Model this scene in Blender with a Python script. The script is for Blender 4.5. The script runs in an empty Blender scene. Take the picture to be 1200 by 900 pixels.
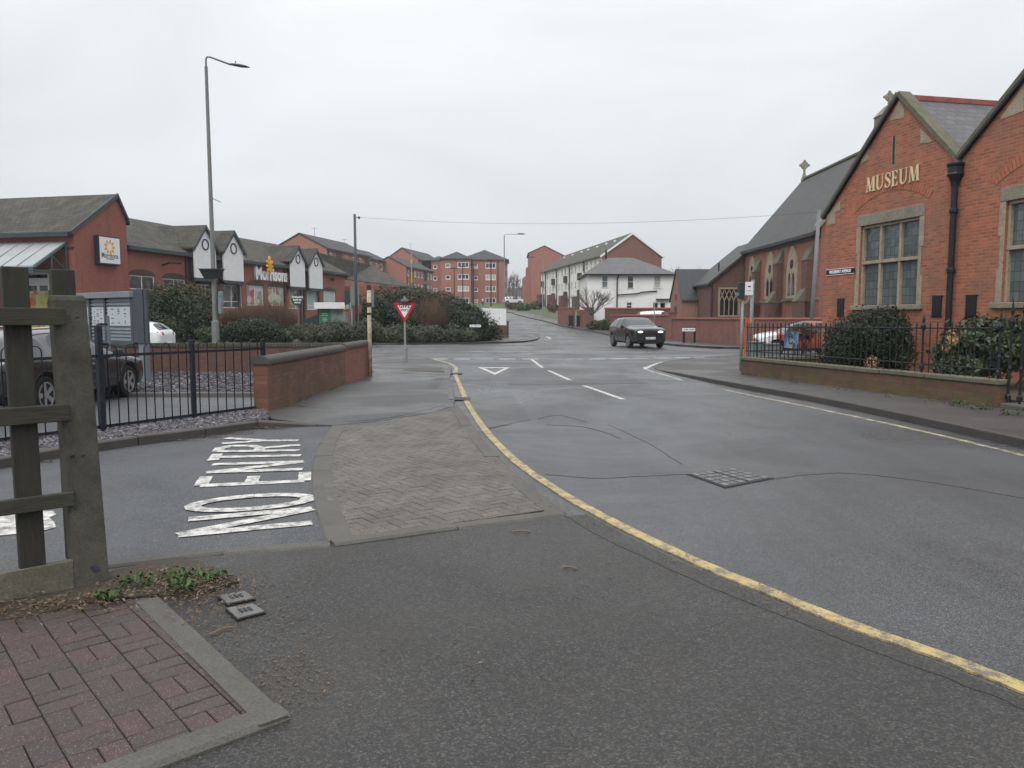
import bpy, bmesh, math, random
import numpy as np
from mathutils import Vector, Matrix
random.seed(7)
SC = bpy.context.scene
COL = SC.collection
PI = math.pi
# ------------------------------------------------------------------ camera maths (site survey from the photograph)
FPX = 900.0; TH = math.atan(79/900); EYE = 1.65
def ray(u, v):
    return (u-600, FPX*math.cos(TH)+(450-v)*math.sin(TH), -FPX*math.sin(TH)+(450-v)*math.cos(TH))
def zt(y):
    if y < 52: return 0.0
    if y < 68: return .04*(y-52)**2/32
    return .04*(min(y, 270)-60)
def G(u, v, z=0.0):
    d = ray(u, v); t = (z-EYE)/d[2]
    return (d[0]*t, d[1]*t)
def GT(u, v):
    d = ray(u, v); lo, hi = 1.0, 400.0
    for _ in range(60):
        m = (lo+hi)/2; z = EYE+d[2]*m/d[1]
        if z > zt(m): lo = m
        else: hi = m
    return (d[0]*lo/d[1], lo)
def W(u, v, Y):
    d = ray(u, v); t = Y/d[1]
    return Vector((d[0]*t, Y, EYE+d[2]*t))
# ------------------------------------------------------------------ scene graph helpers
WL = {}
def tag(o, label=None, cat=None, group=None, kind=None):
    if label: o['label'] = label
    if cat: o['category'] = cat
    if group: o['group'] = group
    if kind: o['kind'] = kind
    return o
def T(name, label, cat, loc=(0, 0, 0), group=None, rz=0.0):
    o = bpy.data.objects.new(name, None); COL.objects.link(o)
    o.location = loc; o.rotation_euler = (0, 0, rz); o.empty_display_size = .2
    WL[o.name] = Vector(loc)
    return tag(o, label, cat, group)
def wloc(p):
    return WL.get(p.name, Vector((0, 0, 0)))
def copy_tree(o, parent=None):
    c = o.copy(); COL.objects.link(c); c.parent = parent
    for ch in o.children: copy_tree(ch, c)
    return c
def uvs(me):
    n = len(me.loops)
    if n == 0: return
    uv = me.uv_layers.new(name='uv')
    co = np.empty(len(me.vertices)*3, np.float32); me.vertices.foreach_get('co', co); co = co.reshape(-1, 3)
    li = np.empty(n, np.int32); me.loops.foreach_get('vertex_index', li)
    lt = np.empty(len(me.polygons), np.int32); me.polygons.foreach_get('loop_total', lt)
    nr = np.empty(len(me.polygons)*3, np.float32); me.polygons.foreach_get('normal', nr); nr = nr.reshape(-1, 3)
    N = np.repeat(nr, lt, axis=0); P = co[li]
    h = np.hypot(N[:, 0], N[:, 1]); flat = h < .05
    hs = np.where(h < 1e-6, 1, h)
    tx = np.where(flat, 1, -N[:, 1]/hs); ty = np.where(flat, 0, N[:, 0]/hs)
    t3 = np.stack([tx, ty, np.zeros_like(tx)], 1)
    b3 = np.cross(N, t3)
    out = np.stack([(P*t3).sum(1), (P*b3).sum(1)], 1).astype(np.float32)
    uv.data.foreach_set('uv', out.ravel())
class MB:
    def __init__(s): s.v = []; s.f = []; s.m = []
    def add(s, vs, fs, m=0):
        b = len(s.v); s.v += [tuple(p) for p in vs]
        for f in fs: s.f.append([b+i for i in f]); s.m.append(m)
        return s
    def poly(s, pts, m=0): return s.add(pts, [list(range(len(pts)))], m)
    def extrude(s, pts, vec, m=0):
        vec = Vector(vec); n = len(pts); A = [Vector(p) for p in pts]; B = [p+vec for p in A]
        fs = [list(range(n))[::-1], [n+i for i in range(n)]]
        for i in range(n): j = (i+1) % n; fs.append([i, j, n+j, n+i])
        return s.add(A+B, fs, m)
    def box(s, x0, x1, y0, y1, z0, z1, m=0):
        vs = [(x0,y0,z0),(x1,y0,z0),(x1,y1,z0),(x0,y1,z0),(x0,y0,z1),(x1,y0,z1),(x1,y1,z1),(x0,y1,z1)]
        return s.add(vs, [(3,2,1,0),(4,5,6,7),(0,1,5,4),(1,2,6,5),(2,3,7,6),(3,0,4,7)], m)
    def fbox(s, F, s0, s1, n0, n1, z0, z1, m=0):
        vs = [F.pt(s0,n1,z0),F.pt(s1,n1,z0),F.pt(s1,n0,z0),F.pt(s0,n0,z0),F.pt(s0,n1,z1),F.pt(s1,n1,z1),F.pt(s1,n0,z1),F.pt(s0,n0,z1)]
        return s.add(vs, [(3,2,1,0),(4,5,6,7),(0,1,5,4),(1,2,6,5),(2,3,7,6),(3,0,4,7)], m)
    def fprism(s, F, pts, n0, n1, m=0):      # polygon (s,z) on a facade, extruded from n0 out to n1
        A = [F.pt(a, n0, z) for a, z in pts]
        return s.extrude(A, (F.n[0]*(n1-n0), F.n[1]*(n1-n0), 0), m)
    def tube(s, pts, r, k=8, m=0, cap=True):
        pts = [Vector(p) for p in pts]; n = len(pts)
        rs = r if isinstance(r, (list, tuple)) else [r]*n
        rings = []; up = None
        for i, p in enumerate(pts):
            d = (pts[min(i+1, n-1)]-pts[max(i-1, 0)])
            if d.length < 1e-9: d = Vector((0, 0, 1))
            d.normalize()
            if up is None:
                a = Vector((1, 0, 0)) if abs(d.x) < .8 else Vector((0, 1, 0))
                up = d.cross(a).normalized()
            up = (up-d*up.dot(d))
            up = up.normalized() if up.length > 1e-6 else d.orthogonal().normalized()
            w = d.cross(up)
            rings.append([p+(up*math.cos(2*PI*q/k)+w*math.sin(2*PI*q/k))*rs[i] for q in range(k)])
        vs = [p for R in rings for p in R]; fs = []
        for i in range(n-1):
            for q in range(k):
                a = i*k+q; b = i*k+(q+1) % k
                fs.append((a, b, b+k, a+k))
        if cap: fs.append(list(range(k))[::-1]); fs.append([(n-1)*k+q for q in range(k)])
        return s.add(vs, fs, m)
    def lathe(s, c, prof, k=16, m=0, axis='z'):   # prof = [(r,h)]
        c = Vector(c); vs = []; fs = []
        for r, h in prof:
            for q in range(k):
                a = 2*PI*q/k; x, y = r*math.cos(a), r*math.sin(a)
                p = {'z': (x, y, h), 'y': (x, h, y), 'x': (h, x, y)}[axis]
                vs.append(c+Vector(p))
        for i in range(len(prof)-1):
            for q in range(k):
                a = i*k+q; b = i*k+(q+1) % k; fs.append((a, b, b+k, a+k))
        fs.append(list(range(k))[::-1]); fs.append([(len(prof)-1)*k+q for q in range(k)])
        return s.add(vs, fs, m)
    def wall(s, F, s0, s1, z0, z1, holes=(), depth=.12, m=0, n=0.0):
        xs = sorted({s0, s1, *[h[0] for h in holes], *[h[1] for h in holes]})
        zs = sorted({z0, z1, *[h[2] for h in holes], *[h[3] for h in holes]})
        xs = [x for x in xs if s0 <= x <= s1]; zs = [z for z in zs if z0 <= z <= z1]
        for i in range(len(xs)-1):
            for j in range(len(zs)-1):
                cx, cz = (xs[i]+xs[i+1])/2, (zs[j]+zs[j+1])/2
                if any(h[0] < cx < h[1] and h[2] < cz < h[3] for h in holes): continue
                s.poly([F.pt(xs[i],n,zs[j]),F.pt(xs[i+1],n,zs[j]),F.pt(xs[i+1],n,zs[j+1]),F.pt(xs[i],n,zs[j+1])], m)
        for a, b, c, d in holes:
            q = n-depth
            s.poly([F.pt(a,n,c),F.pt(a,n,d),F.pt(a,q,d),F.pt(a,q,c)], m)
            s.poly([F.pt(b,n,d),F.pt(b,n,c),F.pt(b,q,c),F.pt(b,q,d)], m)
            s.poly([F.pt(a,n,d),F.pt(b,n,d),F.pt(b,q,d),F.pt(a,q,d)], m)
            s.poly([F.pt(b,n,c),F.pt(a,n,c),F.pt(a,q,c),F.pt(b,q,c)], m)
        return s
    def pieces(s):
        n = len(s.v); par = list(range(n))
        def find(a):
            while par[a] != a: par[a] = par[par[a]]; a = par[a]
            return a
        for f in s.f:
            r = find(f[0])
            for i in f[1:]: par[find(i)] = r
        isl = {}
        for i in range(n): isl.setdefault(find(i), []).append(i)
        keys = list(isl); k = len(keys)
        if k < 2 or k > 160: return None
        bb = []
        for q in keys:
            P = [s.v[i] for i in isl[q]]; bb.append(([min(p[a] for p in P) for a in range(3)], [max(p[a] for p in P) for a in range(3)]))
        size = [max(h[a]-l[a] for a in range(3)) for l, h in bb]; g = list(range(k))
        def fg(a):
            while g[a] != a: a = g[a]
            return a
        for i in range(k):
            for j in range(i+1, k):
                d = math.sqrt(sum(max(0, bb[i][0][a]-bb[j][1][a], bb[j][0][a]-bb[i][1][a])**2 for a in range(3)))
                if d <= max(.019, .49*max(size[i], size[j])): g[fg(i)] = fg(j)
        grp = {}
        for i in range(k): grp.setdefault(fg(i), []).append(keys[i])
        if len(grp) < 2: return None
        root = {q: gi for gi, qs in enumerate(grp.values()) for q in qs}
        out = [MB() for _ in grp]; maps = [{} for _ in grp]
        for f, m in zip(s.f, s.m):
            o = root[find(f[0])]; mp = maps[o]; ff = []
            for i in f:
                if i not in mp: mp[i] = len(out[o].v); out[o].v.append(s.v[i])
                ff.append(mp[i])
            out[o].f.append(ff); out[o].m.append(m)
        return out
    def build(s, name, mats, parent=None, smooth=False, weld=False, fix=True, bevel=0):
        if parent and not any(w in name for w in ('lettering', 'foliage', 'stem', 'crown', 'wall', 'emblem', 'block')):
            ps = s.pieces()
            if ps:
                obs = [p.build(name, mats, parent, smooth, weld, fix, bevel) for p in ps]
                return obs[0]
        me = bpy.data.meshes.new(name)
        o_ = wloc(parent) if parent else Vector((0, 0, 0))
        me.from_pydata([(p[0]-o_.x, p[1]-o_.y, p[2]-o_.z) for p in s.v], [], s.f)
        for mt in (mats if isinstance(mats, (list, tuple)) else [mats]): me.materials.append(mt)
        me.polygons.foreach_set('material_index', s.m)
        if weld or fix or bevel:
            bm = bmesh.new(); bm.from_mesh(me)
            if weld: bmesh.ops.remove_doubles(bm, verts=bm.verts, dist=1e-4)
            if fix: bmesh.ops.recalc_face_normals(bm, faces=bm.faces)
            if bevel:
                es = [e for e in bm.edges if len(e.link_faces) == 2 and e.calc_face_angle(0) > .6]
                bmesh.ops.bevel(bm, geom=es, offset=bevel, segments=2, profile=.5, affect='EDGES')
            bm.to_mesh(me); bm.free()
        if smooth: me.polygons.foreach_set('use_smooth', [True]*len(me.polygons))
        me.update(); uvs(me)
        ob = bpy.data.objects.new(name, me); COL.objects.link(ob)
        if parent: ob.parent = parent; WL[ob.name] = o_
        return ob
class Fac:
    """a vertical facade plane: s runs to the right as seen from outside, n outward, z up"""
    def __init__(s, p0, p1=None, d=None):
        s.p = Vector((p0[0], p0[1]))
        dd = Vector((p1[0]-p0[0], p1[1]-p0[1])) if p1 is not None else Vector(d)
        s.len = dd.length; s.d = dd.normalized(); s.n = Vector((s.d.y, -s.d.x)); s.ang = math.atan2(s.d.y, s.d.x)
    def pt(s, a, n, z): return Vector((s.p.x+s.d.x*a+s.n.x*n, s.p.y+s.d.y*a+s.n.y*n, z))
    def px(s, u, v, n=0.0):
        r = ray(u, v); q = s.p+s.n*n
        t = (q.dot(s.n))/(r[0]*s.n.x+r[1]*s.n.y)
        P = Vector((r[0]*t, r[1]*t)); return ((P-s.p).dot(s.d), EYE+r[2]*t)
def structure(o): o['kind'] = 'structure'; return o
def text_mesh(txt, size, extrude=.01, bold=0.0, spacing=1.0, align='CENTER'):
    cu = bpy.data.curves.new('lettering', 'FONT'); cu.body = txt; cu.size = size; cu.extrude = extrude
    cu.offset = bold; cu.space_character = spacing; cu.align_x = align; cu.align_y = 'CENTER'; cu.resolution_u = 3
    ob = bpy.data.objects.new('lettering', cu); COL.objects.link(ob)
    dg = bpy.context.evaluated_depsgraph_get()
    me = bpy.data.meshes.new_from_object(ob.evaluated_get(dg))
    bpy.data.objects.remove(ob); bpy.data.curves.remove(cu)
    return me
def place_text(name, txt, size, F, s, z, n, mat, parent, extrude=.01, bold=0.0, spacing=1.0, sx=1.0):
    me = text_mesh(txt, size, extrude, bold, spacing)
    M = Matrix(((F.d.x, 0, F.n.x, 0), (F.d.y, 0, F.n.y, 0), (0, 1, 0, 0), (0, 0, 0, 1)))
    me.transform(M @ Matrix.Scale(sx, 4, (1, 0, 0)))
    P = F.pt(s, n, z)-wloc(parent) if parent else F.pt(s, n, z)
    me.transform(Matrix.Translation(P)); me.materials.clear(); me.materials.append(mat)
    o = bpy.data.objects.new(name, me); COL.objects.link(o)
    if parent: o.parent = parent
    return o
def finalize_sky():
    pass
# ------------------------------------------------------------------ materials
MATS = {}
def newmat(name):
    m = bpy.data.materials.new(name); m.use_nodes = True
    nt = m.node_tree; b = nt.nodes['Principled BSDF']; MATS[name] = m
    return m, nt, b
def N(nt, t, **kw):
    n = nt.nodes.new(t)
    for k, v in kw.items():
        if k in n.inputs: n.inputs[k].default_value = v
        else: setattr(n, k, v)
    return n
def L(nt, a, b): nt.links.new(a, b)
def c4(c): return (c[0], c[1], c[2], 1)
def ramp(nt, src, stops, interp='LINEAR'):
    r = nt.nodes.new('ShaderNodeValToRGB'); r.color_ramp.interpolation = interp
    e = r.color_ramp.elements
    while len(e) < len(stops): e.new(.5)
    for i, (p, c) in enumerate(stops):
        e[i].position = p; e[i].color = c4(c) if hasattr(c, '__len__') else (c, c, c, 1)
    L(nt, src, r.inputs[0]); return r.outputs[0]
def mix(nt, fac, a, b, mode='MIX'):
    m = nt.nodes.new('ShaderNodeMix'); m.data_type = 'RGBA'; m.blend_type = mode
    for i, sock, v in ((0, m.inputs[0], fac), (1, m.inputs[6], a), (2, m.inputs[7], b)):
        if hasattr(v, 'is_output'): L(nt, v, sock)
        elif hasattr(v, '__len__'): sock.default_value = c4(v)
        else: sock.default_value = v if i == 0 else (v, v, v, 1)
    return m.outputs[2]
def noise(nt, vec, scale, detail=4, rough=.6, dist=0.0):
    n = N(nt, 'ShaderNodeTexNoise'); n.inputs['Scale'].default_value = scale
    n.inputs['Detail'].default_value = detail; n.inputs['Roughness'].default_value = rough; n.inputs['Distortion'].default_value = dist
    if vec: L(nt, vec, n.inputs['Vector'])
    return n.outputs['Fac']
def vor(nt, vec, scale, feat='F1', out='Distance'):
    n = N(nt, 'ShaderNodeTexVoronoi', feature=feat); n.inputs['Scale'].default_value = scale
    L(nt, vec, n.inputs['Vector']); return n.outputs[out]
def objco(nt):
    return N(nt, 'ShaderNodeTexCoord').outputs['Object']
def uvco(nt):
    return N(nt, 'ShaderNodeUVMap').outputs[0]
def geopos(nt):
    return N(nt, 'ShaderNodeNewGeometry').outputs['Position']
def bump(nt, b, h, strength=.3, dist=.01):
    n = N(nt, 'ShaderNodeBump'); n.inputs['Strength'].default_value = strength; n.inputs['Distance'].default_value = dist
    L(nt, h, n.inputs['Height']); L(nt, n.outputs[0], b.inputs['Normal'])
def plain(name, col, rough=.6, var=.15, metal=0.0, scale=3.0, spec=.28, emit=None):
    m, nt, b = newmat(name)
    p = geopos(nt); f = noise(nt, p, scale, 5)
    c = ramp(nt, f, [(.3, [x*(1-var) for x in col]), (.7, [min(1, x*(1+var)) for x in col])])
    L(nt, c, b.inputs['Base Color']); b.inputs['Roughness'].default_value = rough; b.inputs['Metallic'].default_value = metal
    b.inputs['Specular IOR Level'].default_value = spec
    if emit:
        b.inputs['Emission Color'].default_value = c4(emit[0]); b.inputs['Emission Strength'].default_value = emit[1]
    return m
def brick(name, c1, c2, mortar, dirt=(.10, .08, .05), dirt_amt=.45, bw=.225, rh=.075, ms=.009, bumpy=.5, moss=None, streak=.45):
    m, nt, b = newmat(name)
    uv = uvco(nt); p = geopos(nt)
    t = N(nt, 'ShaderNodeTexBrick'); t.offset = .5
    t.inputs['Color1'].default_value = c4(c1); t.inputs['Color2'].default_value = c4(c2); t.inputs['Mortar'].default_value = c4(mortar)
    t.inputs['Scale'].default_value = 1.0; t.inputs['Brick Width'].default_value = bw; t.inputs['Row Height'].default_value = rh
    t.inputs['Mortar Size'].default_value = ms; t.inputs['Mortar Smooth'].default_value = .2; t.inputs['Bias'].default_value = 0
    L(nt, uv, t.inputs['Vector'])
    # per-brick tone and weathering
    n1 = noise(nt, p, 1.1, 6, .65); n2 = noise(nt, p, 9, 3)
    col = mix(nt, ramp(nt, n2, [(.35, 0), (.7, .5)]), t.outputs['Color'], mix(nt, .5, t.outputs['Color'], (c1[0]*.45, c1[1]*.5, c1[2]*.6)))
    mort_d = mix(nt, ramp(nt, n1, [(.45, 0), (.72, dirt_amt)]), col, dirt)
    mps = N(nt, 'ShaderNodeMapping'); mps.inputs['Scale'].default_value = (2.6, 2.6, .22); L(nt, p, mps.inputs['Vector'])
    st = noise(nt, mps.outputs[0], 1.6, 6, .7)
    out = mix(nt, ramp(nt, st, [(.47, 0), (.72, streak)]), mort_d, [x*.8 for x in dirt])
    if moss:
        sx = N(nt, 'ShaderNodeSeparateXYZ'); L(nt, p, sx.inputs[0])
        mr = N(nt, 'ShaderNodeMapRange'); mr.inputs['From Min'].default_value = moss[1]; mr.inputs['From Max'].default_value = moss[2]
        mr.inputs['To Min'].default_value = .9; mr.inputs['To Max'].default_value = 0; L(nt, sx.outputs[2], mr.inputs['Value'])
        mm = N(nt, 'ShaderNodeMath', operation='MULTIPLY'); L(nt, mr.outputs[0], mm.inputs[0])
        L(nt, ramp(nt, noise(nt, p, 3.5, 5, .7), [(.38, 0), (.62, 1)]), mm.inputs[1])
        out = mix(nt, mm.outputs[0], out, moss[0])
    L(nt, out, b.inputs['Base Color']); b.inputs['Roughness'].default_value = .85
    inv = N(nt, 'ShaderNodeMath', operation='SUBTRACT'); inv.inputs[0].default_value = 1; L(nt, t.outputs['Fac'], inv.inputs[1])
    ad = N(nt, 'ShaderNodeMath', operation='MULTIPLY_ADD'); L(nt, n2, ad.inputs[0]); ad.inputs[1].default_value = .6; L(nt, inv.outputs[0], ad.inputs[2])
    bump(nt, b, ad.outputs[0], bumpy, .012)
    return m
def tiles(name, c1, c2, lichen=None, lich_amt=.3, bw=.25, rh=.2, rough=.7, ms=.012):
    m, nt, b = newmat(name)
    uv = uvco(nt); p = geopos(nt)
    t = N(nt, 'ShaderNodeTexBrick'); t.offset = .5
    t.inputs['Color1'].default_value = c4(c1); t.inputs['Color2'].default_value = c4(c2)
    t.inputs['Mortar'].default_value = c4([x*.45 for x in c1]); t.inputs['Scale'].default_value = 1
    t.inputs['Brick Width'].default_value = bw; t.inputs['Row Height'].default_value = rh; t.inputs['Mortar Size'].default_value = ms
    L(nt, uv, t.inputs['Vector'])
    col = t.outputs['Color']
    n2 = noise(nt, p, 2.2, 6, .7)
    col = mix(nt, ramp(nt, n2, [(.35, 0), (.7, .45)]), col, [x*.55 for x in c1])
    if lichen:
        col = mix(nt, ramp(nt, noise(nt, p, 1.3, 8, .75), [(.45, 0), (.68, lich_amt)]), col, lichen)
    L(nt, col, b.inputs['Base Color']); b.inputs['Roughness'].default_value = rough
    inv = N(nt, 'ShaderNodeMath', operation='SUBTRACT'); inv.inputs[0].default_value = 1; L(nt, t.outputs['Fac'], inv.inputs[1])
    bump(nt, b, inv.outputs[0], .6, .02)
    return m
def asphalt(name, dark, light, rough=(.35, .65), grain=85, wet=.3, patch=.25, bumps=.5, brown=None, spec=.5, lane=0.0):
    m, nt, b = newmat(name)
    p = geopos(nt)
    g = vor(nt, p, grain, out='Color'); sp = N(nt, 'ShaderNodeSeparateColor'); L(nt, g, sp.inputs[0])
    gd = vor(nt, p, grain)
    big = noise(nt, p, .22, 7, .62, .6); mid = noise(nt, p, 1.4, 6, .7)
    base = ramp(nt, sp.outputs[0], [(0, [x*.55 for x in dark]), (.6, dark), (.93, light), (1, [min(1, x*1.45) for x in light])])
    col = mix(nt, ramp(nt, big, [(.3, 0), (.7, 1)]), mix(nt, 1, base, (1-patch, 1-patch, 1-patch), 'MULTIPLY'), mix(nt, 1, base, (1+patch, 1+patch, 1+patch), 'MULTIPLY'))
    col = mix(nt, ramp(nt, mid, [(.3, 0), (.75, .55)]), col, mix(nt, 1, col, (.62, .62, .64), 'MULTIPLY'))
    if lane:
        ml = N(nt, 'ShaderNodeMapping'); ml.inputs['Rotation'].default_value = (0, 0, -.12); ml.inputs['Scale'].default_value = (1.5, .10, 1); L(nt, p, ml.inputs['Vector'])
        ln = noise(nt, ml.outputs[0], 1.0, 5, .6, .4)
        col = mix(nt, ramp(nt, ln, [(.40, 0), (.62, lane)]), col, mix(nt, 1, col, (1.45, 1.45, 1.46), 'MULTIPLY'))
        oil = noise(nt, p, .9, 3, .5); col = mix(nt, ramp(nt, oil, [(.64, 0), (.72, .5)]), col, mix(nt, 1, col, (.55, .55, .56), 'MULTIPLY'))
    if brown:
        col = mix(nt, ramp(nt, noise(nt, p, .55, 6, .7, 1.0), [(.48, 0), (.7, .55)]), col, brown)
    L(nt, col, b.inputs['Base Color'])
    w = noise(nt, p, .35, 6, .6, .8)
    L(nt, ramp(nt, w, [(.36, rough[0]), (.36+wet, rough[1])]), b.inputs['Roughness'])
    b.inputs['Specular IOR Level'].default_value = spec
    s = N(nt, 'ShaderNodeMath', operation='ADD'); L(nt, gd, s.inputs[0]); L(nt, mid, s.inputs[1])
    bump(nt, b, s.outputs[0], bumps, .006)
    return m
def leafmat(name, cols, rough=.5, trans=.15):
    m, nt, b = newmat(name)
    r = N(nt, 'ShaderNodeNewGeometry').outputs['Random Per Island']
    n = len(cols)
    col = ramp(nt, r, [(i/(n-1), c) for i, c in enumerate(cols)])
    L(nt, col, b.inputs['Base Color']); b.inputs['Roughness'].default_value = rough
    b.inputs['Specular IOR Level'].default_value = .25
    b.inputs['Subsurface Weight'].default_value = 0
    return m
def stained(name, col, stain, sc=2.0, amt=.6, rough=.85, fine=60, bumpy=.3, lo=.4, hi=.7, col2=None):
    m, nt, b = newmat(name)
    p = geopos(nt); f = noise(nt, p, sc, 8, .7); g = noise(nt, p, fine, 3)
    base = ramp(nt, g, [(.25, [x*.6 for x in col]), (.75, col2 or [min(1, x*1.35) for x in col])])
    L(nt, mix(nt, ramp(nt, f, [(lo, 0), (hi, amt)]), base, stain), b.inputs['Base Color'])
    b.inputs['Roughness'].default_value = rough; bump(nt, b, g, bumpy, .006); return m
def glass(name, col=(.02, .025, .03), rough=.06, leaded=None):
    m, nt, b = newmat(name)
    p = geopos(nt)
    c = ramp(nt, noise(nt, p, .9, 3), [(.35, [x*.6 for x in col]), (.65, [x*1.6 for x in col])])
    if leaded:
        uv = uvco(nt); t = N(nt, 'ShaderNodeTexBrick'); t.offset = 0
        t.inputs['Scale'].default_value = 1; t.inputs['Brick Width'].default_value = leaded[0]; t.inputs['Row Height'].default_value = leaded[1]
        t.inputs['Mortar Size'].default_value = .008
        t.inputs['Color1'].default_value = c4(col); t.inputs['Color2'].default_value = c4([x*1.6 for x in col]); t.inputs['Mortar'].default_value = (.05, .058, .06, 1)
        L(nt, uv, t.inputs['Vector']); c = t.outputs['Color']
    L(nt, c, b.inputs['Base Color']); b.inputs['Roughness'].default_value = rough; b.inputs['Specular IOR Level'].default_value = .6
    if leaded: bump(nt, b, noise(nt, p, 6, 3), .25, .02)
    return m
def paint(name, col, rough=.25, coat=.6, metal=.0):
    m, nt, b = newmat(name)
    f = noise(nt, geopos(nt), 1.5, 5)
    L(nt, ramp(nt, f, [(.3, [x*.9 for x in col]), (.7, [min(1, x*1.1) for x in col])]), b.inputs['Base Color'])
    b.inputs['Roughness'].default_value = rough; b.inputs['Coat Weight'].default_value = coat; b.inputs['Coat Roughness'].default_value = .05
    b.inputs['Metallic'].default_value = metal
    return m
def wornpaint(name, col, worn, amt=.5, sc=14, rough=.6):
    m, nt, b = newmat(name)
    p = geopos(nt)
    f = noise(nt, p, sc, 8, .75); g = noise(nt, p, 90, 2)
    s = N(nt, 'ShaderNodeMath', operation='MULTIPLY_ADD'); L(nt, g, s.inputs[0]); s.inputs[1].default_value = .35; L(nt, f, s.inputs[2])
    k = ramp(nt, s.outputs[0], [(.62, 0), (.62+.22*(1.2-amt), .95)])
    base = ramp(nt, noise(nt, p, 3, 4), [(.3, [x*.8 for x in col]), (.7, col)])
    L(nt, mix(nt, k, base, worn), b.inputs['Base Color']); b.inputs['Roughness'].default_value = rough
    bump(nt, b, g, .3, .004); return m
def pavers(name, c1, c2, mortar, bw, rh, rot=0.0, ms=.008, speck=True, dirt=(.05, .055, .03), basket=False, dirt_amt=.5):
    m, nt, b = newmat(name)
    p = geopos(nt); mp = N(nt, 'ShaderNodeMapping'); mp.inputs['Rotation'].default_value = (0, 0, rot); L(nt, p, mp.inputs['Vector'])
    t = N(nt, 'ShaderNodeTexBrick'); t.offset = .5
    t.inputs['Color1'].default_value = c4(c1); t.inputs['Color2'].default_value = c4(c2); t.inputs['Mortar'].default_value = c4(mortar)
    t.inputs['Scale'].default_value = 1; t.inputs['Brick Width'].default_value = bw; t.inputs['Row Height'].default_value = rh
    t.inputs['Mortar Size'].default_value = ms; t.inputs['Mortar Smooth'].default_value = .3
    L(nt, mp.outputs[0], t.inputs['Vector'])
    col = t.outputs['Color']; n1 = noise(nt, p, 2.0, 6, .7); n2 = noise(nt, p, 220, 2)
    col = mix(nt, ramp(nt, n2, [(.3, .6), (.5, 0)]), col, [x*.45 for x in c1])
    col = mix(nt, ramp(nt, n2, [(.62, 0), (.75, .75)]), col, [min(1, x*2.6+.03) for x in c1])
    col = mix(nt, ramp(nt, n1, [(.45, 0), (.7, dirt_amt)]), col, dirt)
    L(nt, col, b.inputs['Base Color'])
    L(nt, ramp(nt, n1, [(.35, .55), (.65, .8)]), b.inputs['Roughness'])
    inv = N(nt, 'ShaderNodeMath', operation='SUBTRACT'); inv.inputs[0].default_value = 1; L(nt, t.outputs['Fac'], inv.inputs[1])
    ad = N(nt, 'ShaderNodeMath', operation='MULTIPLY_ADD'); L(nt, n2, ad.inputs[0]); ad.inputs[1].default_value = .5; L(nt, inv.outputs[0], ad.inputs[2])
    bump(nt, b, ad.outputs[0], .6, .008)
    return m
def paver(name, cols):
    m, nt, b = newmat(name)
    p = geopos(nt); r = N(nt, 'ShaderNodeNewGeometry').outputs['Random Per Island']; n = len(cols)
    col = ramp(nt, r, [(i/(n-1), c) for i, c in enumerate(cols)])
    g = vor(nt, p, 260, out='Color'); sp = N(nt, 'ShaderNodeSeparateColor'); L(nt, g, sp.inputs[0])
    k = cols[0]
    col = mix(nt, ramp(nt, sp.outputs[0], [(.0, .55), (.35, 0)]), col, [x*.5 for x in k])
    col = mix(nt, ramp(nt, sp.outputs[1], [(.90, 0), (.97, .8)]), col, [min(1, x*3+.05) for x in k])
    col = mix(nt, ramp(nt, noise(nt, p, 1.6, 7, .72), [(.46, 0), (.68, .7)]), col, (.045, .043, .036))
    L(nt, col, b.inputs['Base Color']); b.inputs['Roughness'].default_value = .75
    bump(nt, b, sp.outputs[0], .45, .003); return m
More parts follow.
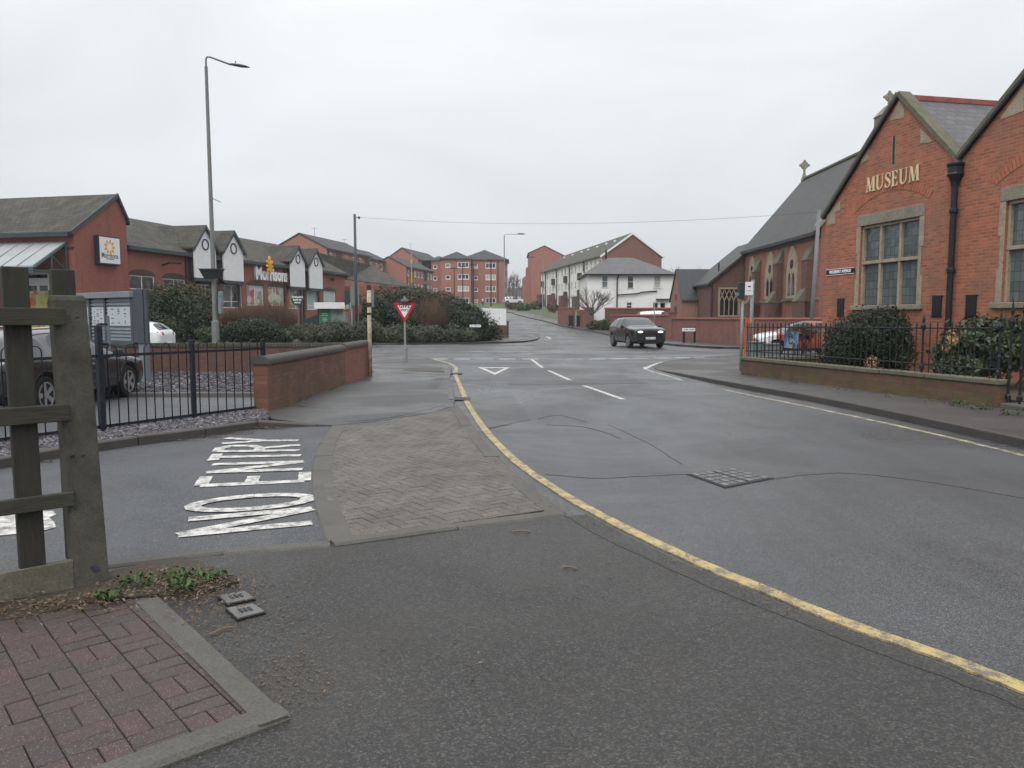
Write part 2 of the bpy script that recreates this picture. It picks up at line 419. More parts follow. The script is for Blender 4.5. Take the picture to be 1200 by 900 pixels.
M = dict(
 brickjoint=plain('paving_joint_dirt', (.030,.027,.022), .95, .4, scale=12),
 road=asphalt('wet_road_asphalt', (.047,.050,.053), (.084,.087,.09), (.27,.58), 150, .25, .25, .45, lane=.6),
 service=asphalt('service_road_asphalt', (.052,.056,.062), (.096,.101,.108), (.40,.7), 130, .3, .15, .6),
 foot=asphalt('coarse_footway_asphalt', (.031,.0292,.0275), (.064,.061,.0575), (.45,.75), 115, .3, .3, .9, brown=(.034,.029,.022)),
 pave=asphalt('pavement_tarmac', (.043,.044,.044), (.082,.083,.082), (.20,.6), 120, .2, .35, .35, brown=(.07,.065,.055)),
 pave_r=asphalt('brownish_pavement_tarmac', (.047,.043,.041), (.085,.078,.075), (.4,.75), 120, .3, .15, .35),
 patch=asphalt('tarmac_patch', (.04,.04,.041), (.09,.09,.09), (.45,.7), 100, .3, .15, .5),
 crack=plain('tar_seam', (.037,.037,.037), .8),
 kerb=stained('kerb_concrete', (.105,.10,.092), (.05,.05,.043), 3, .6, .75, 90, .3),
 kerb_flush=stained('edging_concrete', (.088,.083,.074), (.043,.041,.034), 2.2, .6, .8, 90, .35),
 kerb_dark=stained('dark_granite_kerb', (.055,.047,.043), (.02,.019,.018), 3, .6, .6, 60, .3),
 blocks=paver('herringbone_block', [(.092,.083,.073),(.112,.10,.088),(.08,.073,.066),(.10,.088,.075)]),
 redpave=paver('purple_red_block', [(.058,.036,.036),(.068,.039,.038),(.048,.035,.035),(.062,.042,.040),(.053,.038,.037)]),
 yellow=wornpaint('yellow_line_paint', (.43,.33,.135), (.11,.10,.085), .55, 9),
 paleyellow=wornpaint('faded_yellow_paint', (.44,.38,.25), (.12,.115,.10), .8, 6),
 white=wornpaint('road_marking_white', (.60,.585,.55), (.12,.12,.12), .45, 9),
 whiteworn=wornpaint('worn_road_marking', (.40,.40,.395), (.12,.12,.12), .5, 5),
 soil=stained('damp_soil', (.05,.038,.026), (.025,.022,.014), 1.5, .7, .9, 40, .6),
 grass=stained('rough_grass', (.05,.078,.025), (.075,.075,.038), .4, .6, .9, 8, .5),
 terrain=stained('distant_ground', (.06,.065,.05), (.045,.05,.035), .1, .6, .9, 3, .2),
 slate_chip=leafmat('slate_chippings', [(.05,.048,.055),(.10,.095,.105),(.16,.15,.165),(.075,.06,.07),(.22,.215,.225)], .6),
 gravelbase=stained('gravel_base', (.06,.056,.06), (.03,.028,.03), 6, .6, .9, 50, .5),
 mus_brick=brick('orange_red_brick', (.44,.138,.070), (.265,.076,.046), (.33,.17,.11), (.15,.105,.07), .6, .225, .078, .012, streak=.42),
 mus_arch=brick('rubbed_arch_brick', (.47,.15,.08), (.40,.12,.065), (.30,.14,.09), (.16,.09,.05), .3, .08, .4, .008),
 ch_brick=brick('church_brick', (.37,.14,.092), (.27,.098,.068), (.20,.11,.08), (.09,.06,.045), .5),
 dk_brick=brick('dark_stained_brick', (.16,.075,.055), (.115,.055,.043), (.10,.065,.05), (.06,.045,.035), .5),
 shop_brick=brick('smooth_red_brick', (.31,.098,.07), (.26,.082,.06), (.23,.095,.072), (.15,.065,.05), .35, ms=.006, bumpy=.2),
 flat_brick=brick('apartment_brick', (.345,.145,.108), (.30,.125,.095), (.33,.165,.125), (.27,.115,.085), .4, ms=.006, bumpy=.2),
 wall_brick=brick('garden_wall_brick', (.27,.105,.08), (.20,.08,.063), (.20,.11,.085), (.10,.06,.05), .5),
 low_brick=brick('mossy_wall_brick', (.155,.066,.042), (.085,.042,.031), (.075,.058,.042), (.035,.03,.022), .85, moss=((.085,.080,.024), .10, .62)),
 left_brick=brick('weathered_wall_brick', (.21,.082,.052), (.125,.05,.036), (.10,.07,.055), (.05,.037,.03), .85, moss=((.075,.068,.028), .05, .62)),
 terr_brick=brick('terrace_gable_brick', (.24,.095,.072), (.185,.075,.06), (.18,.10,.08), (.13,.07,.055), .4),
 stone=stained('sandstone', (.34,.275,.195), (.14,.13,.105), 2.5, .6, .85, 30, .3),
 stone_grey=stained('grey_weathered_stone', (.24,.22,.17), (.10,.105,.075), 2.5, .6, .9, 30, .3),
 coping_moss=stained('mossy_stone_coping', (.13,.12,.085), (.065,.07,.032), 4, .8, .95, 40, .5),
 coping_dark=stained('dark_coping_stone', (.085,.075,.06), (.035,.04,.022), 2.5, .7, .9, 30, .4),
 coping_conc=stained('half_round_coping_concrete', (.058,.054,.049), (.05,.052,.045), 4, .6, .85, 50, .4),
 coping_red=plain('red_clay_coping', (.36,.13,.095), .75, .2, scale=5),
 slate=tiles('welsh_slate', (.055,.053,.06), (.095,.09,.10), (.14,.14,.10), .25, .3, .22, .5),
 ch_slate=tiles('church_slate', (.028,.029,.033), (.042,.043,.047), (.12,.115,.055), .25, .3, .2, .6),
 dk_slate=tiles('dark_new_slate', (.022,.025,.032), (.03,.033,.04), None, 0, .3, .25, .6),
 shop_tile=tiles('brown_concrete_tile', (.036,.034,.030), (.058,.053,.045), (.11,.105,.08), .55, .33, .3, .85, .03),
 flat_tile=tiles('grey_concrete_tile', (.034,.034,.038), (.048,.048,.052), (.1,.1,.09), .25, .33, .3, .85),
 terr_tile=tiles('mossy_terrace_tile', (.055,.053,.047), (.072,.068,.058), (.15,.14,.06), .4, .33, .3, .85),
 ridge_red=plain('red_ridge_tile', (.26,.075,.06), .7, .25, scale=4),
 render=stained('white_render', (.80,.79,.77), (.48,.46,.42), .8, .45, .85, 20, .1, .5, .75),
 render2=stained('cream_render', (.78,.76,.71), (.40,.37,.31), .7, .5, .85, 20, .1, .5, .75),
 panelwhite=plain('white_cladding', (.72,.72,.73), .5, .05),
 whiteupvc=plain('white_window_frame', (.75,.75,.75), .4, .05),
 cream=plain('cream_frame', (.55,.50,.40), .5, .1),
 fascia=plain('dark_teal_fascia', (.035,.05,.058), .4, .15),
 brownpanel=plain('dark_brown_panel', (.06,.038,.035), .6, .15),
 glass=glass('window_glass'), leaded=glass('leaded_glass', (.075,.092,.097), .12, (.16,.22)),
 paneL=glass('pale_window_glass', (.14,.165,.165), .1), paned=glass('dark_glass', (.012,.014,.017), .05),
 carglass=glass('car_glass', (.012,.015,.017), .05),
 blackmetal=plain('black_painted_iron', (.014,.014,.016), .45, .3, scale=20),
 navy=plain('navy_painted_iron', (.012,.015,.022), .4, .3, scale=12),
 greymetal=plain('dark_grey_metal', (.055,.065,.078), .45, .1), midmetal=plain('grey_painted_metal', (.16,.185,.205), .45, .12),
 slat=plain('louvre_blue_grey', (.20,.235,.265), .45, .1), paper=plain('pale_panel', (.40,.44,.475), .6, .05),
 galv=stained('galvanised_steel', (.22,.232,.232), (.15,.16,.15), 1.5, .5, .5, 30, .1), galv_d=stained('weathered_column_paint', (.17,.175,.17), (.10,.105,.095), 1.2, .6, .6, 25, .15),
 creampole=stained('peeling_cream_paint', (.44,.38,.25), (.12,.08,.05), 6, .8, .8, 25, .3, .45, .62),
 rust=plain('rusty_iron', (.06,.03,.02), .85, .4, scale=20),
 wood=None, postconc=stained('aggregate_concrete_post', (.088,.081,.064), (.030,.029,.024), 4.5, .85, .95, 110, .9, .38, .66),
 boardconc=stained('concrete_gravel_board', (.125,.116,.088), (.06,.058,.035), 3, .75, .95, 70, .5),
 gold=plain('gilded_letter', (.66,.53,.34), .45, .1), signwhite=plain('sign_white', (.72,.72,.73), .4, .04),
 signred=plain('sign_red', (.42,.018,.035), .4, .1), signblack=plain('sign_black', (.012,.013,.016), .4, .1),
 lettering=plain('lettering_dark', (.03,.035,.05), .5, .1), letteringw=plain('lettering_white', (.86,.86,.86), .4, .05),
 yellowem=plain('emblem_yellow', (.72,.36,.02), .45, .1), greensign=plain('sign_green', (.035,.16,.085), .5, .1), darkgreen=plain('sign_dark_green', (.012,.045,.042), .5, .1),
 lightteal=plain('window_blind', (.40,.47,.46), .6, .08),
 yellowpost=plain('yellow_paint', (.55,.33,.03), .5, .1), orange=plain('orange_plastic', (.42,.10,.03), .5, .1),
 tin=stained('corrugated_canopy', (.32,.34,.35), (.2,.21,.21), 1.2, .5, .5, 20, .1), tealmetal=plain('teal_canopy_frame', (.05,.075,.08), .5, .1),
 tyre=plain('tyre_rubber', (.012,.012,.012), .8, .2), alloy=plain('alloy_rim', (.42,.42,.43), .3, .1, metal=.7),
 carblack=paint('dark_grey_metallic_paint', (.010,.0105,.013), .22, .7, 0), carsuv=paint('charcoal_metallic_paint', (.011,.0135,.016), .22, .7, 0), carwhite=paint('white_car_paint', (.66,.67,.68), .25, .7), carorange=paint('orange_car_paint', (.24,.058,.034), .35, .4),
 blacktrim=plain('black_plastic_trim', (.012,.012,.013), .5, .1), redlens=plain('red_tail_lens', (.36,.012,.012), .2, .1), lamp=plain('lit_headlamp', (.8,.8,.8), .2, 0, emit=((.95,.97,1), 3.0)), chrome=plain('bright_trim', (.5,.5,.5), .2, .05, metal=.9),
 plate=plain('number_plate_white', (.7,.7,.68), .5, .05), plasticbin=plain('wheelie_bin_plastic', (.018,.018,.022), .5, .15), cabinet=plain('grey_green_cabinet', (.15,.185,.18), .55, .15),
 bark=stained('grey_bark', (.085,.075,.062), (.05,.05,.035), 5, .6, .9, 40, .5), twig=leafmat('bare_twigs', [(.085,.075,.066),(.14,.125,.11),(.11,.097,.086)], .8),
 redtwig=leafmat('reddish_dogwood_stems', [(.11,.065,.045),(.16,.085,.055),(.09,.062,.044),(.13,.10,.065)], .8),
 tan=leafmat('dry_brown_heads', [(.10,.065,.045),(.17,.11,.075),(.07,.045,.035)], .8),
 leaf_dark=leafmat('dark_evergreen_leaves', [(.009,.018,.009),(.016,.029,.012),(.028,.045,.017),(.012,.023,.011)], .42),
 leaf_mid=leafmat('mid_green_leaves', [(.028,.046,.02),(.045,.068,.026),(.07,.092,.036),(.035,.052,.024)], .5),
 leaf_grey=leafmat('grey_green_leaves', [(.042,.054,.033),(.065,.078,.047),(.095,.108,.07),(.036,.046,.028)], .55),
 leaf_var=leafmat('laurel_leaves', [(.012,.026,.012),(.024,.046,.018),(.048,.075,.03),(.075,.09,.048),(.018,.032,.015)], .35),
 leaf_olive=leafmat('olive_twiggy_leaves', [(.038,.043,.022),(.06,.062,.033),(.085,.08,.045),(.034,.038,.024)], .6),
 leaf_pale=leafmat('yellow_pink_leaves', [(.30,.17,.06),(.38,.2,.12),(.25,.2,.07)], .5),
 litter=leafmat('fallen_leaves', [(.085,.052,.03),(.14,.095,.06),(.055,.036,.024),(.20,.15,.10),(.045,.035,.026)], .8),
 weed=leafmat('weed_leaves', [(.035,.065,.018),(.06,.095,.03),(.045,.07,.025),(.085,.12,.045)], .6), skin=plain('skin', (.45,.28,.2), .6, .05), clothw=plain('white_cloth', (.6,.58,.56), .9, .05), clothd=plain('dark_cloth', (.03,.03,.04), .9, .1),
 bluepaint=None, poster=None, fruit=None,
)
def woodmat():
    m, nt, b = newmat('weathered_dark_timber')
    p = geopos(nt); mp = N(nt, 'ShaderNodeMapping'); mp.inputs['Scale'].default_value = (14, 14, 1.6); L(nt, p, mp.inputs['Vector'])
    g = noise(nt, mp.outputs[0], 4, 7, .7, .6); f = noise(nt, p, 2.5, 5)
    c = ramp(nt, g, [(.25, (.009,.0085,.007)), (.55, (.025,.0225,.018)), (.8, (.045,.041,.032))])
    L(nt, mix(nt, ramp(nt, f, [(.45, 0), (.7, .5)]), c, (.035,.038,.024)), b.inputs['Base Color'])
    b.inputs['Roughness'].default_value = .85; bump(nt, b, g, .6, .008); return m
def woodrail():
    m, nt, b = newmat('weathered_rail_timber')
    p = geopos(nt); mp = N(nt, 'ShaderNodeMapping'); mp.inputs['Scale'].default_value = (1.6, 1.6, 16); L(nt, p, mp.inputs['Vector'])
    g = noise(nt, mp.outputs[0], 4, 7, .7, .8); f = noise(nt, p, 3, 5)
    c = ramp(nt, g, [(.25, (.016,.0145,.012)), (.55, (.036,.032,.025)), (.8, (.062,.056,.044))])
    L(nt, mix(nt, ramp(nt, f, [(.45, 0), (.7, .6)]), c, (.045,.052,.03)), b.inputs['Base Color'])
    b.inputs['Roughness'].default_value = .85; bump(nt, b, g, .6, .008); return m
def splotch(name, cols, sc=3.0, rough=.4):
    m, nt, b = newmat(name)
    p = geopos(nt); v = N(nt, 'ShaderNodeTexVoronoi'); v.inputs['Scale'].default_value = sc; L(nt, p, v.inputs['Vector'])
    s = N(nt, 'ShaderNodeSeparateColor'); L(nt, v.outputs['Color'], s.inputs[0])
    n = len(cols)
    L(nt, ramp(nt, s.outputs[0], [(i/n, c) for i, c in enumerate(cols)], 'CONSTANT'), b.inputs['Base Color'])
    b.inputs['Roughness'].default_value = rough; return m
M['wood'] = woodmat(); M['woodrail'] = woodrail()
M['poster'] = splotch('window_poster_print', [(.45,.42,.40),(.35,.06,.08),(.20,.22,.25),(.30,.32,.12),(.5,.5,.52),(.38,.2,.08)], 1.6)
M['postergreen'] = splotch('green_poster_print', [(.16,.30,.08),(.45,.47,.40),(.10,.2,.06),(.3,.14,.12),(.28,.36,.2)], 1.6)
M['fruit'] = splotch('fruit_poster_print', [(.42,.42,.10),(.50,.50,.30),(.30,.36,.06),(.55,.10,.03),(.38,.30,.08),(.5,.42,.2)], 3.2)
M['bluepaint'] = splotch('painted_blue_panel', [(.05,.11,.22),(.09,.18,.30),(.05,.11,.22),(.28,.25,.17),(.16,.25,.32),(.03,.05,.10)], 9)
M['curtain'] = plain('net_curtain', (.42,.41,.38), .8, .15, scale=9)
M['shopint'] = splotch('shop_window_view', [(.03,.035,.04),(.08,.08,.085),(.05,.055,.055),(.16,.155,.15),(.04,.04,.045)], 2.0, .15)
# ------------------------------------------------------------------ ground, roads, pavements, markings
def smooth_path(pts, n=6):
    P = [Vector((p[0], p[1])) for p in pts]; out = []
    for i in range(len(P)-1):
        a = P[max(i-1, 0)]; b = P[i]; c = P[i+1]; d = P[min(i+2, len(P)-1)]
        for k in range(n):
            t = k/n
            out.append(.5*((2*b)+(c-a)*t+(2*a-5*b+4*c-d)*t*t+(3*b-a-3*c+d)*t**3))
    out.append(P[-1]); return out
def normals2(P):
    o = []
    for i in range(len(P)):
        d = (P[min(i+1, len(P)-1)]-P[max(i-1, 0)])
        d = d.normalized() if d.length > 1e-9 else Vector((1, 0))
        o.append(Vector((-d.y, d.x)))     # left of travel
    return o
def sheet(name, pts, z, mat, skirt=.0, zs=None, kind='structure', parent=None):
    bm = bmesh.new()
    vs = [bm.verts.new((p[0], p[1], zs[i] if zs else z)) for i, p in enumerate(pts)]
    f = bm.faces.new(vs); f.normal_update()
    if f.normal.z < 0: f.normal_flip()
    if skirt:
        lo = [bm.verts.new((v.co.x, v.co.y, v.co.z-skirt)) for v in vs]
        n = len(vs)
        for i in range(n): bm.faces.new((vs[i], vs[(i+1) % n], lo[(i+1) % n], lo[i]))
    bmesh.ops.triangulate(bm, faces=[x for x in bm.faces if len(x.verts) > 4])
    me = bpy.data.meshes.new(name); bm.to_mesh(me); bm.free(); me.materials.append(mat); uvs(me)
    o = bpy.data.objects.new(name, me); COL.objects.link(o)
    if kind: o['kind'] = kind
    return o
def strip(name, pts, w, z, mat, n=6, jit=0.0, off=0.0, terrain=False, thick=0.0, taper=False, wob=0.0):
    P = smooth_path(pts, n) if n > 1 else [Vector(p) for p in pts]
    if wob:
        rw = random.Random(len(P)*7+int(w*1e4)); dx = dy = 0
        for i in range(1, len(P)-1):
            dx = dx*.72+rw.uniform(-wob, wob); dy = dy*.72+rw.uniform(-wob, wob); P[i] = P[i]+Vector((dx, dy))
    Nn = normals2(P); mb = MB(); A = []; B = []; rnd = random.Random(len(P)+int(w*1000))
    for i, p in enumerate(P):
        k = 1.0
        if taper: k = .25+.75*math.sin(PI*min(1, max(0, i/(len(P)-1))))
        q = p+Nn[i]*off
        a = q+Nn[i]*(w/2*k+rnd.uniform(-jit, jit)); b = q-Nn[i]*(w/2*k+rnd.uniform(-jit, jit))
        za = (zt(a.y) if terrain else 0)+z; zb = (zt(b.y) if terrain else 0)+z
        A.append((a.x, a.y, za)); B.append((b.x, b.y, zb))
    m = len(A); fs = [(i, m+i, m+i+1, i+1) for i in range(m-1)]
    vs = A+B
    if not thick: thick = max(.003, min(z, .05)-.0005)
    if thick:
        vs += [(x, y, zz-thick) for x, y, zz in A]+[(x, y, zz-thick) for x, y, zz in B]
        for i in range(m-1):
            fs.append((2*m+i, i, i+1, 2*m+i+1)); fs.append((m+i, 3*m+i, 3*m+i+1, m+i+1))
        fs.append((0, 2*m, 3*m, m)); fs.append((m-1, 2*m-1, 4*m-1, 3*m-1))
    mb.add(vs, fs); return structure(mb.build(name, mat, fix=True))
def kerb(name, pts, h, w, mat, side=1, n=5, stone=.9, terrain=False):
    """kerb stones along a path: visible face on the path, body on `side` (+1 left); h number or per-point list"""
    P0 = smooth_path(pts, n); hs0 = h if isinstance(h, (list, tuple)) else [h]*len(pts)
    H = []
    for i in range(len(pts)-1):
        for k in range(n): H.append(hs0[i]+(hs0[i+1]-hs0[i])*k/n)
    H.append(hs0[-1])
    # resample into stones
    cum = [0]
    for i in range(1, len(P0)): cum.append(cum[-1]+(P0[i]-P0[i-1]).length)
    tot = cum[-1]; ns = max(1, round(tot/stone)); rnd = random.Random(ns)
    def at(s):
        s = min(max(s, 0), tot)
        for i in range(1, len(cum)):
            if cum[i] >= s:
                t = (s-cum[i-1])/max(1e-9, cum[i]-cum[i-1])
                return P0[i-1].lerp(P0[i], t), H[i-1]+(H[i]-H[i-1])*t
        return P0[-1], H[-1]
    mb = MB(); c = .018
    for k in range(ns):
        a, ha = at(tot*k/ns+.005); b, hb = at(tot*(k+1)/ns-.005)
        d = (b-a).normalized(); nn = Vector((-d.y, d.x))*side; dz = rnd.uniform(-.004, .004); wv = rnd.uniform(-.004, .004)
        za = zt(a.y) if terrain else 0; zb = zt(b.y) if terrain else 0
        vs = []
        for p, hh, z0 in ((a, ha, za), (b, hb, zb)):
            f = p+nn*wv; i = p+nn*w
            vs += [(f.x, f.y, z0-.06), (f.x, f.y, z0+max(.004, hh-c)+dz), (f.x+nn.x*c, f.y+nn.y*c, z0+hh+dz), (i.x, i.y, z0+hh+dz), (i.x, i.y, z0-.06)]
        mb.add(vs, [(0,1,6,5),(1,2,7,6),(2,3,8,7),(3,4,9,8),(0,4,3,2,1),(5,6,7,8,9)])
    return structure(mb.build(name, mat, fix=True))
def ribbon(name, LP, RP, z, mat, n=6):
    A = smooth_path(LP, n); B = smooth_path(RP, n); m = min(len(A), len(B)); K = 4; vs = []; fs = []
    for i in range(m):
        for k in range(K+1):
            p = A[i].lerp(B[i], k/K); vs.append((p.x, p.y, zt(p.y)+z))
    for i in range(m-1):
        for k in range(K):
            a = i*(K+1)+k; fs.append((a, a+1, a+K+2, a+K+1))
    mb = MB(); mb.add(vs, fs); return structure(mb.build(name, mat))
def g2(*uvl): return [G(u, v) for u, v in uvl]
def gt2(*uvl): return [GT(u, v) for u, v in uvl]
# one terrain sheet out to the horizon
def terrain():
    ys = [-80, -20, 0, 20, 40, 52, 54, 56, 58, 60, 62, 64, 66, 68]+list(range(72, 275, 6))+[280, 350, 500, 900, 1600]
    xs = [-1500, -600, -250, -120, -60, -30, -15, 0, 15, 30, 60, 120, 250, 600, 1500]
    vs = [(x, y, zt(y)-.03) for y in ys for x in xs]; nx = len(xs); fs = []
    for j in range(len(ys)-1):
        for i in range(nx-1): a = j*nx+i; fs.append((a, a+1, a+nx+1, a+nx))
    mb = MB(); mb.add(vs, fs); return structure(mb.build('ground', M['terrain']))
terrain()
sheet('road', [(-70, -12), (70, -12), (70, 50.5), (-70, 50.5)], 0.0, M['road'])
# far road climbing the hill
RK = gt2((777, 404), (716, 394), (689, 388), (660, 383), (638, 377), (624, 374), (606, 369.5), (593, 366))+[(-8, 134), (-24, 152)]
LKf = [(.2, 50.0), (-.7, 56), (-.9, 66), (-1.7, 76), (-3.2, 86), (-4.8, 95), (-6.5, 103), (-8.5, 112), (-16, 126), (-30, 143)]
ribbon('far_road', [(-.5, 49.6)]+LKf[1:], [(8.3, 49.6)]+RK[1:], .006, M['road'])
# right-hand pavement of the far road, with kerb and grass verge
RKin = [(p[0]+w, p[1]+1.0) for p, w in zip(RK, (3.2, 3.0, 2.6, 2.3, 2.2, 2.2, 2.2, 2.2, 2.2, 2.2))]
CKr = g2((960, 410.5), (900, 410), (840, 408.7), (805, 406.5))+[RK[0]]
ribbon('far_pavement', CKr[:-1]+RK, [(18, 41.2), (14.6, 41.0), (12.4, 41.0), (12.0, 43)]+RKin, .11, M['pave'])
kerb('kerb', [(30, 38.6)]+CKr[:-1]+RK, .11, .14, M['kerb_dark'], side=-1, terrain=True, stone=1.4)
ribbon('pavement_corner', [(30, 39.0), (24, 38.9), (18, 38.8)], [(30, 41.2), (24, 41.2), (18, 41.2)], .108, M['pave'])
ribbon('grass_verge', [RKin[3], RKin[4], RKin[5], RKin[6], RKin[7], RKin[8]], [(15, 84), (15, 96), (13, 108), (11, 120), (8, 130), (2, 145)], .13, M['grass'])
ribbon('grass_lawn', [(-30, 136), (-14, 122), (-8.8, 112.5)], [(-34, 172), (-10, 172), (4, 168)], .05, M['grass'])
# left-hand far pavement in front of the hedges
LF = [(-34, 36.5)]+g2((150, 412), (250, 410), (400, 405), (500, 404), (590, 402.3), (619, 400.8), (631, 398), (629, 394.5))+[(.15, 56.5), (-.75, 62), (-1.0, 67), (-1.8, 76)]
LI = [(-34, 42), (-24, 42.3), (-17, 42.6), (-9.4, 46.6), (-4.7, 47.0), (-1.6, 49.6), (-.9, 51), (-.6, 52.5), (-.7, 54), (-1.6, 58), (-2.6, 62), (-3.2, 67), (-4, 76)]
ribbon('left_pavement', LF, LI, .10, M['pave'])
kerb('kerb', LF, .10, .14, M['kerb_dark'], side=1, terrain=True, stone=1.4)
sheet('planting_bed', [(-34, 42.2), (-24, 42.4), (-17, 42.7), (-9.4, 46.7), (-4.7, 47.1), (-1.7, 49.8), (-1.2, 54), (-2.4, 60), (-8, 66), (-16, 62), (-34, 56)], .14, M['soil'])
# near right pavement with kerb
NR = [(6.0, -10), (6.25, 0), (6.48, 6)]+g2((1200, 526), (1100, 503), (1000, 481), (930, 467), (860, 454), (800, 441), (773, 434.5), (766, 430), (776, 425), (800, 421.5), (830, 419.5), (870, 418.5), (960, 418))+[(32, 31.8)]
NRz = [.12, .12, .12, .12, .12, .12, .12, .11, .07, .025, .02, .02, .025, .04, .08, .1, .11]
NRs = smooth_path(NR, 4); nz = []
for i in range(len(NR)-1):
    for k in range(4): nz.append(NRz[i]+(NRz[i+1]-NRz[i])*k/4)
nz.append(NRz[-1])
sheet('right_pavement', [(p.x, p.y) for p in NRs]+[(32, -10)], 0, M['pave_r'], skirt=.2, zs=[z-.006 for z in nz]+[.12])
kerb('kerb', NR, NRz, .13, M['kerb_dark'], side=-1, stone=.91)
sheet('museum_yard', [(8.8, 13.0), (6.95, 22.6), (9.4, 24.5), (12.2, 13.0)], .2, M['soil'], skirt=.1)
# near left corner pavement
ISL_TOP = g2((395, 500), (450, 494), (500, 486), (531, 477.5))
NLr = g2((533, 470), (531, 455), (527, 445), (528.5, 437), (529, 431), (519, 426), (505, 422), (487, 419), (465, 417.3), (434, 416.6))+[(-12, 32.2), (-34, 31.0)]
NLz = [.03, .05, .055, .05, .03, .03, .05, .07, .09, .1, .1, .1]
pl = g2((318, 498), (372, 500))
sheet('left_corner_pavement', pl+ISL_TOP+NLr+[(-34, 21.9), (-3.95, 21.9), (-3.8, 20.2), (-4.02, 12.5)], 0, M['pave'], skirt=.2, zs=[.1, .03, .024, .024, .024, .024]+NLz+[.1, .1, .1, .1])
kerb('kerb', NLr[:3], [.04, .056, .056], .12, M['kerb'], side=1, stone=.9)
kerb('kerb', NLr[3:], [.055, .035, .035, .06, .08, .1, .1, .1, .1], .12, M['kerb'], side=1, stone=.9)
# service road, car park, kerb and slate-chip beds
SK = [(-12, 4.6)]+g2((-150, 566), (0, 550), (115, 529), (250, 511), (318, 500.5), (372, 500))
sheet('service_road', [(-14, -4), (-3.0, 4.3)]+g2((125, 663), (240, 652), (388, 638), (372, 600), (366, 570), (368, 545), (376, 522), (388, 500))+[(-2.95, 11.6), (-4.3, 13.4), (-14, 9)], .004, M['service'])
sheet('car_park', [(-40, 3), (-14, 5.2), (-6.3, 9.35), (-5.57, 10.4), (-4.16, 12.75), (-4.0, 21.0), (-40, 21.8)], .008, M['service'])
kerb('kerb', SK, [.125, .125, .125, .125, .125, .11, .03], .13, M['kerb_dark'], side=1, stone=.91)
kin = [(p[0]-.07, p[1]+.12) for p in SK[:-1]]
BED1 = kin+[(-4.0, 12.45), (-4.25, 12.95), (-5.72, 10.5), (-6.5, 9.45), (-12, 5.0)]
sheet('gravel_bed', BED1, .10, M['gravelbase'], skirt=.12)
BED2 = [(-16, 15.8), (-4.15, 15.8), (-4.05, 21.7), (-16, 21.7)]
sheet('gravel_bed', BED2, .08, M['gravelbase'], skirt=.1)
kerb('kerb', [(-16, 15.65), (-10, 15.65), (-4.15, 15.65)], .1, .12, M['kerb'], side=1)
def chips(name, poly, z, n, size, mat, seed, label=None, bias=None):
    rnd = random.Random(seed); xs = [p[0] for p in poly]; ys = [p[1] for p in poly]; mb = MB()
    def inside(x, y):
        c = False; j = len(poly)-1
        for i in range(len(poly)):
            if (poly[i][1] > y) != (poly[j][1] > y) and x < (poly[j][0]-poly[i][0])*(y-poly[i][1])/(poly[j][1]-poly[i][1])+poly[i][0]: c = not c
            j = i
        return c
    k = 0
    while k < n:
        x, y = rnd.uniform(min(xs), max(xs)), rnd.uniform(min(ys), max(ys))
        if not inside(x, y): continue
        if bias and rnd.random() > bias(x, y): continue
        s = size*rnd.uniform(.5, 1.4); h = s*rnd.uniform(.25, .6); a = rnd.uniform(0, PI); tl = rnd.uniform(-.35, .35)
        pts = []
        for q in range(5):
            t = 2*PI*q/5+rnd.uniform(-.3, .3); r = s*rnd.uniform(.35, .6)
            px, py = r*math.cos(t), r*.65*math.sin(t)
            pts.append((x+px*math.cos(a)-py*math.sin(a), y+px*math.sin(a)+py*math.cos(a), z+h*.5+px*tl))
        b = [(p[0], p[1], p[2]-h) for p in pts]
        mb.add(pts+b, [(0,1,2,3,4)]+[(i, 5+i, 5+(i+1) % 5, (i+1) % 5) for i in range(5)]); k += 1
    o = mb.build(name, mat, fix=False)
    tag(o, label, 'gravel' if label else None, kind='stuff'); return o
chips('slate_chippings', [p for p in BED1 if p[0] > -9], .115, 5200, .05, M['slate_chip'], 3, 'purple grey slate chippings along the kerb in front of the black railing')
chips('slate_chippings', [(-12, 15.85), (-4.2, 15.85), (-4.1, 21.6), (-12, 21.6)], .095, 5200, .075, M['slate_chip'], 4, 'purple grey slate chippings at the foot of the car park brick wall')
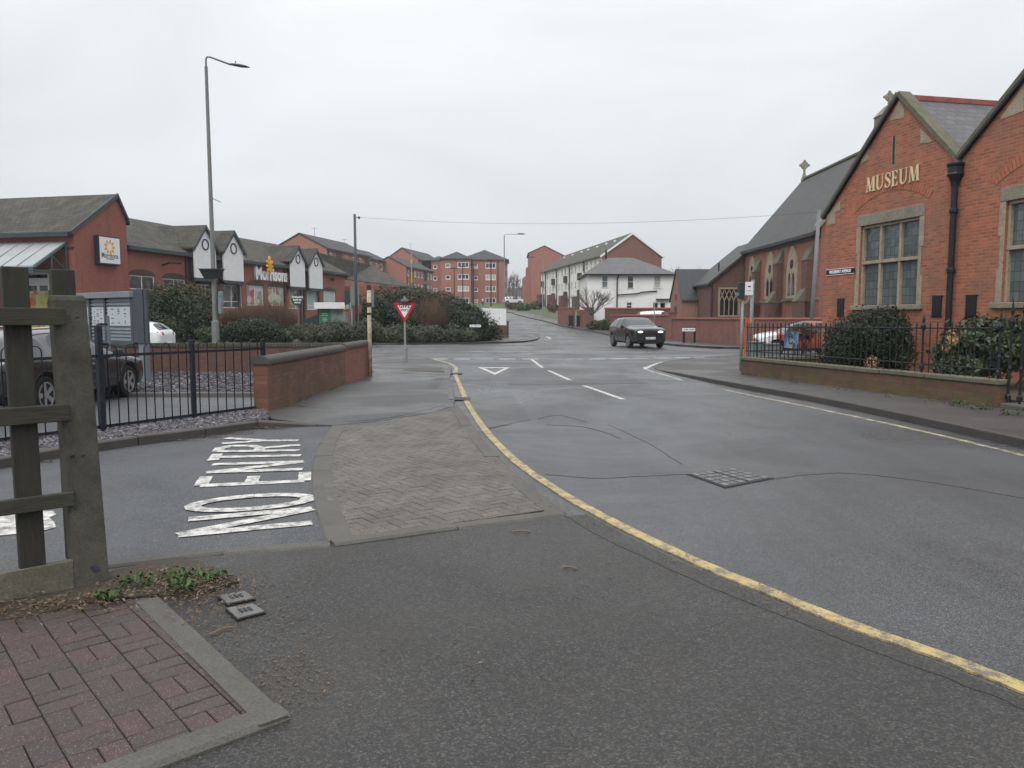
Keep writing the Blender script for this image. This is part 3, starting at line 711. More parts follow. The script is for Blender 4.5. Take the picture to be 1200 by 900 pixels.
# block paved crossing island with flush edgings
ISL = g2((405, 633), (388, 600), (379, 570), (380, 545), (386, 522))+ISL_TOP+g2((540, 486), (556, 508), (585, 541), (622, 573), (652, 598))
def inpoly(poly, x, y):
    c = False; j = len(poly)-1
    for i in range(len(poly)):
        if (poly[i][1] > y) != (poly[j][1] > y) and x < (poly[j][0]-poly[i][0])*(y-poly[i][1])/(poly[j][1]-poly[i][1])+poly[i][0]: c = not c
        j = i
    return c
def paving(name, poly, rot, herring, mat, z, bw, gap=.006, h=.02, seed=1, tilt=.0015):
    bh = bw/2; c_, s_ = math.cos(rot), math.sin(rot); rnd = random.Random(seed); mb = MB()
    ox = sum(p[0] for p in poly)/len(poly); oy = sum(p[1] for p in poly)/len(poly); R = int(9/bh)
    def brick_at(x0, y0, x1, y1):
        e = gap/2; Q = [(ox+a*c_-b*s_, oy+a*s_+b*c_) for a, b in ((x0+e, y0+e), (x1-e, y0+e), (x1-e, y1-e), (x0+e, y1-e))]
        ins = [inpoly(poly, *q) for q in Q]
        if not all(ins):
            sub_ = [(p[0], p[1]) for p in poly]
            for k in range(4):
                a, b = Q[k], Q[(k+1) % 4]; nw = []
                sd = lambda p: (b[0]-a[0])*(p[1]-a[1])-(b[1]-a[1])*(p[0]-a[0])
                for i in range(len(sub_)):
                    p, q = sub_[i-1], sub_[i]; sp, sq = sd(p), sd(q)
                    if (sp >= 0) != (sq >= 0): t = sp/(sp-sq); nw.append((p[0]+(q[0]-p[0])*t, p[1]+(q[1]-p[1])*t))
                    if sq >= 0: nw.append(q)
                sub_ = nw
                if len(sub_) < 3: return
            ar = sum(sub_[i-1][0]*sub_[i][1]-sub_[i][0]*sub_[i-1][1] for i in range(len(sub_)))/2
            if abs(ar) < 4e-4: return
            if ar < 0: sub_ = sub_[::-1]
            zz = z+rnd.uniform(-.0015, .0015); m = len(sub_)
            mb.add([(p[0], p[1], zz) for p in sub_]+[(p[0], p[1], zz-h) for p in sub_], [tuple(range(m))]+[(i, m+i, m+(i+1) % m, (i+1) % m) for i in range(m)]); return
        ch = .004; zz = z+rnd.uniform(-.0015, .0015); ta, tb = rnd.uniform(-tilt, tilt), rnd.uniform(-tilt, tilt); vs = []
        for e, dz in ((gap/2, -h), (gap/2, -ch), (gap/2+ch, 0)):
            for (a, b, sa, sb) in ((x0+e, y0+e, -1, -1), (x1-e, y0+e, 1, -1), (x1-e, y1-e, 1, 1), (x0+e, y1-e, -1, 1)): vs.append((ox+a*c_-b*s_, oy+a*s_+b*c_, zz+dz+ta*sa+tb*sb))
        mb.add(vs, [(8, 9, 10, 11)]+[(i, (i+1) % 4, 4+(i+1) % 4, 4+i) for i in range(4)]+[(4+i, 4+(i+1) % 4, 8+(i+1) % 4, 8+i) for i in range(4)])
    for i in range(-R, R):
        for j in range(-R, R):
            if herring:
                k = (i-j) % 4
                if k == 0: brick_at(i*bh, j*bh, (i+2)*bh, (j+1)*bh)
                elif k == 3: brick_at(i*bh, j*bh, (i+1)*bh, (j+2)*bh)
            elif i % 2 == 0 and j % 2 == 0:
                x, y = i*bh, j*bh
                if (i//2+j//2) % 2 == 0: brick_at(x, y, x+bw, y+bh); brick_at(x, y+bh, x+bw, y+bw)
                else: brick_at(x, y, x+bh, y+bw); brick_at(x+bh, y, x+bw, y+bw)
    structure(mb.build(name, mat, fix=False))
sheet('paving_bed', ISL, .011, M['brickjoint'], skirt=.03)
paving('block_paving', ISL, math.radians(38), True, M['blocks'], .018, .2)
def flush(pts, w, z=.022, mat='kerb_flush', n=5): return kerb('edging_kerb', pts, z, w, M[mat], side=1, n=n, stone=.91)
flush(g2((381, 638), (369, 600), (364, 570), (366, 545), (374, 522), (389, 499))[::-1], .21)
flush(g2((664, 603), (630, 577), (592, 544), (562, 510), (545, 487), (536, 476)), .17)
flush(g2((392, 642), (480, 630), (570, 617), (664, 605)), .14, .026)
flush(g2((122, 668), (180, 659), (240, 653), (310, 646.5), (388, 642)), .12, .02)
# coarse footway in the foreground
YL = g2((1290, 846), (1200, 808), (1100, 769), (1000, 734.5), (900, 694), (800, 652), (700, 603), (640, 567), (600, 537), (570, 506), (550, 477), (541, 457), (534, 441))
YLs = smooth_path(YL, 5); YN = normals2(YLs)
fr = [(p.x+q.x*.10, p.y+q.y*.10) for p, q in zip(YLs[:31], YN[:31])]
sheet('footway', [(2.9, -6), (2.75, 1.5)]+fr+g2((664, 606), (570, 618), (480, 631), (392, 643), (240, 654), (122, 669))+[(-3.2, 4.15), (-6.5, 1.5), (-6.5, -6)], .010, M['foot'], skirt=.03)
# red block paving and its edging at lower left
tip = Vector(G(343, 847)); cA = Vector(G(188, 704)); cB = Vector(G(205, 899)); dB = (cB-tip).normalized()
far = tip+dB*3.2
RP = [tip, cA, (-2.95, 4.02), (-4.6, 3.0), far]
sheet('paving_bed', [tip+Vector((-.03, .0)), cA, (-2.95, 4.02), (-4.6, 3.0), far+Vector((0, .03))], .018, M['brickjoint'], skirt=.03)
cRP = sum((Vector(p) for p in RP), Vector((0, 0)))/5
paving('red_paving', [tip+Vector((-.09, .0)), cA+Vector((-.05, -.02)), RP[2], RP[3], far+Vector((0, .06))], math.atan2(dB.y, dB.x), False, M['redpave'], .028, .204, .005, .012, 2, .0025)
def edge_strip(a, b, w, nm='edging_kerb'): 
    kerb(nm, [a, (a+b)/2, b], .034, w, M['kerb_flush'], side=1, stone=.91)
edge_strip(tip, cA, .135)
edge_strip(far, tip, .135)
rs_ = random.Random(4)
sl_ = smooth_path([cA+Vector((.06, .02)), cA+Vector((-.24, -.05)), (-3.1, 3.72), (-4.6, 2.8), (-4.6, 3.3), (-2.9, 4.45), (-2.35, 5.0), (-2.1, 4.98), (-1.85, 4.78), (-1.68, 4.6), (-1.85, 4.42), cA+Vector((.06, .02))], 6)
sheet('leaf_soil', [(p.x+rs_.uniform(-.018, .018), p.y+rs_.uniform(-.018, .018)) for p in sl_[:-1]], .0335, M['soil'], skirt=.025)
# ---- painted lines
strip('yellow_line', YL, .10, .0125, M['yellow'], 6, .006)
strip('yellow_line', g2((534, 441), (533.5, 436), (534, 431), (527, 426.5), (517, 423.5), (505, 421)), .12, .012, M['paleyellow'], 5, .01)
strip('yellow_line', g2((1330, 566), (1200, 534), (1100, 510), (1000, 488), (930, 473.5), (885, 464.5), (845, 456)), .085, .006, M['paleyellow'], 6, .012)
strip('yellow_line', g2((800, 446), (780, 440), (760, 434), (755, 430)), .10, .006, M['whiteworn'], 5, .02)
strip('white_line', g2((755, 433), (764, 428.5), (777, 424.5)), .14, .010, M['white'], 4, .015)
for a, b in (((684, 452), (730, 468)), ((643, 434.5), (668, 445.5)), ((621, 420), (636, 431))):
    strip('white_line', g2(a, ((a[0]+b[0])/2, (a[1]+b[1])/2), b), .11, .006, M['white'], 3, .004)
rnd = random.Random(5)
for k in range(13):
    x = -3.15+k*.88; y = 29.9+max(0, x-3.3)*.3
    if k == 5: continue
    mat = 'whiteworn' if k in (2, 6, 9, 12) else 'white'
    strip('give_way_line', [(x, y), (x+.32, y), (x+.64, y+(.03 if x > 3 else 0))], .30, .006, M[mat], 2, .02)
strip('give_way_line', [(-2.0, 36.4), (0, 36.3), (3.4, 36.0), (6.5, 35.6)], .16, .006, M['whiteworn'], 4, .03)
strip('give_way_line', [(5.0, 31.4), (6.2, 32.2), (7.4, 32.4), (9.0, 32.3)], .16, .006, M['whiteworn'], 4, .03)
for p in (((9.0, 38.0), (10.5, 38.1), (12, 38.1)), ((3.0, 51.3), (4.1, 50.4), (5.2, 49.5)), ((1.0, 57), (1.7, 55.6), (2.4, 54.2)), ((-9, 43.2), (-6, 44.0), (-3, 44.6))):
    strip('white_line', p, .12, .012, M['whiteworn'], 3, .02, terrain=True)
strip('white_line', gt2((640, 398), (645, 396.8), (640, 394.5)), .14, .012, M['white'], 3, .02, terrain=True)
# give-way triangle
ta, tb, tc = [Vector(p) for p in g2((560, 430.6), (598, 430.6), (580, 439.6))]; cen = (ta+tb+tc)/3
mb = MB(); O = [ta, tb, tc]; I = [cen+(p-cen)*.62 for p in O]
for i in range(3):
    j = (i+1) % 3; mb.poly([(*O[i], .006), (*O[j], .006), (*I[j], .006), (*I[i], .006)])
structure(mb.build('give_way_triangle', M['white']))
# NO ENTRY lettering: baseline on the right, letters rise to the left, run away from the camera
def no_entry():
    o = Vector((-1.60, 6.02)); adv = Vector((-.247, .969)); up = Vector((-.972, -.235))
    glyph = {'N': [[(0, 0), (0, 1)], [(0, 1), (1, 0)], [(1, 0), (1, 1)]],
             'O': [[(.5+.5*math.cos(a), .5+.5*math.sin(a)) for a in [2*PI*i/20 for i in range(21)]]],
             'E': [[(0, 0), (0, 1)], [(0, 1), (1, 1)], [(0, .52), (.8, .52)], [(0, 0), (1, 0)]],
             'T': [[(.5, 0), (.5, 1)], [(0, 1), (1, 1)]],
             'R': [[(0, 0), (0, 1)], [(0, 1), (.6, 1), (.95, .88), (.95, .62), (.6, .5), (0, .5)], [(.5, .5), (1, 0)]],
             'Y': [[(.5, 0), (.5, .45)], [(.5, .45), (0, 1)], [(.5, .45), (1, 1)]]}
    lay = [('N', 0, .46), ('O', .60, .50), ('E', 1.62, .44), ('N', 2.22, .46), ('T', 2.86, .44), ('R', 3.42, .44), ('Y', 3.98, .46)]
    mb = MB(); r = random.Random(2); w = .135; hgt = .98; kk = 0
    for ch, s, wd in lay:
        for st in glyph[ch]:
            up = Vector((-.935+.016*-s, -.36+.085*s)).normalized(); pts = [o+adv*(s+x*wd)+up*(y*hgt)+Vector((-.05*s, 0)) for x, y in st]
            P = []
            for i in range(len(pts)-1):
                for k in range(6): P.append(pts[i].lerp(pts[i+1], k/6))
            P.append(pts[-1]); Nn = normals2(P)
            vert = abs((pts[-1]-pts[0]).normalized().dot(adv)) > .8 and len(pts) == 2
            ww = w*(.95 if vert else 1.0); kk += 1
            A = [(*(p+n*(ww/2+r.uniform(-.004, .004))), .012+.0006*len(mb.f) % .003) for p, n in zip(P, Nn)]
            B = [(*(p-n*(ww/2+r.uniform(-.004, .004))), A[i][2]) for i, (p, n) in enumerate(zip(P, Nn))]
            m = len(A); zz = .010+.0009*(kk % 5)
            mb.add([(a[0], a[1], zz) for a in A]+[(b[0], b[1], zz) for b in B], [(i, m+i, m+i+1, i+1) for i in range(m-1)])
    structure(mb.build('no_entry_lettering', M['white'], fix=True))
no_entry()
sheet('white_marking', g2((-60, 634), (0, 629), (30, 626), (55, 622), (66, 619), (63, 612), (58, 608), (66, 604), (62, 600), (40, 600), (0, 602), (-60, 606)), .010, M['white'])
# ---- seams and cracks in the tarmac
for pts, w in ((((905, 562), (945, 557), (1000, 555), (1100, 567), (1210, 586)), .018), (((805, 556), (760, 558), (700, 561), (640, 556)), .012), (((615, 573), (700, 628), (850, 696), (980, 749), (1130, 806), (1230, 845)), .009),
               (((640, 498), (680, 500), (705, 506), (728, 514)), .03), (((800, 545), (760, 520), (712, 497)), .01), (((630, 491), (655, 487), (688, 495)), .022), 
               (((566, 505), (590, 499), (600, 498)), .05), (((470, 434), (500, 447), (490, 455)), .02), (((400, 497), (460, 491), (520, 477)), .03)):
    z = .034 if pts[0] in ((470, 434), (400, 497)) else (.014 if pts[0] == (615, 573) else .005)
    strip('tarmac_crack', g2(*pts), w*.48, z-.001, M['crack'], 16, w*.20, taper=True, wob=.011)
M['patch2'] = asphalt('browner_tarmac_patch', (.044,.0455,.047), (.080,.081,.083), (.32,.6), 140, .25, .2, .5)
sheet('tarmac_patch', g2((470, 441), (520, 446), (512, 457), (478, 455), (455, 447)), .062, M['patch'])
sheet('tarmac_patch', g2((596, 447), (742, 445), (760, 449), (596, 451.5)), .0042, M['patch2'], skirt=.004)
sheet('tarmac_patch', g2((541, 470), (600, 462), (622, 492), (566, 503)), .0042, M['patch2'], skirt=.004)
# tactile paving at the dropped kerb
sheet('tactile_paving', g2((477, 433.5), (519, 433.5), (521, 438.5), (475, 438.5)), .075, M['kerb_flush'], skirt=.03)
mb = MB(); a = Vector(G(477, 434)); b = Vector(G(519, 434)); c = Vector(G(475, 438.2))
for i in range(12):
    p = a.lerp(b, (i+.5)/12); q = Vector(G(475+46*(i+.5)/12, 438.2))
    mb.box(p.x-.028, p.x+.028, q.y+.03, p.y-.03, .076, .084)
structure(mb.build('tactile_ribs', M['kerb_flush']))
# iron covers set in the ground
def cover(px, name, label, cat, z, dark=False):
    P = [Vector((*G(*p), z)) for p in px]; c = sum(P, Vector())/4
    t = T(name, label, cat, c)
    mb = MB(); mb.extrude([c+(p-c)*1.0 for p in P], (0, 0, .008)); mb.build('frame', M['blackmetal'], t)
    mb = MB(); mb.extrude([c+(p-c)*.92+Vector((0, 0, .009)) for p in P], (0, 0, .008)); mb.build('lid', M['coverplate'], t)
    return t, P, c
M['coverplate'] = stained('worn_grey_cover', (.125,.123,.122), (.075,.072,.07), 9, .6, .55, 70, .4)
M['ironplate'] = stained('worn_cast_iron', (.036,.035,.035), (.03,.029,.028), 9, .6, .55, 70, .5)
M['ironlight'] = stained('polished_iron', (.125,.125,.125), (.06,.06,.058), 9, .6, .5, 70, .3)
for px, lb in ((((254, 703), (287, 697), (300, 706), (266, 713)), 'small grey iron stop tap cover nearer the concrete fence post'), (((264, 718), (297, 712), (312, 722), (278, 731)), 'small grey iron stop tap cover nearer the red block paving')):
    t, P, c = cover(px, 'tap_cover', lb, 'cover', .012); t['group'] = 'stop tap covers in the footway'
    mb = MB(); u = (P[1]-P[0])*.5; w = (P[3]-P[0])*.5
    for k in range(3):
        q = c+u*(-.32+.32*k)+Vector((0, 0, .018)); mb.extrude([q-u*.1-w*.3, q+u*.1-w*.3, q+u*.1+w*.3, q-u*.1+w*.3], (0, 0, .003))
    mb.build('raised_lettering', M['signblack'], t)
def manhole():
    P = [Vector((*G(*p), .003)) for p in ((804, 556), (857, 549.5), (908, 561), (850, 572.5))]; c = sum(P, Vector())/4
    t = T('manhole_cover', 'rectangular iron manhole cover with raised blocks in the wet road', 'manhole', c)
    mb = MB(); mb.extrude(P, (0, 0, .004)); mb.build('frame', M['blackmetal'], t)
    def at(u, v): return P[0]*(1-u)*(1-v)+P[1]*u*(1-v)+P[2]*u*v+P[3]*(1-u)*v
    for h in (0, 1):
        mb = MB(); u0, u1 = (.03, .485) if h == 0 else (.515, .97)
        mb.extrude([at(u0, .03)+Vector((0,0,.005)), at(u1, .03)+Vector((0,0,.005)), at(u1, .97)+Vector((0,0,.005)), at(u0, .97)+Vector((0,0,.005))], (0, 0, .003))
        o = mb.build('lid', M['ironplate'], t)
        mb = MB()
        for i in range(3):
            for j in range(5):
                if (i+j) % 2: continue
                a0 = u0+(u1-u0)*(i+.12)/3; a1 = u0+(u1-u0)*(i+.88)/3; b0 = .05+.9*(j+.1)/5; b1 = .05+.9*(j+.9)/5
                mb.extrude([at(a0, b0)+Vector((0,0,.0085)), at(a1, b0)+Vector((0,0,.0085)), at(a1, b1)+Vector((0,0,.0085)), at(a0, b1)+Vector((0,0,.0085))], (0, 0, .005))
                for q in range(2):
                    pass
        for i in range(3):
            for j in range(5):
                if (i+j) % 2 == 0: continue
                for q in range(3):
                    a0 = u0+(u1-u0)*(i+.1+.28*q)/3; a1 = u0+(u1-u0)*(i+.3+.28*q)/3; b0 = .05+.9*(j+.1)/5; b1 = .05+.9*(j+.9)/5
                    mb.extrude([at(a0, b0)+Vector((0,0,.0085)), at(a1, b0)+Vector((0,0,.0085)), at(a1, b1)+Vector((0,0,.0085)), at(a0, b1)+Vector((0,0,.0085))], (0, 0, .004))
        mb.build('raised_block', M['ironlight'], o)
manhole()
def gully(u0, u1, v, label):
    a = Vector(G(u0, v)); b = Vector(G(u1, v)); t = T('drain_gully', label, 'drain', (a.x, a.y, .014), group='drain gullies by the left kerb')
    x0, x1 = a.x, b.x; y0, y1 = a.y-.22, a.y+.22
    mb = MB(); mb.box(x0, x1, y0, y1, .012, .016); mb.build('pit', M['signblack'], t)
    mb = MB(); n = 7
    for i in range(n+1):
        x = x0+(x1-x0)*i/n; mb.box(x-.012, x+.012, y0, y1, .0175, .026)
    mb.box(x0-.02, x1+.02, y0-.02, y0, .0175, .0265); mb.box(x0-.02, x1+.02, y1, y1+.02, .0175, .0265)
    mb.build('grate', M['ironplate'], t)
gully(532, 550, 468.5, 'rusty drain gully at the left kerb, nearer the block paving')
gully(528, 541, 438.5, 'dark drain gully at the left kerb beside the ribbed tactile paving')
# leaf litter, weeds and twigs round the fence foot
def leaves(name, spots, n, size, mat, seed, label, cat='leaf litter', flat=.35, z=.04, lift=.05):
    rnd = random.Random(seed); mb = MB()
    for _ in range(n):
        cx, cy, rx, ry = rnd.choice(spots); r = math.sqrt(rnd.random()); t = rnd.uniform(0, 2*PI)
        x, y = cx+rx*r*math.cos(t), cy+ry*r*math.sin(t); s = size*rnd.uniform(.5, 1.4); a = rnd.uniform(0, 2*PI)
        d = Vector((math.cos(a), math.sin(a), rnd.uniform(-flat, flat))); w = Vector((-math.sin(a), math.cos(a), rnd.uniform(-flat, flat)))
        p = Vector((x, y, z+rnd.random()*lift))
        mb.add([p-d*s, p+w*s*.45+Vector((0, 0, s*.15)), p+d*s, p-w*s*.45+Vector((0, 0, s*.15))], [(0, 1, 2), (0, 2, 3)])
    o = mb.build(name, mat, fix=False); tag(o, label, cat, kind='stuff'); return o
leaves('leaf_litter', [(-2.25, 4.55, .28, .28), (-2.05, 4.6, .25, .22), (-2.75, 4.1, .28, .14), (-3.1, 3.8, .35, .14), (-2.45, 4.2, .25, .12), (-1.9, 4.45, .25, .25), (-2.5, 4.1, .45, .3), (-1.7, 4.3, .25, .4)], 2000, .0125, M['litter'], 1, 'brown fallen leaves heaped round the foot of the concrete fence post', lift=.03)
leaves('leaf_litter', [(-4.6, 10.1, .5, .1), (-4.0, 10.75, .4, .1), (-3.6, 11.2, .3, .08), (-5.6, 8.6, .4, .1), (-4.3, 10.4, .4, .1)], 1100, .015, M['litter'], 2, 'brown fallen leaves in the gutter below the slate chippings', z=.012, lift=.02)
leaves('leaf_litter', [(-1.5, 4.2, .35, .4), (-1.3, 3.5, .35, .3), (-.6, 3.4, .5, .5), (.1, 5.2, 1.1, .9), (1.2, 6.9, 1.3, 1.2)], 130, .012, M['litter'], 5, 'scattered leaf crumbs on the coarse tarmac in the foreground', z=.016, lift=.004, flat=.1)
leaves('weeds', [(-2.28, 4.5, .12, .08), (-2.05, 4.62, .13, .08), (-1.83, 4.6, .08, .06), (-2.3, 4.25, .09, .05), (-1.95, 4.42, .1, .06)], 420, .018, M['weed'], 3, 'green weeds growing beside the concrete fence post', 'weeds', flat=1.3, z=.045, lift=.05)
wl = [Vector(G(u, v, .12)) for u, v in ((875, 439), (900, 443), (930, 449), (985, 457), (1040, 465), (1090, 472), (1130, 477))]
leaves('weeds', [(p.x, p.y, .10+.2*(i % 2), .05) for i, p in enumerate(wl)], 320, .014, M['weed'], 6, 'small weeds along the foot of the mossy brick wall', 'weeds', flat=1.3, z=.12, lift=.06)
leaves('weeds', [(Vector(G(1150, 479, .12)).x, G(1150, 479, .12)[1], .2, .08), (*G(1185, 486, .12), .2, .08), (*G(1120, 475, .12), .15, .06)], 300, .022, M['weed'], 8, 'straggly weeds beside the gate step at the end of the mossy wall', 'weeds', flat=1.2, z=.12, lift=.08)
leaves('weeds', [(-3.93, 13.2, .05, .4), (-3.88, 14.3, .05, .6), (-3.84, 16.5, .04, 1)], 260, .012, M['weed'], 9, 'low moss and weeds along the foot of the brick wall with rounded coping', 'weeds', flat=1.0, z=.1, lift=.03)
gr = [Vector(G(u, v)) for u, v in ((1195, 529), (1150, 517), (1100, 506), (1050, 494), (1000, 483), (950, 473), (900, 463), (850, 453.5), (810, 445))]
leaves('gutter_grit', [(p.x-.12, p.y, .12, .35) for p in gr], 900, .011, M['litter'], 12, 'dark grit and leaf crumbs lying in the right-hand gutter', 'leaf litter', flat=.1, z=.008, lift=.006)
gl_ = [Vector(G(u, v)) for u, v in ((546, 492), (565, 512), (590, 540), (620, 566), (650, 590), (540, 475), (700, 612), (800, 664), (900, 706))]
leaves('gutter_grit', [(p.x, p.y, .16, .3) for p in gl_], 700, .010, M['litter'], 13, 'dark grit and leaf crumbs along the edge of the block paving and yellow line', 'leaf litter', flat=.1, z=.02, lift=.006)
leaves('leaf_crumbs', [(-1.45, 4.25, .4, .45), (-1.2, 3.7, .3, .4), (-1.75, 4.6, .3, .2), (-1.0, 3.3, .2, .3)], 900, .008, M['litter'], 14, 'fine brown leaf crumbs around the two small iron covers', 'leaf litter', flat=.15, z=.014, lift=.006)
mb = MB()
for a, b in (((246, 748), (273, 739)), ((600, 626), (622, 626)), ((660, 668), (676, 670)), ((150, 690), (215, 686))):
    p, q = G(*a), G(*b); mb.tube([(p[0], p[1], .02), ((p[0]+q[0])/2, (p[1]+q[1])/2+.01, .026), (q[0], q[1], .02)], .006, 5)
tag(mb.build('twig', M['tan']), 'dry twigs lying loose on the coarse tarmac', 'twigs', kind='stuff')
# ------------------------------------------------------------------ foreground: timber and concrete fence
def rbox(mb, c, d, L_, Wd, z0, z1, m=0):
    """box centred on c (x,y), long axis d, length L_, width Wd"""
    d = Vector(d).normalized(); n = Vector((-d.y, d.x)); c = Vector((c[0], c[1]))
    P = [c-d*L_/2-n*Wd/2, c+d*L_/2-n*Wd/2, c+d*L_/2+n*Wd/2, c-d*L_/2+n*Wd/2]
    mb.extrude([(p.x, p.y, z0) for p in P], (0, 0, z1-z0), m)
fd = Vector((-.76, -.65)); fd.normalize(); fn = Vector((-fd.y, fd.x))       # along the fence, going left
post = Vector((-2.585, 4.58))
fence = T('wooden_fence', 'weathered timber and concrete fence end at the left edge of the footway', 'fence', (post.x, post.y, 0))
mb = MB()
# concrete post: slightly tapering rectangular post with a weathered sloping top
d = Vector((math.cos(.76), math.sin(.76))); n = Vector((-d.y, d.x)); lean = Vector((-.055, .0))
def cp(z, hw, hd, sh): return [(*(post+lean*(z/1.75)+d*a*hw+n*b*hd), z) for a, b in ((-1, -1), (1, -1), (1, 1), (-1, 1))]
lv = [(-.25, .093, .07), (.0, .093, .07), (.5, .092, .069), (1.0, .091, .068), (1.5, .090, .067), (1.745, .089, .066), (1.775, .080, .055)]
rings = [cp(z, a, b, 0) for z, a, b in lv]; vs = [p for r in rings for p in r]; fs = [(3, 2, 1, 0), tuple(4*(len(lv)-1)+i for i in range(4))]
for i in range(len(lv)-1):
    for q in range(4): fs.append((i*4+q, i*4+(q+1) % 4, i*4+4+(q+1) % 4, i*4+4+q))
mb.add(vs, fs); o = mb.build('concrete_post', M['postconc'], fence, bevel=.008)
mb = MB()
for u, v in ((101, 372), (95, 535), (108, 534), (96, 578), (116, 372)):
    P = W(u-10, v, 4.48); mb.lathe((P.x, P.y, P.z), [(.006, -.012), (.006, .012)], 8, axis='y')
mb.build('bolt_hole', M['signblack'], o)
mb = MB(); P = post+d*.0-n*.0718
for a, z, s in ((.02, .125, .022), (.0, .14, .016)):
    q = P+d*a; mb.extrude([(q.x+d.x*s*math.cos(t), q.y+d.y*s*math.cos(t), z+s*.6*math.sin(t)) for t in [k*PI/4 for k in range(8)]], (-n.x*.0015, -n.y*.0015, 0))
mb.build('blue_paint_smear', plain('blue_smear', (.035, .04, .07), .9, .5, scale=60), o)
def tpost(u_base, zt_, off, wd, set_back=0.0):
    c = Vector(((u_base-600)/900*4.55, 0)); c = post+fd*off-fn*set_back
    mb = MB(); c2 = c+Vector((-.012, 0))
    P = []
    for z, cc in ((.16, c), (zt_, c2)):
        P += [(*(cc+fd*a*wd/2+fn*b*.04), z) for a, b in ((-1, -1), (1, -1), (1, 1), (-1, 1))]
    mb.add(P, [(3, 2, 1, 0), (4, 5, 6, 7), (0, 1, 5, 4), (1, 2, 6, 5), (2, 3, 7, 6), (3, 0, 4, 7)])
    return mb.build('timber_post', M['wood'], fence, bevel=.006)
tpost(0, 1.93, .035, .125, .118); tpost(0, 1.93, .295, .13); tpost(0, 1.9, .72, .125); tpost(0, 1.9, 1.1, .125)
for z, h, dz in ((1.65, .10, 0), (1.09, .10, 0), (.575, .085, 0)):
    a = post+fd*.06+fn*-.0; mb = MB(); ends = []
    for e, zz in ((post+fd*.075+fn*.064, z), (post+fd*1.6+fn*.064, z-.0)):
        ends.append([(*(e+fn*b), zz+c_) for b, c_ in ((-.022, -h/2), (.022, -h/2), (.022, h/2), (-.022, h/2))])
    mb.add(ends[0]+ends[1], [(0, 1, 2, 3), (7, 6, 5, 4), (0, 4, 5, 1), (1, 5, 6, 2), (2, 6, 7, 3), (3, 7, 4, 0)])
    mb.build('rail', M['woodrail'], fence, bevel=.005)
mb = MB(); rbox(mb, post+fd*.90+fn*.03, fd, 1.62, .055, .01, .20); mb.build('gravel_board', M['boardconc'], fence, bevel=.006)
# ------------------------------------------------------------------ bow-top railing along the car park
RL = [Vector((-7.5, 7.6)), Vector((-5.57, 10.36)), Vector((-4.13, 12.78))]
rail = T('bow_top_railing', 'black bow-top railing between slate chippings and the car park', 'railing', (-5.57, 10.36, .1))
dirr = (RL[2]-RL[1]).normalized(); perp = Vector((-dirr.y, dirr.x))
def at_r(s): return RL[1]+dirr*s          # s=0 at the gate post, negative to the left
lenr = (RL[2]-RL[1]).length
mb = MB(); rbox(mb, at_r(0), dirr, .075, .075, 0, 1.53); mb.lathe((at_r(0).x, at_r(0).y, 1.53), [(.03, 0), (.02, .02), (.002, .03)], 10); mb.build('post', M['navy'], rail, bevel=.005)
for s, h in ((1.44, 1.30), (lenr-.02, 1.28), (-2.6, 1.3)):
    mb = MB(); rbox(mb, at_r(s), dirr, .06, .06, 0, h); mb.build('post', M['navy'], rail, bevel=.005)
spans = [(-2.57, -.04), (.04, 1.41), (1.47, lenr-.05)]
mb = MB()
for a, b in spans:
    for z in (.16, 1.12): rbox(mb, at_r((a+b)/2), dirr, b-a, .012, z-.02, z+.02)
mb.build('rail', M['navy'], rail)
for a, b in spans:
    n = max(2, round((b-a)/.30)); st = (b-a)/n
    for k in range(n):
        c = a+st*(k+.5); hw = st*.25
        P = [at_r(c-hw)]; pts = [(*at_r(c-hw), .13), (*at_r(c-hw), 1.20)]
        for q in range(1, 8):
            t = PI-PI*q/8; pts.append((*at_r(c+hw*math.cos(t)), 1.20+hw*math.sin(t)))
        pts += [(*at_r(c+hw), 1.20), (*at_r(c+hw), .13)]
        mb = MB(); mb.tube(pts, .0085, 6); mb.build('bow_bar', M['navy'], rail, smooth=True)
pq = at_r(.12)
sg = T('small_sign_plate', 'small grey sign plate seen edge-on beside the tallest railing post', 'sign', (pq.x, pq.y, 1.2))
mb = MB(); e = Vector((-.36, .93)).normalized(); rbox(mb, pq+e*.17+Vector((.0, 0)), e, .34, .006, 1.18, 1.66); mb.build('plate', M['midmetal'], sg)
mb = MB(); rbox(mb, pq+Vector((-.05, -.0)), (1, 0), .12, .02, 1.26, 1.29); rbox(mb, pq+Vector((-.05, 0)), (1, 0), .12, .02, 1.53, 1.56); mb.build('bracket', M['navy'], sg)
# ------------------------------------------------------------------ brick wall with half-round coping
def half_round(mb, a, b, w, z0, h, k=8, lip=.05):
    a, b = Vector(a), Vector(b); d = (b-a).normalized(); n = Vector((-d.y, d.x))
    prof = [(-w/2, 0), (-w/2, lip)]+[(-w/2*math.cos(PI*i/k), lip+(h-lip)*math.sin(PI*i/k)) for i in range(1, k)]+[(w/2, lip), (w/2, 0)]
    m = len(prof); vs = [(*(a+n*x), z0+z) for x, z in prof]+[(*(b+n*x), z0+z) for x, z in prof]
    mb.add(vs, [tuple(range(m))[::-1], tuple(range(m, 2*m))]+[(i, (i+1) % m, m+(i+1) % m, m+i) for i in range(m)])
wA, wB = Vector((-4.02, 12.6)), Vector((-3.80, 20.3)); wd_ = (wB-wA).normalized(); wn = Vector((-wd_.y, wd_.x))
lw = T('brick_wall', 'low weathered brick wall with grey half-round coping beside the pavement', 'wall', (wA.x, wA.y, 0))
wmid = wA+wd_*5.2
mb = MB(); rbox(mb, (wA+wmid)/2+wn*.12, wd_, 5.2, .24, 0, .87); mb.build('brickwork', M['left_brick'], lw)
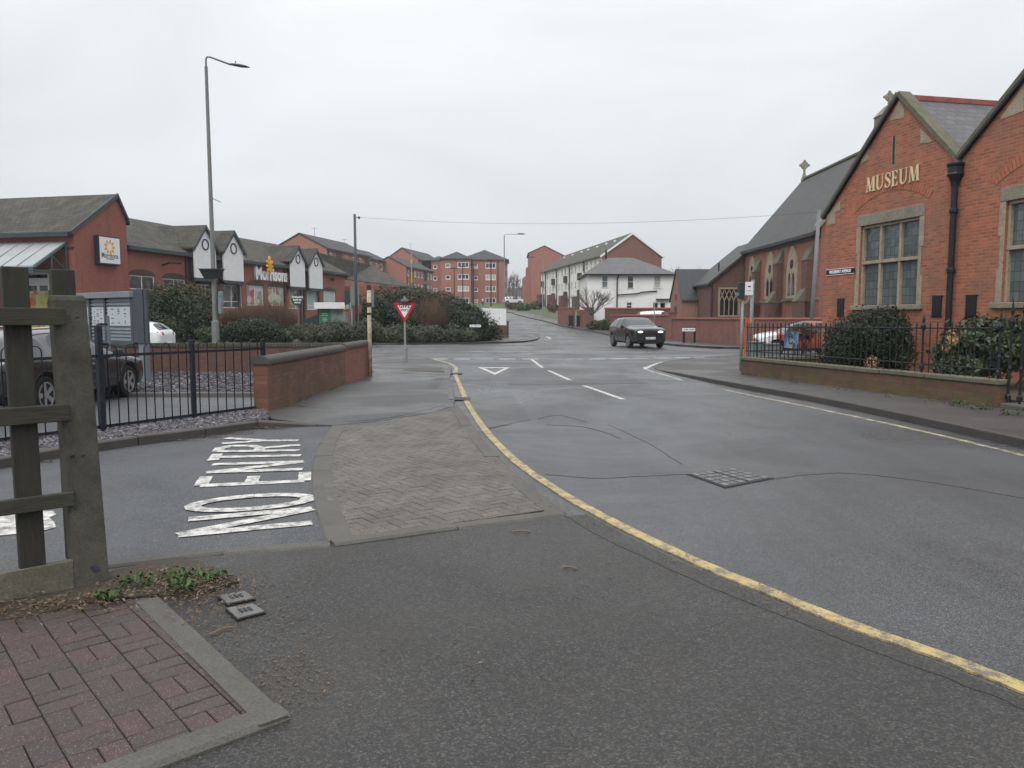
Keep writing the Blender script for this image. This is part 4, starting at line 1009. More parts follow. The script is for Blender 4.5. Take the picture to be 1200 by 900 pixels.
mb = MB(); q = wmid+wd_*1.27; rbox(mb, q+wn*.11, wd_, 2.52, .22, 0, .90); mb.build('rebuilt_brickwork', brick('newer_red_brick', (.27,.085,.055), (.20,.065,.047), (.19,.12,.09), (.12,.07,.05), .4), lw)
L_ = 5.2; k = 0; mb = MB(); nst = 6
for i in range(nst):
    a = wA-wd_*.03+wd_*(L_+.03)*i/nst+wn*.12; b = wA+wd_*((L_+.03)*(i+1)/nst-.012)+wn*.12; half_round(mb, a, b, .31, .872, .135)
mb.build('coping', M['coping_conc'], lw, smooth=False)
mb = MB()
for i in range(3):
    a = wmid+wd_*(.02+.86*i)+wn*.11; b = wmid+wd_*(.02+.86*i+.83)+wn*.11; half_round(mb, a, b, .29, .902, .135)
mb.build('coping', M['coping_conc'], lw)
# back wall of the car park with toothed brick coping
bw = T('brick_wall', 'long brick wall with dark brick-on-edge coping behind the car park chippings', 'wall', (-10, 21.75, 0))
Fb = Fac((-19, 21.75), (-4.02, 21.75))
mb = MB(); mb.fbox(Fb, 0, Fb.len, -.22, 0, 0, .80); mb.build('brickwork', M['dk_brick'], bw)
mb = MB(); nb = 150
for i in range(nb):
    s = Fb.len*i/nb; mb.fbox(Fb, s, s+Fb.len/nb-.012, -.24, .03, .803, .903)
mb.build('coping', M['coping_dark'], bw)
# ------------------------------------------------------------------ grey louvred car park sign with deep end fin
ns = T('notice_board', 'big blue grey louvred sign with three panels behind the car park railing', 'notice board', (-9.4, 18.6, 0))
Fs = Fac((-11.45, 20.2), (-9.02, 18.35))
z0, z1 = 1.07, 2.10
mb = MB()
for s0, s1 in ((0, .07), (.80, .88), (1.63, 1.71), (Fs.len-.1, Fs.len)): mb.fbox(Fs, s0, s1, -.08, .02, z0, z1)
mb.fbox(Fs, 0, Fs.len, -.08, .025, z0-.10, z0); mb.build('frame', M['greymetal'], ns)
mb = MB(); mb.fbox(Fs, -.08, Fs.len+.05, -.16, .10, z1+.003, z1+.15); mb.build('cap', M['midmetal'], ns, bevel=.01)
for a, b in ((.07, .80), (.88, 1.63), (1.71, Fs.len-.1)):
    mb = MB(); k = 12
    for i in range(k):
        z = z0+(z1-z0)*i/k; mb.fbox(Fs, a+.002, b-.002, -.05, -.012, z, z+(z1-z0)/k*.55)
    mb.fbox(Fs, a+.002, b-.002, -.07, -.052, z0+.003, z1)
    p = mb.build('louvre_panel', M['slat'], ns)
    mb = MB(); mb.fbox(Fs, a+.07, b-.05, -.0115, -.006, z0+.36, z1-.22); nn = mb.build('notice', M['paper'], p)
    mb = MB(); r = random.Random(int(a*100))
    for c_ in (.22, .50, .78):
        for i in range(7):
            if r.random() < .35: continue
            s = a+.07+(b-a-.12)*c_; z = z0+.40+.055*i+r.uniform(0, .02); w = r.uniform(.02, .07); mb.fbox(Fs, s-w, s+w, -.0055, -.003, z, z+.022)
    mb.build('small_lettering', M['greymetal'], nn)
mb = MB(); Ff = Fac((-9.02, 18.35), (-8.63, 18.28)); mb.fbox(Ff, 0, .285, -.10, .02, 1.02, 2.3); mb.fbox(Ff, .29, .37, -.09, .0, 1.02, 2.3); mb.build('end_fin', M['greymetal'], ns, bevel=.008)
mb = MB()
for s in (.3,): mb.fbox(Fs, s, s+.10, -.1, 0, .05, z0-.1)
mb.fbox(Ff, .10, .26, -.2, -.02, .05, 1.02); mb.build('leg', M['midmetal'], ns)
# ------------------------------------------------------------------ poles by the corner
def pole(name, label, cat, x, y, z0, z1, r0, r1, mat, group=None, lean=(0, 0)):
    t = T(name, label, cat, (x, y, z0), group=group)
    mb = MB(); mb.tube([(x, y, z0-.1), (x+lean[0]*.5, y+lean[1]*.5, (z0+z1)/2), (x+lean[0], y+lean[1], z1)], [r0, (r0+r1)/2, r1], 12); mb.build('pole', M[mat], t, smooth=True)
    return t
cpz = pole('sign_pole', 'short cream pole with peeling paint at the end of the low brick wall', 'pole', -3.72, 20.1, .1, 2.34, .055, .055, 'creampole')
mb = MB(); mb.tube([(-3.72, 20.1, 2.34), (-3.72, 20.1, 2.46)], [.062, .05], 10); mb.lathe((-3.72, 20.1, 1.91), [(.07, 0), (.07, .10)], 12); mb.lathe((-3.72, 20.1, 1.70), [(.066, 0), (.066, .05)], 12)
mb.build('band', M['rust'], cpz)
# give way sign
gx, gy = G(475, 425); F0 = Fac((gx-1, gy), (gx+1, gy))
gw = T('give_way_sign', 'red and white triangular GIVE WAY sign on a pale pole at the junction', 'road sign', (gx, gy, .08))
mb = MB(); mb.tube([(gx, gy, .0), (gx, gy, .55), (gx, gy, .56), (gx, gy, 2.36)], [.085, .085, .04, .04], 12); mb.build('pole', M['galv'], gw, smooth=False)
zc0, zc1, hw = 1.43, 2.14, .405
def rtri(k, zoff=0):
    cz = zc0+(zc1-zc0)*2/3; pts = []
    base = [(0, zc0), (hw, zc1), (-hw, zc1)]
    out = []
    for x, z in base: out.append((1+x*k, cz+(z-cz)*k))
    # round the corners
    res = []
    for i in range(3):
        p, c, q = Vector(out[i-1]), Vector(out[i]), Vector(out[(i+1) % 3]); a = c.lerp(p, .09); b = c.lerp(q, .09)
        for t in (0, .25, .5, .75, 1): res.append(tuple((1-t)**2*a+2*t*(1-t)*c+t*t*b))
    return res
mb = MB(); mb.fprism(F0, rtri(1), .045, .055); mb.build('border', M['signred'], gw)
mb = MB(); mb.fprism(F0, rtri(.63), .0555, .0585); fc = mb.build('face', M['signwhite'], gw)
place_text('lettering', 'GIVE', .185, F0, 1, 2.02, .0595, M['lettering'], gw, .001, .004, 1.06)
place_text('lettering', 'WAY', .13, F0, 1, 1.875, .0595, M['lettering'], gw, .001, .003)
mb = MB(); mb.fbox(F0, .89, 1.14, -.03, .22, 2.18, 2.27); mb.build('sign_light', M['cabinet'], gw, bevel=.015)
# tall concrete lamp post behind the wall, with floodlight trough
def lamp_post(name, label, x, y, z0, h, arm, head_len, mat, group=None, drop=0.0, r=.09, lean=0.0, spigot=0.0, armdz=.0, cat='street lamp'):
    t = T(name, label, cat, (x, y, z0), group=group); top = z0+h
    mb = MB(); mb.tube([(x, y, z0-.1), (x, y, z0+1.3), (x, y, z0+1.35), (x+lean, y, top)], [r*1.55, r*1.5, r, r*.62], 12); mb.build('column', M[mat], t, smooth=False)
    mb = MB(); sx = x+lean; sg_ = 1 if arm > 0 else -1
    pts = [(sx, y, top-.3), (sx, y, top+spigot), (sx+sg_*.06, y, top+spigot+.12), (sx+sg_*.2, y, top+spigot+.16+armdz*.1), (sx+arm, y, top+spigot+.16+armdz)]
    mb.tube(pts, r*.36, 8); mb.build('bracket_arm', M[mat], t, smooth=True)
    ex, ez = sx+arm, top+spigot+.16+armdz; mb = MB(); hl = head_len*sg_; vs = []; fs = []
    sec = [(-.05, .05, .05), (.15, .10, .07), (.5, .15, .085), (.8, .12, .06), (1.0, .03, .02)]; k = 10
    sl = armdz*.35
    for f, w, hh in sec:
        for q in range(k):
            a = 2*PI*q/k; vs.append((ex+hl*f, y+w*math.cos(a)*1.1, ez+sl*f+hh*math.sin(a)*(1 if math.sin(a) > 0 else .8)+.02))
    for i in range(len(sec)-1):
        for q in range(k): fs.append((i*k+q, i*k+(q+1) % k, (i+1)*k+(q+1) % k, (i+1)*k+q))
    fs += [tuple(range(k))[::-1], tuple((len(sec)-1)*k+q for q in range(k))]
    mb.add(vs, fs); hd = mb.build('lamp_head', M['greymetal'], t, smooth=True)
    mb = MB(); mb.lathe((ex+hl*.25, y, ez+.09), [(.03, 0), (.035, .05), (.02, .09)], 8); mb.build('photocell', M['midmetal'], hd)
    return t
LY = 40.0; lb = W(253, 402, LY); ltop = W(241.5, 78, LY)
lp = lamp_post('street_lamp', 'tall grey concrete street lamp rising above the hedge before the supermarket', lb.x, LY, 0.1, ltop.z-.1, 1.25, .95, 'galv_d', r=.125, lean=ltop.x-lb.x, spigot=.35, armdz=-.42)
mb = MB(); p = W(250, 233, LY); mb.tube([(p.x-.05, LY, p.z), (p.x+.02, LY-.1, p.z), (p.x+.5, LY-.3, p.z-.22)], .018, 6); mb.build('wire_stub', M['greymetal'], lp)
p = W(251, 322, LY); fl = T('floodlight_trough', 'black trough floodlight clamped to the tall grey street lamp', 'floodlight', (p.x, LY-.3, p.z))
mb = MB(); x, y, z = p.x, LY-.32, p.z
mb.add([(x-.58, y-.2, z+.25), (x+.58, y-.2, z+.25), (x+.58, y+.2, z+.25), (x-.58, y+.2, z+.25), (x-.36, y-.1, z-.22), (x+.34, y-.1, z-.22), (x+.34, y+.1, z-.22), (x-.36, y+.1, z-.22)],
       [(0, 1, 2, 3), (7, 6, 5, 4), (0, 4, 5, 1), (1, 5, 6, 2), (2, 6, 7, 3), (3, 7, 4, 0)]); mb.build('trough', M['blackmetal'], fl)
mb = MB(); mb.box(x-.62, x+.62, y-.24, y+.24, z+.253, z+.29); mb.build('lip', M['greymetal'], fl)
for vv, hh in ((345, .3), (352, .45), (362, .5)):
    p = W(254, vv, LY); mb = MB(); mb.box(p.x+.14, p.x+.32, LY-.2, LY+.1, p.z-hh/2, p.z+hh/2); mb.build('control_box', M['midmetal'], lp, bevel=.02)
# ------------------------------------------------------------------ museum
Y0 = 18.5; r_ = ray(1122, 300); pM = Vector((r_[0]*Y0/r_[1], Y0)); dM = Vector((.2157, -1)).normalized()
FM = Fac(pM-dM*6.2, d=dM)                 # s grows towards the camera (to the right in view)
sE, zE = FM.px(968, 251); sA, zA = FM.px(1053, 113); sV, zV = FM.px(1122, 188)
wG = sV-sE
mus = T('museum', 'orange brick gabled museum with mullioned windows and gilded MUSEUM letters', 'museum', FM.pt(sE, 0, 0))
back = -7.5
# windows (pixel survey)
s0, zt1 = FM.px(1009, 264); s1, _ = FM.px(1078, 256); _, zb1 = FM.px(1045, 357)
zt1 = FM.px(1046, 259)[1]
win1 = (s0, s1, zb1, zt1)
w2s = FM.px(1176, 300)[0]; win2 = (w2s, w2s+(s1-s0), zb1, zt1)
eR = sV+wG+.1; vents = [FM.px(u, v) for u, v in ((985.5, 360.5), (1098.5, 359), (1138.5, 359))]
mb = MB(); mb.wall(FM, sE, sV, 0, min(zE, zV), [win1], .22); mb.wall(FM, sV, eR, 0, min(zE, zV), [win2], .22)
zm = min(zE, zV)
mb.poly([FM.pt(sE, 0, zm), FM.pt(sV, 0, zm), FM.pt(sV, 0, zV), FM.pt(sA, 0, zA), FM.pt(sE, 0, zE)])
zR = zm; sA2 = sV+wG*.52; zA2 = zA+.05
mb.poly([FM.pt(sV, 0, zm), FM.pt(eR, 0, zm), FM.pt(eR, 0, zR), FM.pt(sA2, 0, zA2), FM.pt(sV, 0, zV)])
# side and back walls
mb.poly([FM.pt(sE, back, 0), FM.pt(sE, 0, 0), FM.pt(sE, 0, zE), FM.pt(sE, back, zE)])
mb.poly([FM.pt(eR, 0, 0), FM.pt(eR, back, 0), FM.pt(eR, back, zR), FM.pt(eR, 0, zR)])
mb.poly([FM.pt(eR, back, 0), FM.pt(sE, back, 0), FM.pt(sE, back, zm), FM.pt(eR, back, zm)])
mb.poly([FM.pt(sE, back, zm), FM.pt(sV, back, zm), FM.pt(sV, back, zV), FM.pt(sA, back, zA), FM.pt(sE, back, zE)])
mb.poly([FM.pt(sV, back, zm), FM.pt(eR, back, zm), FM.pt(eR, back, zR), FM.pt(sA2, back, zA2), FM.pt(sV, back, zV)])
mwall = mb.build('wall', M['mus_brick'], mus, fix=False)
# roofs behind the parapets
def gable_roof(sl, zl, sa, za, sr, zr, n0, n1, mat, parent, th=.10, drop=.12):
    mb = MB()
    for a, za_, b, zb_ in ((sl, zl, sa, za), (sa, za, sr, zr)):
        mb.extrude([FM.pt(a, n0, za_-drop), FM.pt(b, n0, zb_-drop), FM.pt(b, n1, zb_-drop), FM.pt(a, n1, za_-drop)], (0, 0, th))
    o = mb.build('roof', mat, parent)
    mb = MB(); mb.fbox(FM, sa-.09, sa+.09, n1, n0, za-drop+.03, za-drop+.16); mb.build('ridge', M['ridge_red'], o)
    return o
gable_roof(sE, zE, sA, zA, sV, zV, -.28, back, M['slate'], mus)
gable_roof(sV, zV, sA2, zA2, eR, zR, -.28, back, M['slate'], mus)
# parapet copings
def coping(sa, za, sb, zb, name='gable_coping', w=.34, t=.13, mat='coping_moss', n0=-.30, n1=.06):
    mb = MB(); A = Vector((sa, za)); B = Vector((sb, zb)); d = (B-A).normalized(); nn = Vector((-d.y, d.x))
    if nn.y < 0: nn = -nn
    q = [A-d*.05, B+d*.05, B+d*.05+nn*t, A-d*.05+nn*t]
    mb.fprism(FM, [tuple(p) for p in q], n0, n1); return mb.build(name, M[mat], mus, bevel=.012)
coping(sE-.1, zE-.1, sA, zA); coping(sA, zA, sV-.05, zV+.02)
coping(sV+.05, zV+.02, sA2, zA2); coping(sA2, zA2, eR, zR)
mb = MB()
for (sa, za, sb, zb) in ((sE-.1, zE-.1, sA, zA), (sV+.06, zV+.03, sA2, zA2)):
    A = Vector((sa, za)); B = Vector((sb, zb)); d = (B-A).normalized(); nn = Vector((-d.y, d.x))
    q = [A-nn*.075, B-nn*.075, B-nn*.005, A-nn*.005]; mb.fprism(FM, [tuple(p) for p in q], .003, .10)
mb.build('barge_moulding', M['blackmetal'], mus)
# stone kneelers, apex stone, slit
mb = MB()
def stone_px(pts, n1=.012): mb.fprism(FM, [FM.px(u, v) for u, v in pts], .0015, n1)
stone_px([(1043, 141), (1054, 117), (1060, 129), (1060, 138)])
stone_px([(1079, 150), (1093, 165), (1090, 167), (1079, 168)])
stone_px([(1009, 188), (1018, 173), (1018, 187), (1009, 192)])
stone_px([(969, 253), (985, 235), (985, 246), (979, 249), (979, 262), (970, 264)])
stone_px([(1173, 138), (1200, 100), (1200, 130), (1174, 140)])
mb.build('kneeler_stone', M['stone'], mus)
mb = MB(); stone_px([(1045.5, 160), (1050.5, 158.5), (1049.5, 195), (1044.5, 196)], .004); mb.build('slit_surround', M['stone_grey'], mus)
mb = MB(); mb.fprism(FM, [FM.px(*p) for p in ((1046.8, 159.5), (1049.2, 159), (1048.2, 192), (1045.8, 193))], .0055, .008); mb.build('slit', M['signblack'], mus)
# windows: sandstone surround, mullions, transom, leaded panes
def mullion_window(win, nlight, parent):
    a, b, c, d = win
    mb = MB(); q = .17
    mb.fbox(FM, a-.16, b+.16, -.05, .02, d+.002, d+.30)
    o = mb.build('window', M['stone_grey'], parent, bevel=.012)
    mb = MB()
    zs = [c, c+(d-c)*.33, c+(d-c)*.66, d]
    for i in range(3):
        e = .17 if i % 2 == 0 else .11
        mb.fbox(FM, a-e, a-.002, -.03, .014, zs[i]+.002, zs[i+1]-.002); mb.fbox(FM, b+.002, b+e, -.03, .014, zs[i]+.002, zs[i+1]-.002)
    mb.build('jamb', M['stone'], o, bevel=.008)
    mb = MB(); mb.fbox(FM, a-.24, b+.24, -.1, .10, c-.14, c-.003); mb.build('sill', M['stone_grey'], o, bevel=.02)
    mb = MB(); w = .085; st = (b-a)/nlight; zr = c+(d-c)*.535
    for i in range(nlight+1):
        s = a+st*i; lo, hi = max(a, s-w/2), min(b, s+w/2)
        if i == 0: hi = a+.07
        if i == nlight: lo = b-.07
        mb.fbox(FM, lo, hi, -.20, -.06, c+.003, zr-.045); mb.fbox(FM, lo, hi, -.20, -.06, zr+.045, d-.075)
    mb.fbox(FM, a+.003, b-.003, -.20, -.045, zr-.045, zr+.045); mb.fbox(FM, a+.003, b-.003, -.20, -.06, d-.075, d-.003)
    mb.build('mullion', M['stone'], o, bevel=.012)
    for i in range(nlight):
        for z0, z1 in ((c, zr), (zr, d)):
            mb = MB(); mb.poly([FM.pt(a+st*i, -.15, z0), FM.pt(a+st*(i+1), -.15, z0), FM.pt(a+st*(i+1), -.15, z1), FM.pt(a+st*i, -.15, z1)])
            mb.build('pane', M['leaded'], o, fix=False)
    return o
mullion_window(win1, 3, mus); mullion_window(win2, 3, mus)
def seg_arch(win, parent):
    a, b, c, d = win; mb = MB(); s0, s1 = a-.30, b+.30; z0 = d+.40; rise = .42; th = .23; n = 30
    w = (s1-s0)/2; R = (w*w+rise*rise)/(2*rise); cz = z0+rise-R; cs = (s0+s1)/2; half = math.asin(w/R)
    for i in range(n):
        t0 = -half+2*half*(i+.06)/n; t1 = -half+2*half*(i+.94)/n
        q = [(cs+R*math.sin(t0), cz+R*math.cos(t0)), (cs+R*math.sin(t1), cz+R*math.cos(t1)), (cs+(R+th)*math.sin(t1), cz+(R+th)*math.cos(t1)), (cs+(R+th)*math.sin(t0), cz+(R+th)*math.cos(t0))]
        mb.fprism(FM, q, .0015, .012)
    mb.build('relieving_arch', M['mus_arch'], parent)
seg_arch(win1, mus); seg_arch(win2, mus)
for s, z in vents:
    mb = MB(); mb.fbox(FM, s-.15, s+.15, .002, .03, z-.24, z+.24); v = mb.build('vent_panel', M['signblack'], mus)
    mb = MB(); mb.fbox(FM, s-.18, s+.18, .002, .022, z-.27, z-.242); mb.fbox(FM, s-.18, s+.18, .002, .022, z+.242, z+.27); mb.build('frame', M['blackmetal'], v)
# rainwater pipe with hopper
def dpipe():
    sP, zT = FM.px(1124, 210); mb = MB(); base = FM.pt(sP, .11, 0)
    mb.tube([(base.x, base.y, .15), (base.x, base.y, zT)], .072, 12)
    for z in (1.2, 2.7, 4.1): mb.lathe((base.x, base.y, z), [(.09, 0), (.10, .02), (.10, .09), (.088, .11)], 12)
    p = mb.build('downpipe', M['navy'], mus, smooth=False)
    mb = MB(); h = [(.08, -.12), (.10, 0), (.16, .12), (.19, .16), (.17, .2), (.17, .34), (.20, .38), (.20, .42)]; mb.lathe((base.x, base.y, zT-.06), h, 10); mb.build('hopper', M['navy'], p)
    mb = MB(); mb.tube([FM.pt(sP, .11, zT+.30), FM.pt(sP-.02, .05, zV-.02), FM.pt(sP-.02, -.3, zV)], [.07, .08, .1], 10); mb.build('outlet', M['coping_dark'], p)
dpipe()
# gilded serif letters
def serif(ch):
    T_, t, s = .17, .055, .045      # thick, thin, serif height (unit cap height)
    def bar(x0, x1, y0, y1): return [(x0, y0), (x1, y0), (x1, y1), (x0, y1)]
    def para(x0, y0, x1, y1, w): return [(x0-w/2, y0), (x0+w/2, y0), (x1+w/2, y1), (x1-w/2, y1)]
    if ch == 'M': return 1.12, [para(.12, 0, .20, 1, t), para(.22, 1, .55, .03, T_), para(.55, .03, .88, 1, t), para(.98, 0, .92, 1, T_), bar(.0, .26, 0, s), bar(.80, 1.14, 0, s), bar(.04, .28, 1-s, 1), bar(.84, 1.08, 1-s, 1)]
    if ch == 'U':
        out = [bar(.10, .10+T_, .32, 1), bar(.78, .78+t, .32, 1), bar(0, .38, 1-s, 1), bar(.66, .95, 1-s, 1)]
        c = (.465, .34); n = 14
        for i in range(n):
            a0 = PI+PI*i/n; a1 = PI+PI*(i+1)/n
            f = lambda a, r, k: (c[0]+(.365-(0 if r else (T_ if a < 1.5*PI else t)*abs(math.cos(a))**.5+.06*(1-abs(math.cos(a)))))*math.cos(a), c[1]+(.36-(0 if r else .08))*math.sin(a))
            out.append([f(a0, 1, 0), f(a1, 1, 0), f(a1, 0, 0), f(a0, 0, 0)])
        return .98, out
    if ch == 'S':
        P = [(.60, .80), (.50, .93), (.33, .965), (.17, .90), (.12, .75), (.20, .62), (.38, .52), (.56, .40), (.62, .25), (.55, .09), (.38, .03), (.2, .05), (.08, .20)]
        Wd = [.05, .05, .06, .10, .13, .15, .17, .15, .13, .09, .06, .05, .05]
        S = smooth_path(P, 3); Nn = normals2(S); out = []
        ws = []
        for i in range(len(P)-1):
            for k in range(3): ws.append(Wd[i]+(Wd[i+1]-Wd[i])*k/3)
        ws.append(Wd[-1])
        for i in range(len(S)-1): out.append([tuple(S[i]+Nn[i]*ws[i]/2), tuple(S[i]-Nn[i]*ws[i]/2), tuple(S[i+1]-Nn[i+1]*ws[i+1]/2), tuple(S[i+1]+Nn[i+1]*ws[i+1]/2)])
        return .70, out+[bar(.58, .63, .70, .95), bar(.06, .11, .05, .32)]
    if ch == 'E': return .76, [bar(.10, .10+T_, 0, 1), bar(0, .68, 0, t), bar(0, .64, 1-t, 1), bar(.2, .52, .49, .49+t), bar(.63, .69, 0, .22), bar(.59, .64, .80, 1), bar(.48, .53, .40, .64)]
sa_, za_ = FM.px(1016, 226); sb_, zb_ = FM.px(1078, 211)
# horizontal baseline through both ends
zb0 = (za_+zb_)/2; hL = FM.px(1016, 208)[1]-za_; hL = .40
widths = [serif(c)[0] for c in 'MUSEUM']; tot = sum(widths)+.12*5; k = (sb_-sa_)/tot; x = sa_
for ch in 'MUSEUM':
    wd, polys = serif(ch); mb = MB()
    for i, q in enumerate(polys): mb.fprism(FM, [(x+a*k, zb0+b*hL) for a, b in q], .02, .045+.0007*(i % 5))
    mb.build('gilded_letter', M['gold'], mus); x += (wd+.12)*k
# louvred vent turret at the right edge
sT = FM.px(1195, 100)[0]; mb = MB(); P = FM.pt(sA2-.1, -1.6, zA2)
rbox(mb, (P.x, P.y), dM, .9, .9, zA2-.4, zA2+.55); v = mb.build('vent_turret', M['greymetal'], mus)
mb = MB(); b = [(P.x-.6, P.y-.6, zA2+.553), (P.x+.6, P.y-.6, zA2+.553), (P.x+.6, P.y+.6, zA2+.553), (P.x-.6, P.y+.6, zA2+.553), (P.x, P.y, zA2+1.1)]
mb.add(b, [(3, 2, 1, 0), (0, 1, 4), (1, 2, 4), (2, 3, 4), (3, 0, 4)]); mb.build('cap', M['slate'], v)
# street name plate on the corner
s0, z0 = FM.px(969, 322); s1, z1 = FM.px(1002, 315); zc = FM.px(985, 318.2)[1]
npn = T('street_name_plate', 'black street name plate with white letters on the museum wall', 'street sign', FM.pt((s0+s1)/2, 0, zc))
mb = MB(); mb.fbox(FM, s0, s1, .003, .02, zc-.09, zc+.09); mb.build('plate', M['signblack'], npn)
place_text('lettering', 'MULBERRY AVENUE', .125, FM, (s0+s1)/2, zc, .022, M['letteringw'], npn, .002, .003, 1.0, sx=(s1-s0)*.92/1.34)
mb = MB(); w = .008
for a, b, c, d in ((s0, s1, zc-.09, zc-.078), (s0, s1, zc+.078, zc+.09)): mb.fbox(FM, a+.002, b-.002, .0205, .0225, c, d)
mb.build('border', M['letteringw'], npn)
# ------------------------------------------------------------------ dwarf wall and spiked railing
dw = T('brick_wall', 'mossy low brick wall with stone coping below the museum railing', 'wall', (6.95, 22.3, .1))
q0 = Vector(G(868, 437.5, .12)); q1 = Vector(G(1168, 477, .12)); FD = Fac(q0, q1); Lw = FD.len; zg = .12
mb = MB(); mb.fbox(FD, 0, Lw*.655, -.24, 0, 0, zg+.36); mb.build('brickwork', M['low_brick'], dw)
mb = MB(); mb.fbox(FD, Lw*.655+.003, Lw, -.24, 0, 0, zg+.37); mb.build('brickwork', M['low_brick'], dw)
for a, b, z in ((0, .30, .365), (.302, .65, .366), (.655, .80, .375), (.803, 1.004, .376)):
    mb = MB(); mb.fbox(FD, Lw*a-(.02 if a == 0 else 0), Lw*b, -.28, .03, zg+z, zg+z+.085); mb.build('coping', M['coping_moss'], dw, bevel=.015)
FR2 = Fac(q0-FD.n*.12+Vector((3.4, .75)), q0-FD.n*.12)      # return run along the side street
mb = MB(); mb.fbox(FR2, 0, FR2.len-.02, -.12, .12, 0, zg+.36); mb.build('return_wall', M['low_brick'], dw)
mb = MB(); mb.fbox(FR2, 0, FR2.len-.15, -.15, .15, zg+.363, zg+.45); mb.build('coping', M['coping_moss'], dw, bevel=.015)
rl = T('spiked_railing', 'black iron railing with spiked bars on the mossy low wall', 'railing', (6.95, 22.3, .55))
zb_ = zg+.45; hR = .92
def spikebar(F, s, n, z0, h, r=.011, post=False):
    P = F.pt(s, n, 0); mb = MB()
    if post:
        prof = [(.022, 0), (.022, .06), (.045, .08), (.045, .14), (.022, .17), (.02, h*.35), (.034, h*.37), (.02, h*.4), (.02, h*.78), (.036, h*.80), (.05, h*.86), (.03, h*.90), (.018, h*.92), (.03, h*.97), (.014, h*1.04), (.003, h*1.10)]
        mb.lathe((P.x, P.y, z0), prof, 10)
    else: mb.tube([(P.x, P.y, z0), (P.x, P.y, z0+h-.07), (P.x, P.y, z0+h-.065), (P.x, P.y, z0+h)], [r, r, r*1.5, .002], 6)
    return mb
nb = 47
for i in range(nb):
    s = .08+(Lw-.2)*i/(nb-1); hh = hR*(1+.10*s/Lw)
    if i in (36, 46): spikebar(FD, s, -.12, zb_, hh*1.06, post=True).build('post', M['blackmetal'], rl); continue
    if i == 44: continue
    spikebar(FD, s, -.12, zb_, hh).build('spiked_bar', M['blackmetal'], rl)
nb2 = 15
for i in range(nb2):
    s = .1+(FR2.len-.2)*i/(nb2-1); spikebar(FR2, s, 0, zb_, hR).build('spiked_bar', M['blackmetal'], rl)
mb = MB()
for z in (.16, .80): 
    A = FD.pt(.02, -.12, zb_+z); B = FD.pt(Lw-.05, -.12, zb_+z*1.1); mb.tube([A, B], .014, 6)
    mb.tube([FR2.pt(.02, 0, zb_+z), FR2.pt(FR2.len, 0, zb_+z)], .014, 6)
mb.build('rail', M['blackmetal'], rl)
mb = MB(); s = .08+(Lw-.2)*36/(nb-1); mb.tube([FD.pt(s+.03, -.12, zb_+.58), FD.pt(s+.16, -.12, zb_+.52), FD.pt(s+.28, -.12, zb_+.3), FD.pt(s+.45, -.12, zb_+.02)], .014, 6); mb.build('brace', M['blackmetal'], rl)
# gate at the right edge
ga = T('iron_gate', 'black iron gate with spiked posts at the end of the mossy low wall', 'gate', FD.pt(Lw+.1, -.12, .2))
for s in (Lw+.08, Lw+.30): spikebar(FD, s, -.14, .18, 1.62, post=True).build('post', M['blackmetal'], ga)
for i in range(7): spikebar(FD, Lw+.45+i*.13, -.2, .26, 1.3).build('spiked_bar', M['blackmetal'], ga)
mb = MB()
for z in (.42, .9, 1.35): mb.tube([FD.pt(Lw+.3, -.2, z), FD.pt(Lw+1.5, -.2, z)], .016, 6)
mb.build('rail', M['blackmetal'], ga)
st = T('door_step', 'worn stone step in front of the black iron gate', 'step', FD.pt(Lw+.8, -.1, .1)); mb = MB(); mb.fbox(FD, Lw+.08, Lw+1.7, -.6, .02, .05, .20); mb.build('slab', M['kerb_flush'], st, bevel=.02)
# ------------------------------------------------------------------ windows (shared meshes, own objects)
WCACHE = {}
def winmesh(w, h, style, fmat, gmat, depth=.1, nlight=2, transom=.0, sill=True):
    key = (round(w, 2), round(h, 2), style, fmat, gmat, nlight, transom, sill)
    if key in WCACHE: return WCACHE[key]
    f = {'thin': .05, 'bold': .13}.get(style, .06)
    mb = MB()
    mb.box(-w/2, -w/2+f, -.02, depth*.8, 0, h); mb.box(w/2-f, w/2, -.02, depth*.8, 0, h)
    mb.box(-w/2+f, w/2-f, -.019, depth*.8, 0, f); mb.box(-w/2+f, w/2-f, -.019, depth*.8, h-f, h)
    for i in range(1, nlight):
        x = -w/2+w*i/nlight; mb.box(x-f*.4, x+f*.4, -.018, depth*.7, f, h-f)
    if transom: mb.box(-w/2+f, w/2-f, -.017, depth*.7, h*transom-f*.4, h*transom+f*.4)
    if sill: mb.box(-w/2-.06, w/2+.06, -.09, depth*.5, -.07, -.003)
    fo = mb.build('window', M[fmat]); mb = MB(); mb.box(-w/2+f*.5, w/2-f*.5, .025, .04, f*.5, h-f*.5); po = mb.build('pane', M[gmat])
    WCACHE[key] = (fo.data, po.data); bpy.data.objects.remove(fo); bpy.data.objects.remove(po)
    return WCACHE[key]
def window(parent, F, s, z, w, h, style='std', fmat='whiteupvc', gmat='glass', n=0.0, **kw):
    """opening whose sill centre is (s,z); frame recessed slightly, so it reads against its reveal"""
    fm, pm = winmesh(w, h, style, fmat, gmat, **kw); P = F.pt(s, n+.03, z)-wloc(parent)
    o = bpy.data.objects.new('window', fm); COL.objects.link(o); o.parent = parent; o.location = P; o.rotation_euler = (0, 0, F.ang)
    q = bpy.data.objects.new('pane', pm); COL.objects.link(q); q.parent = o
    return o
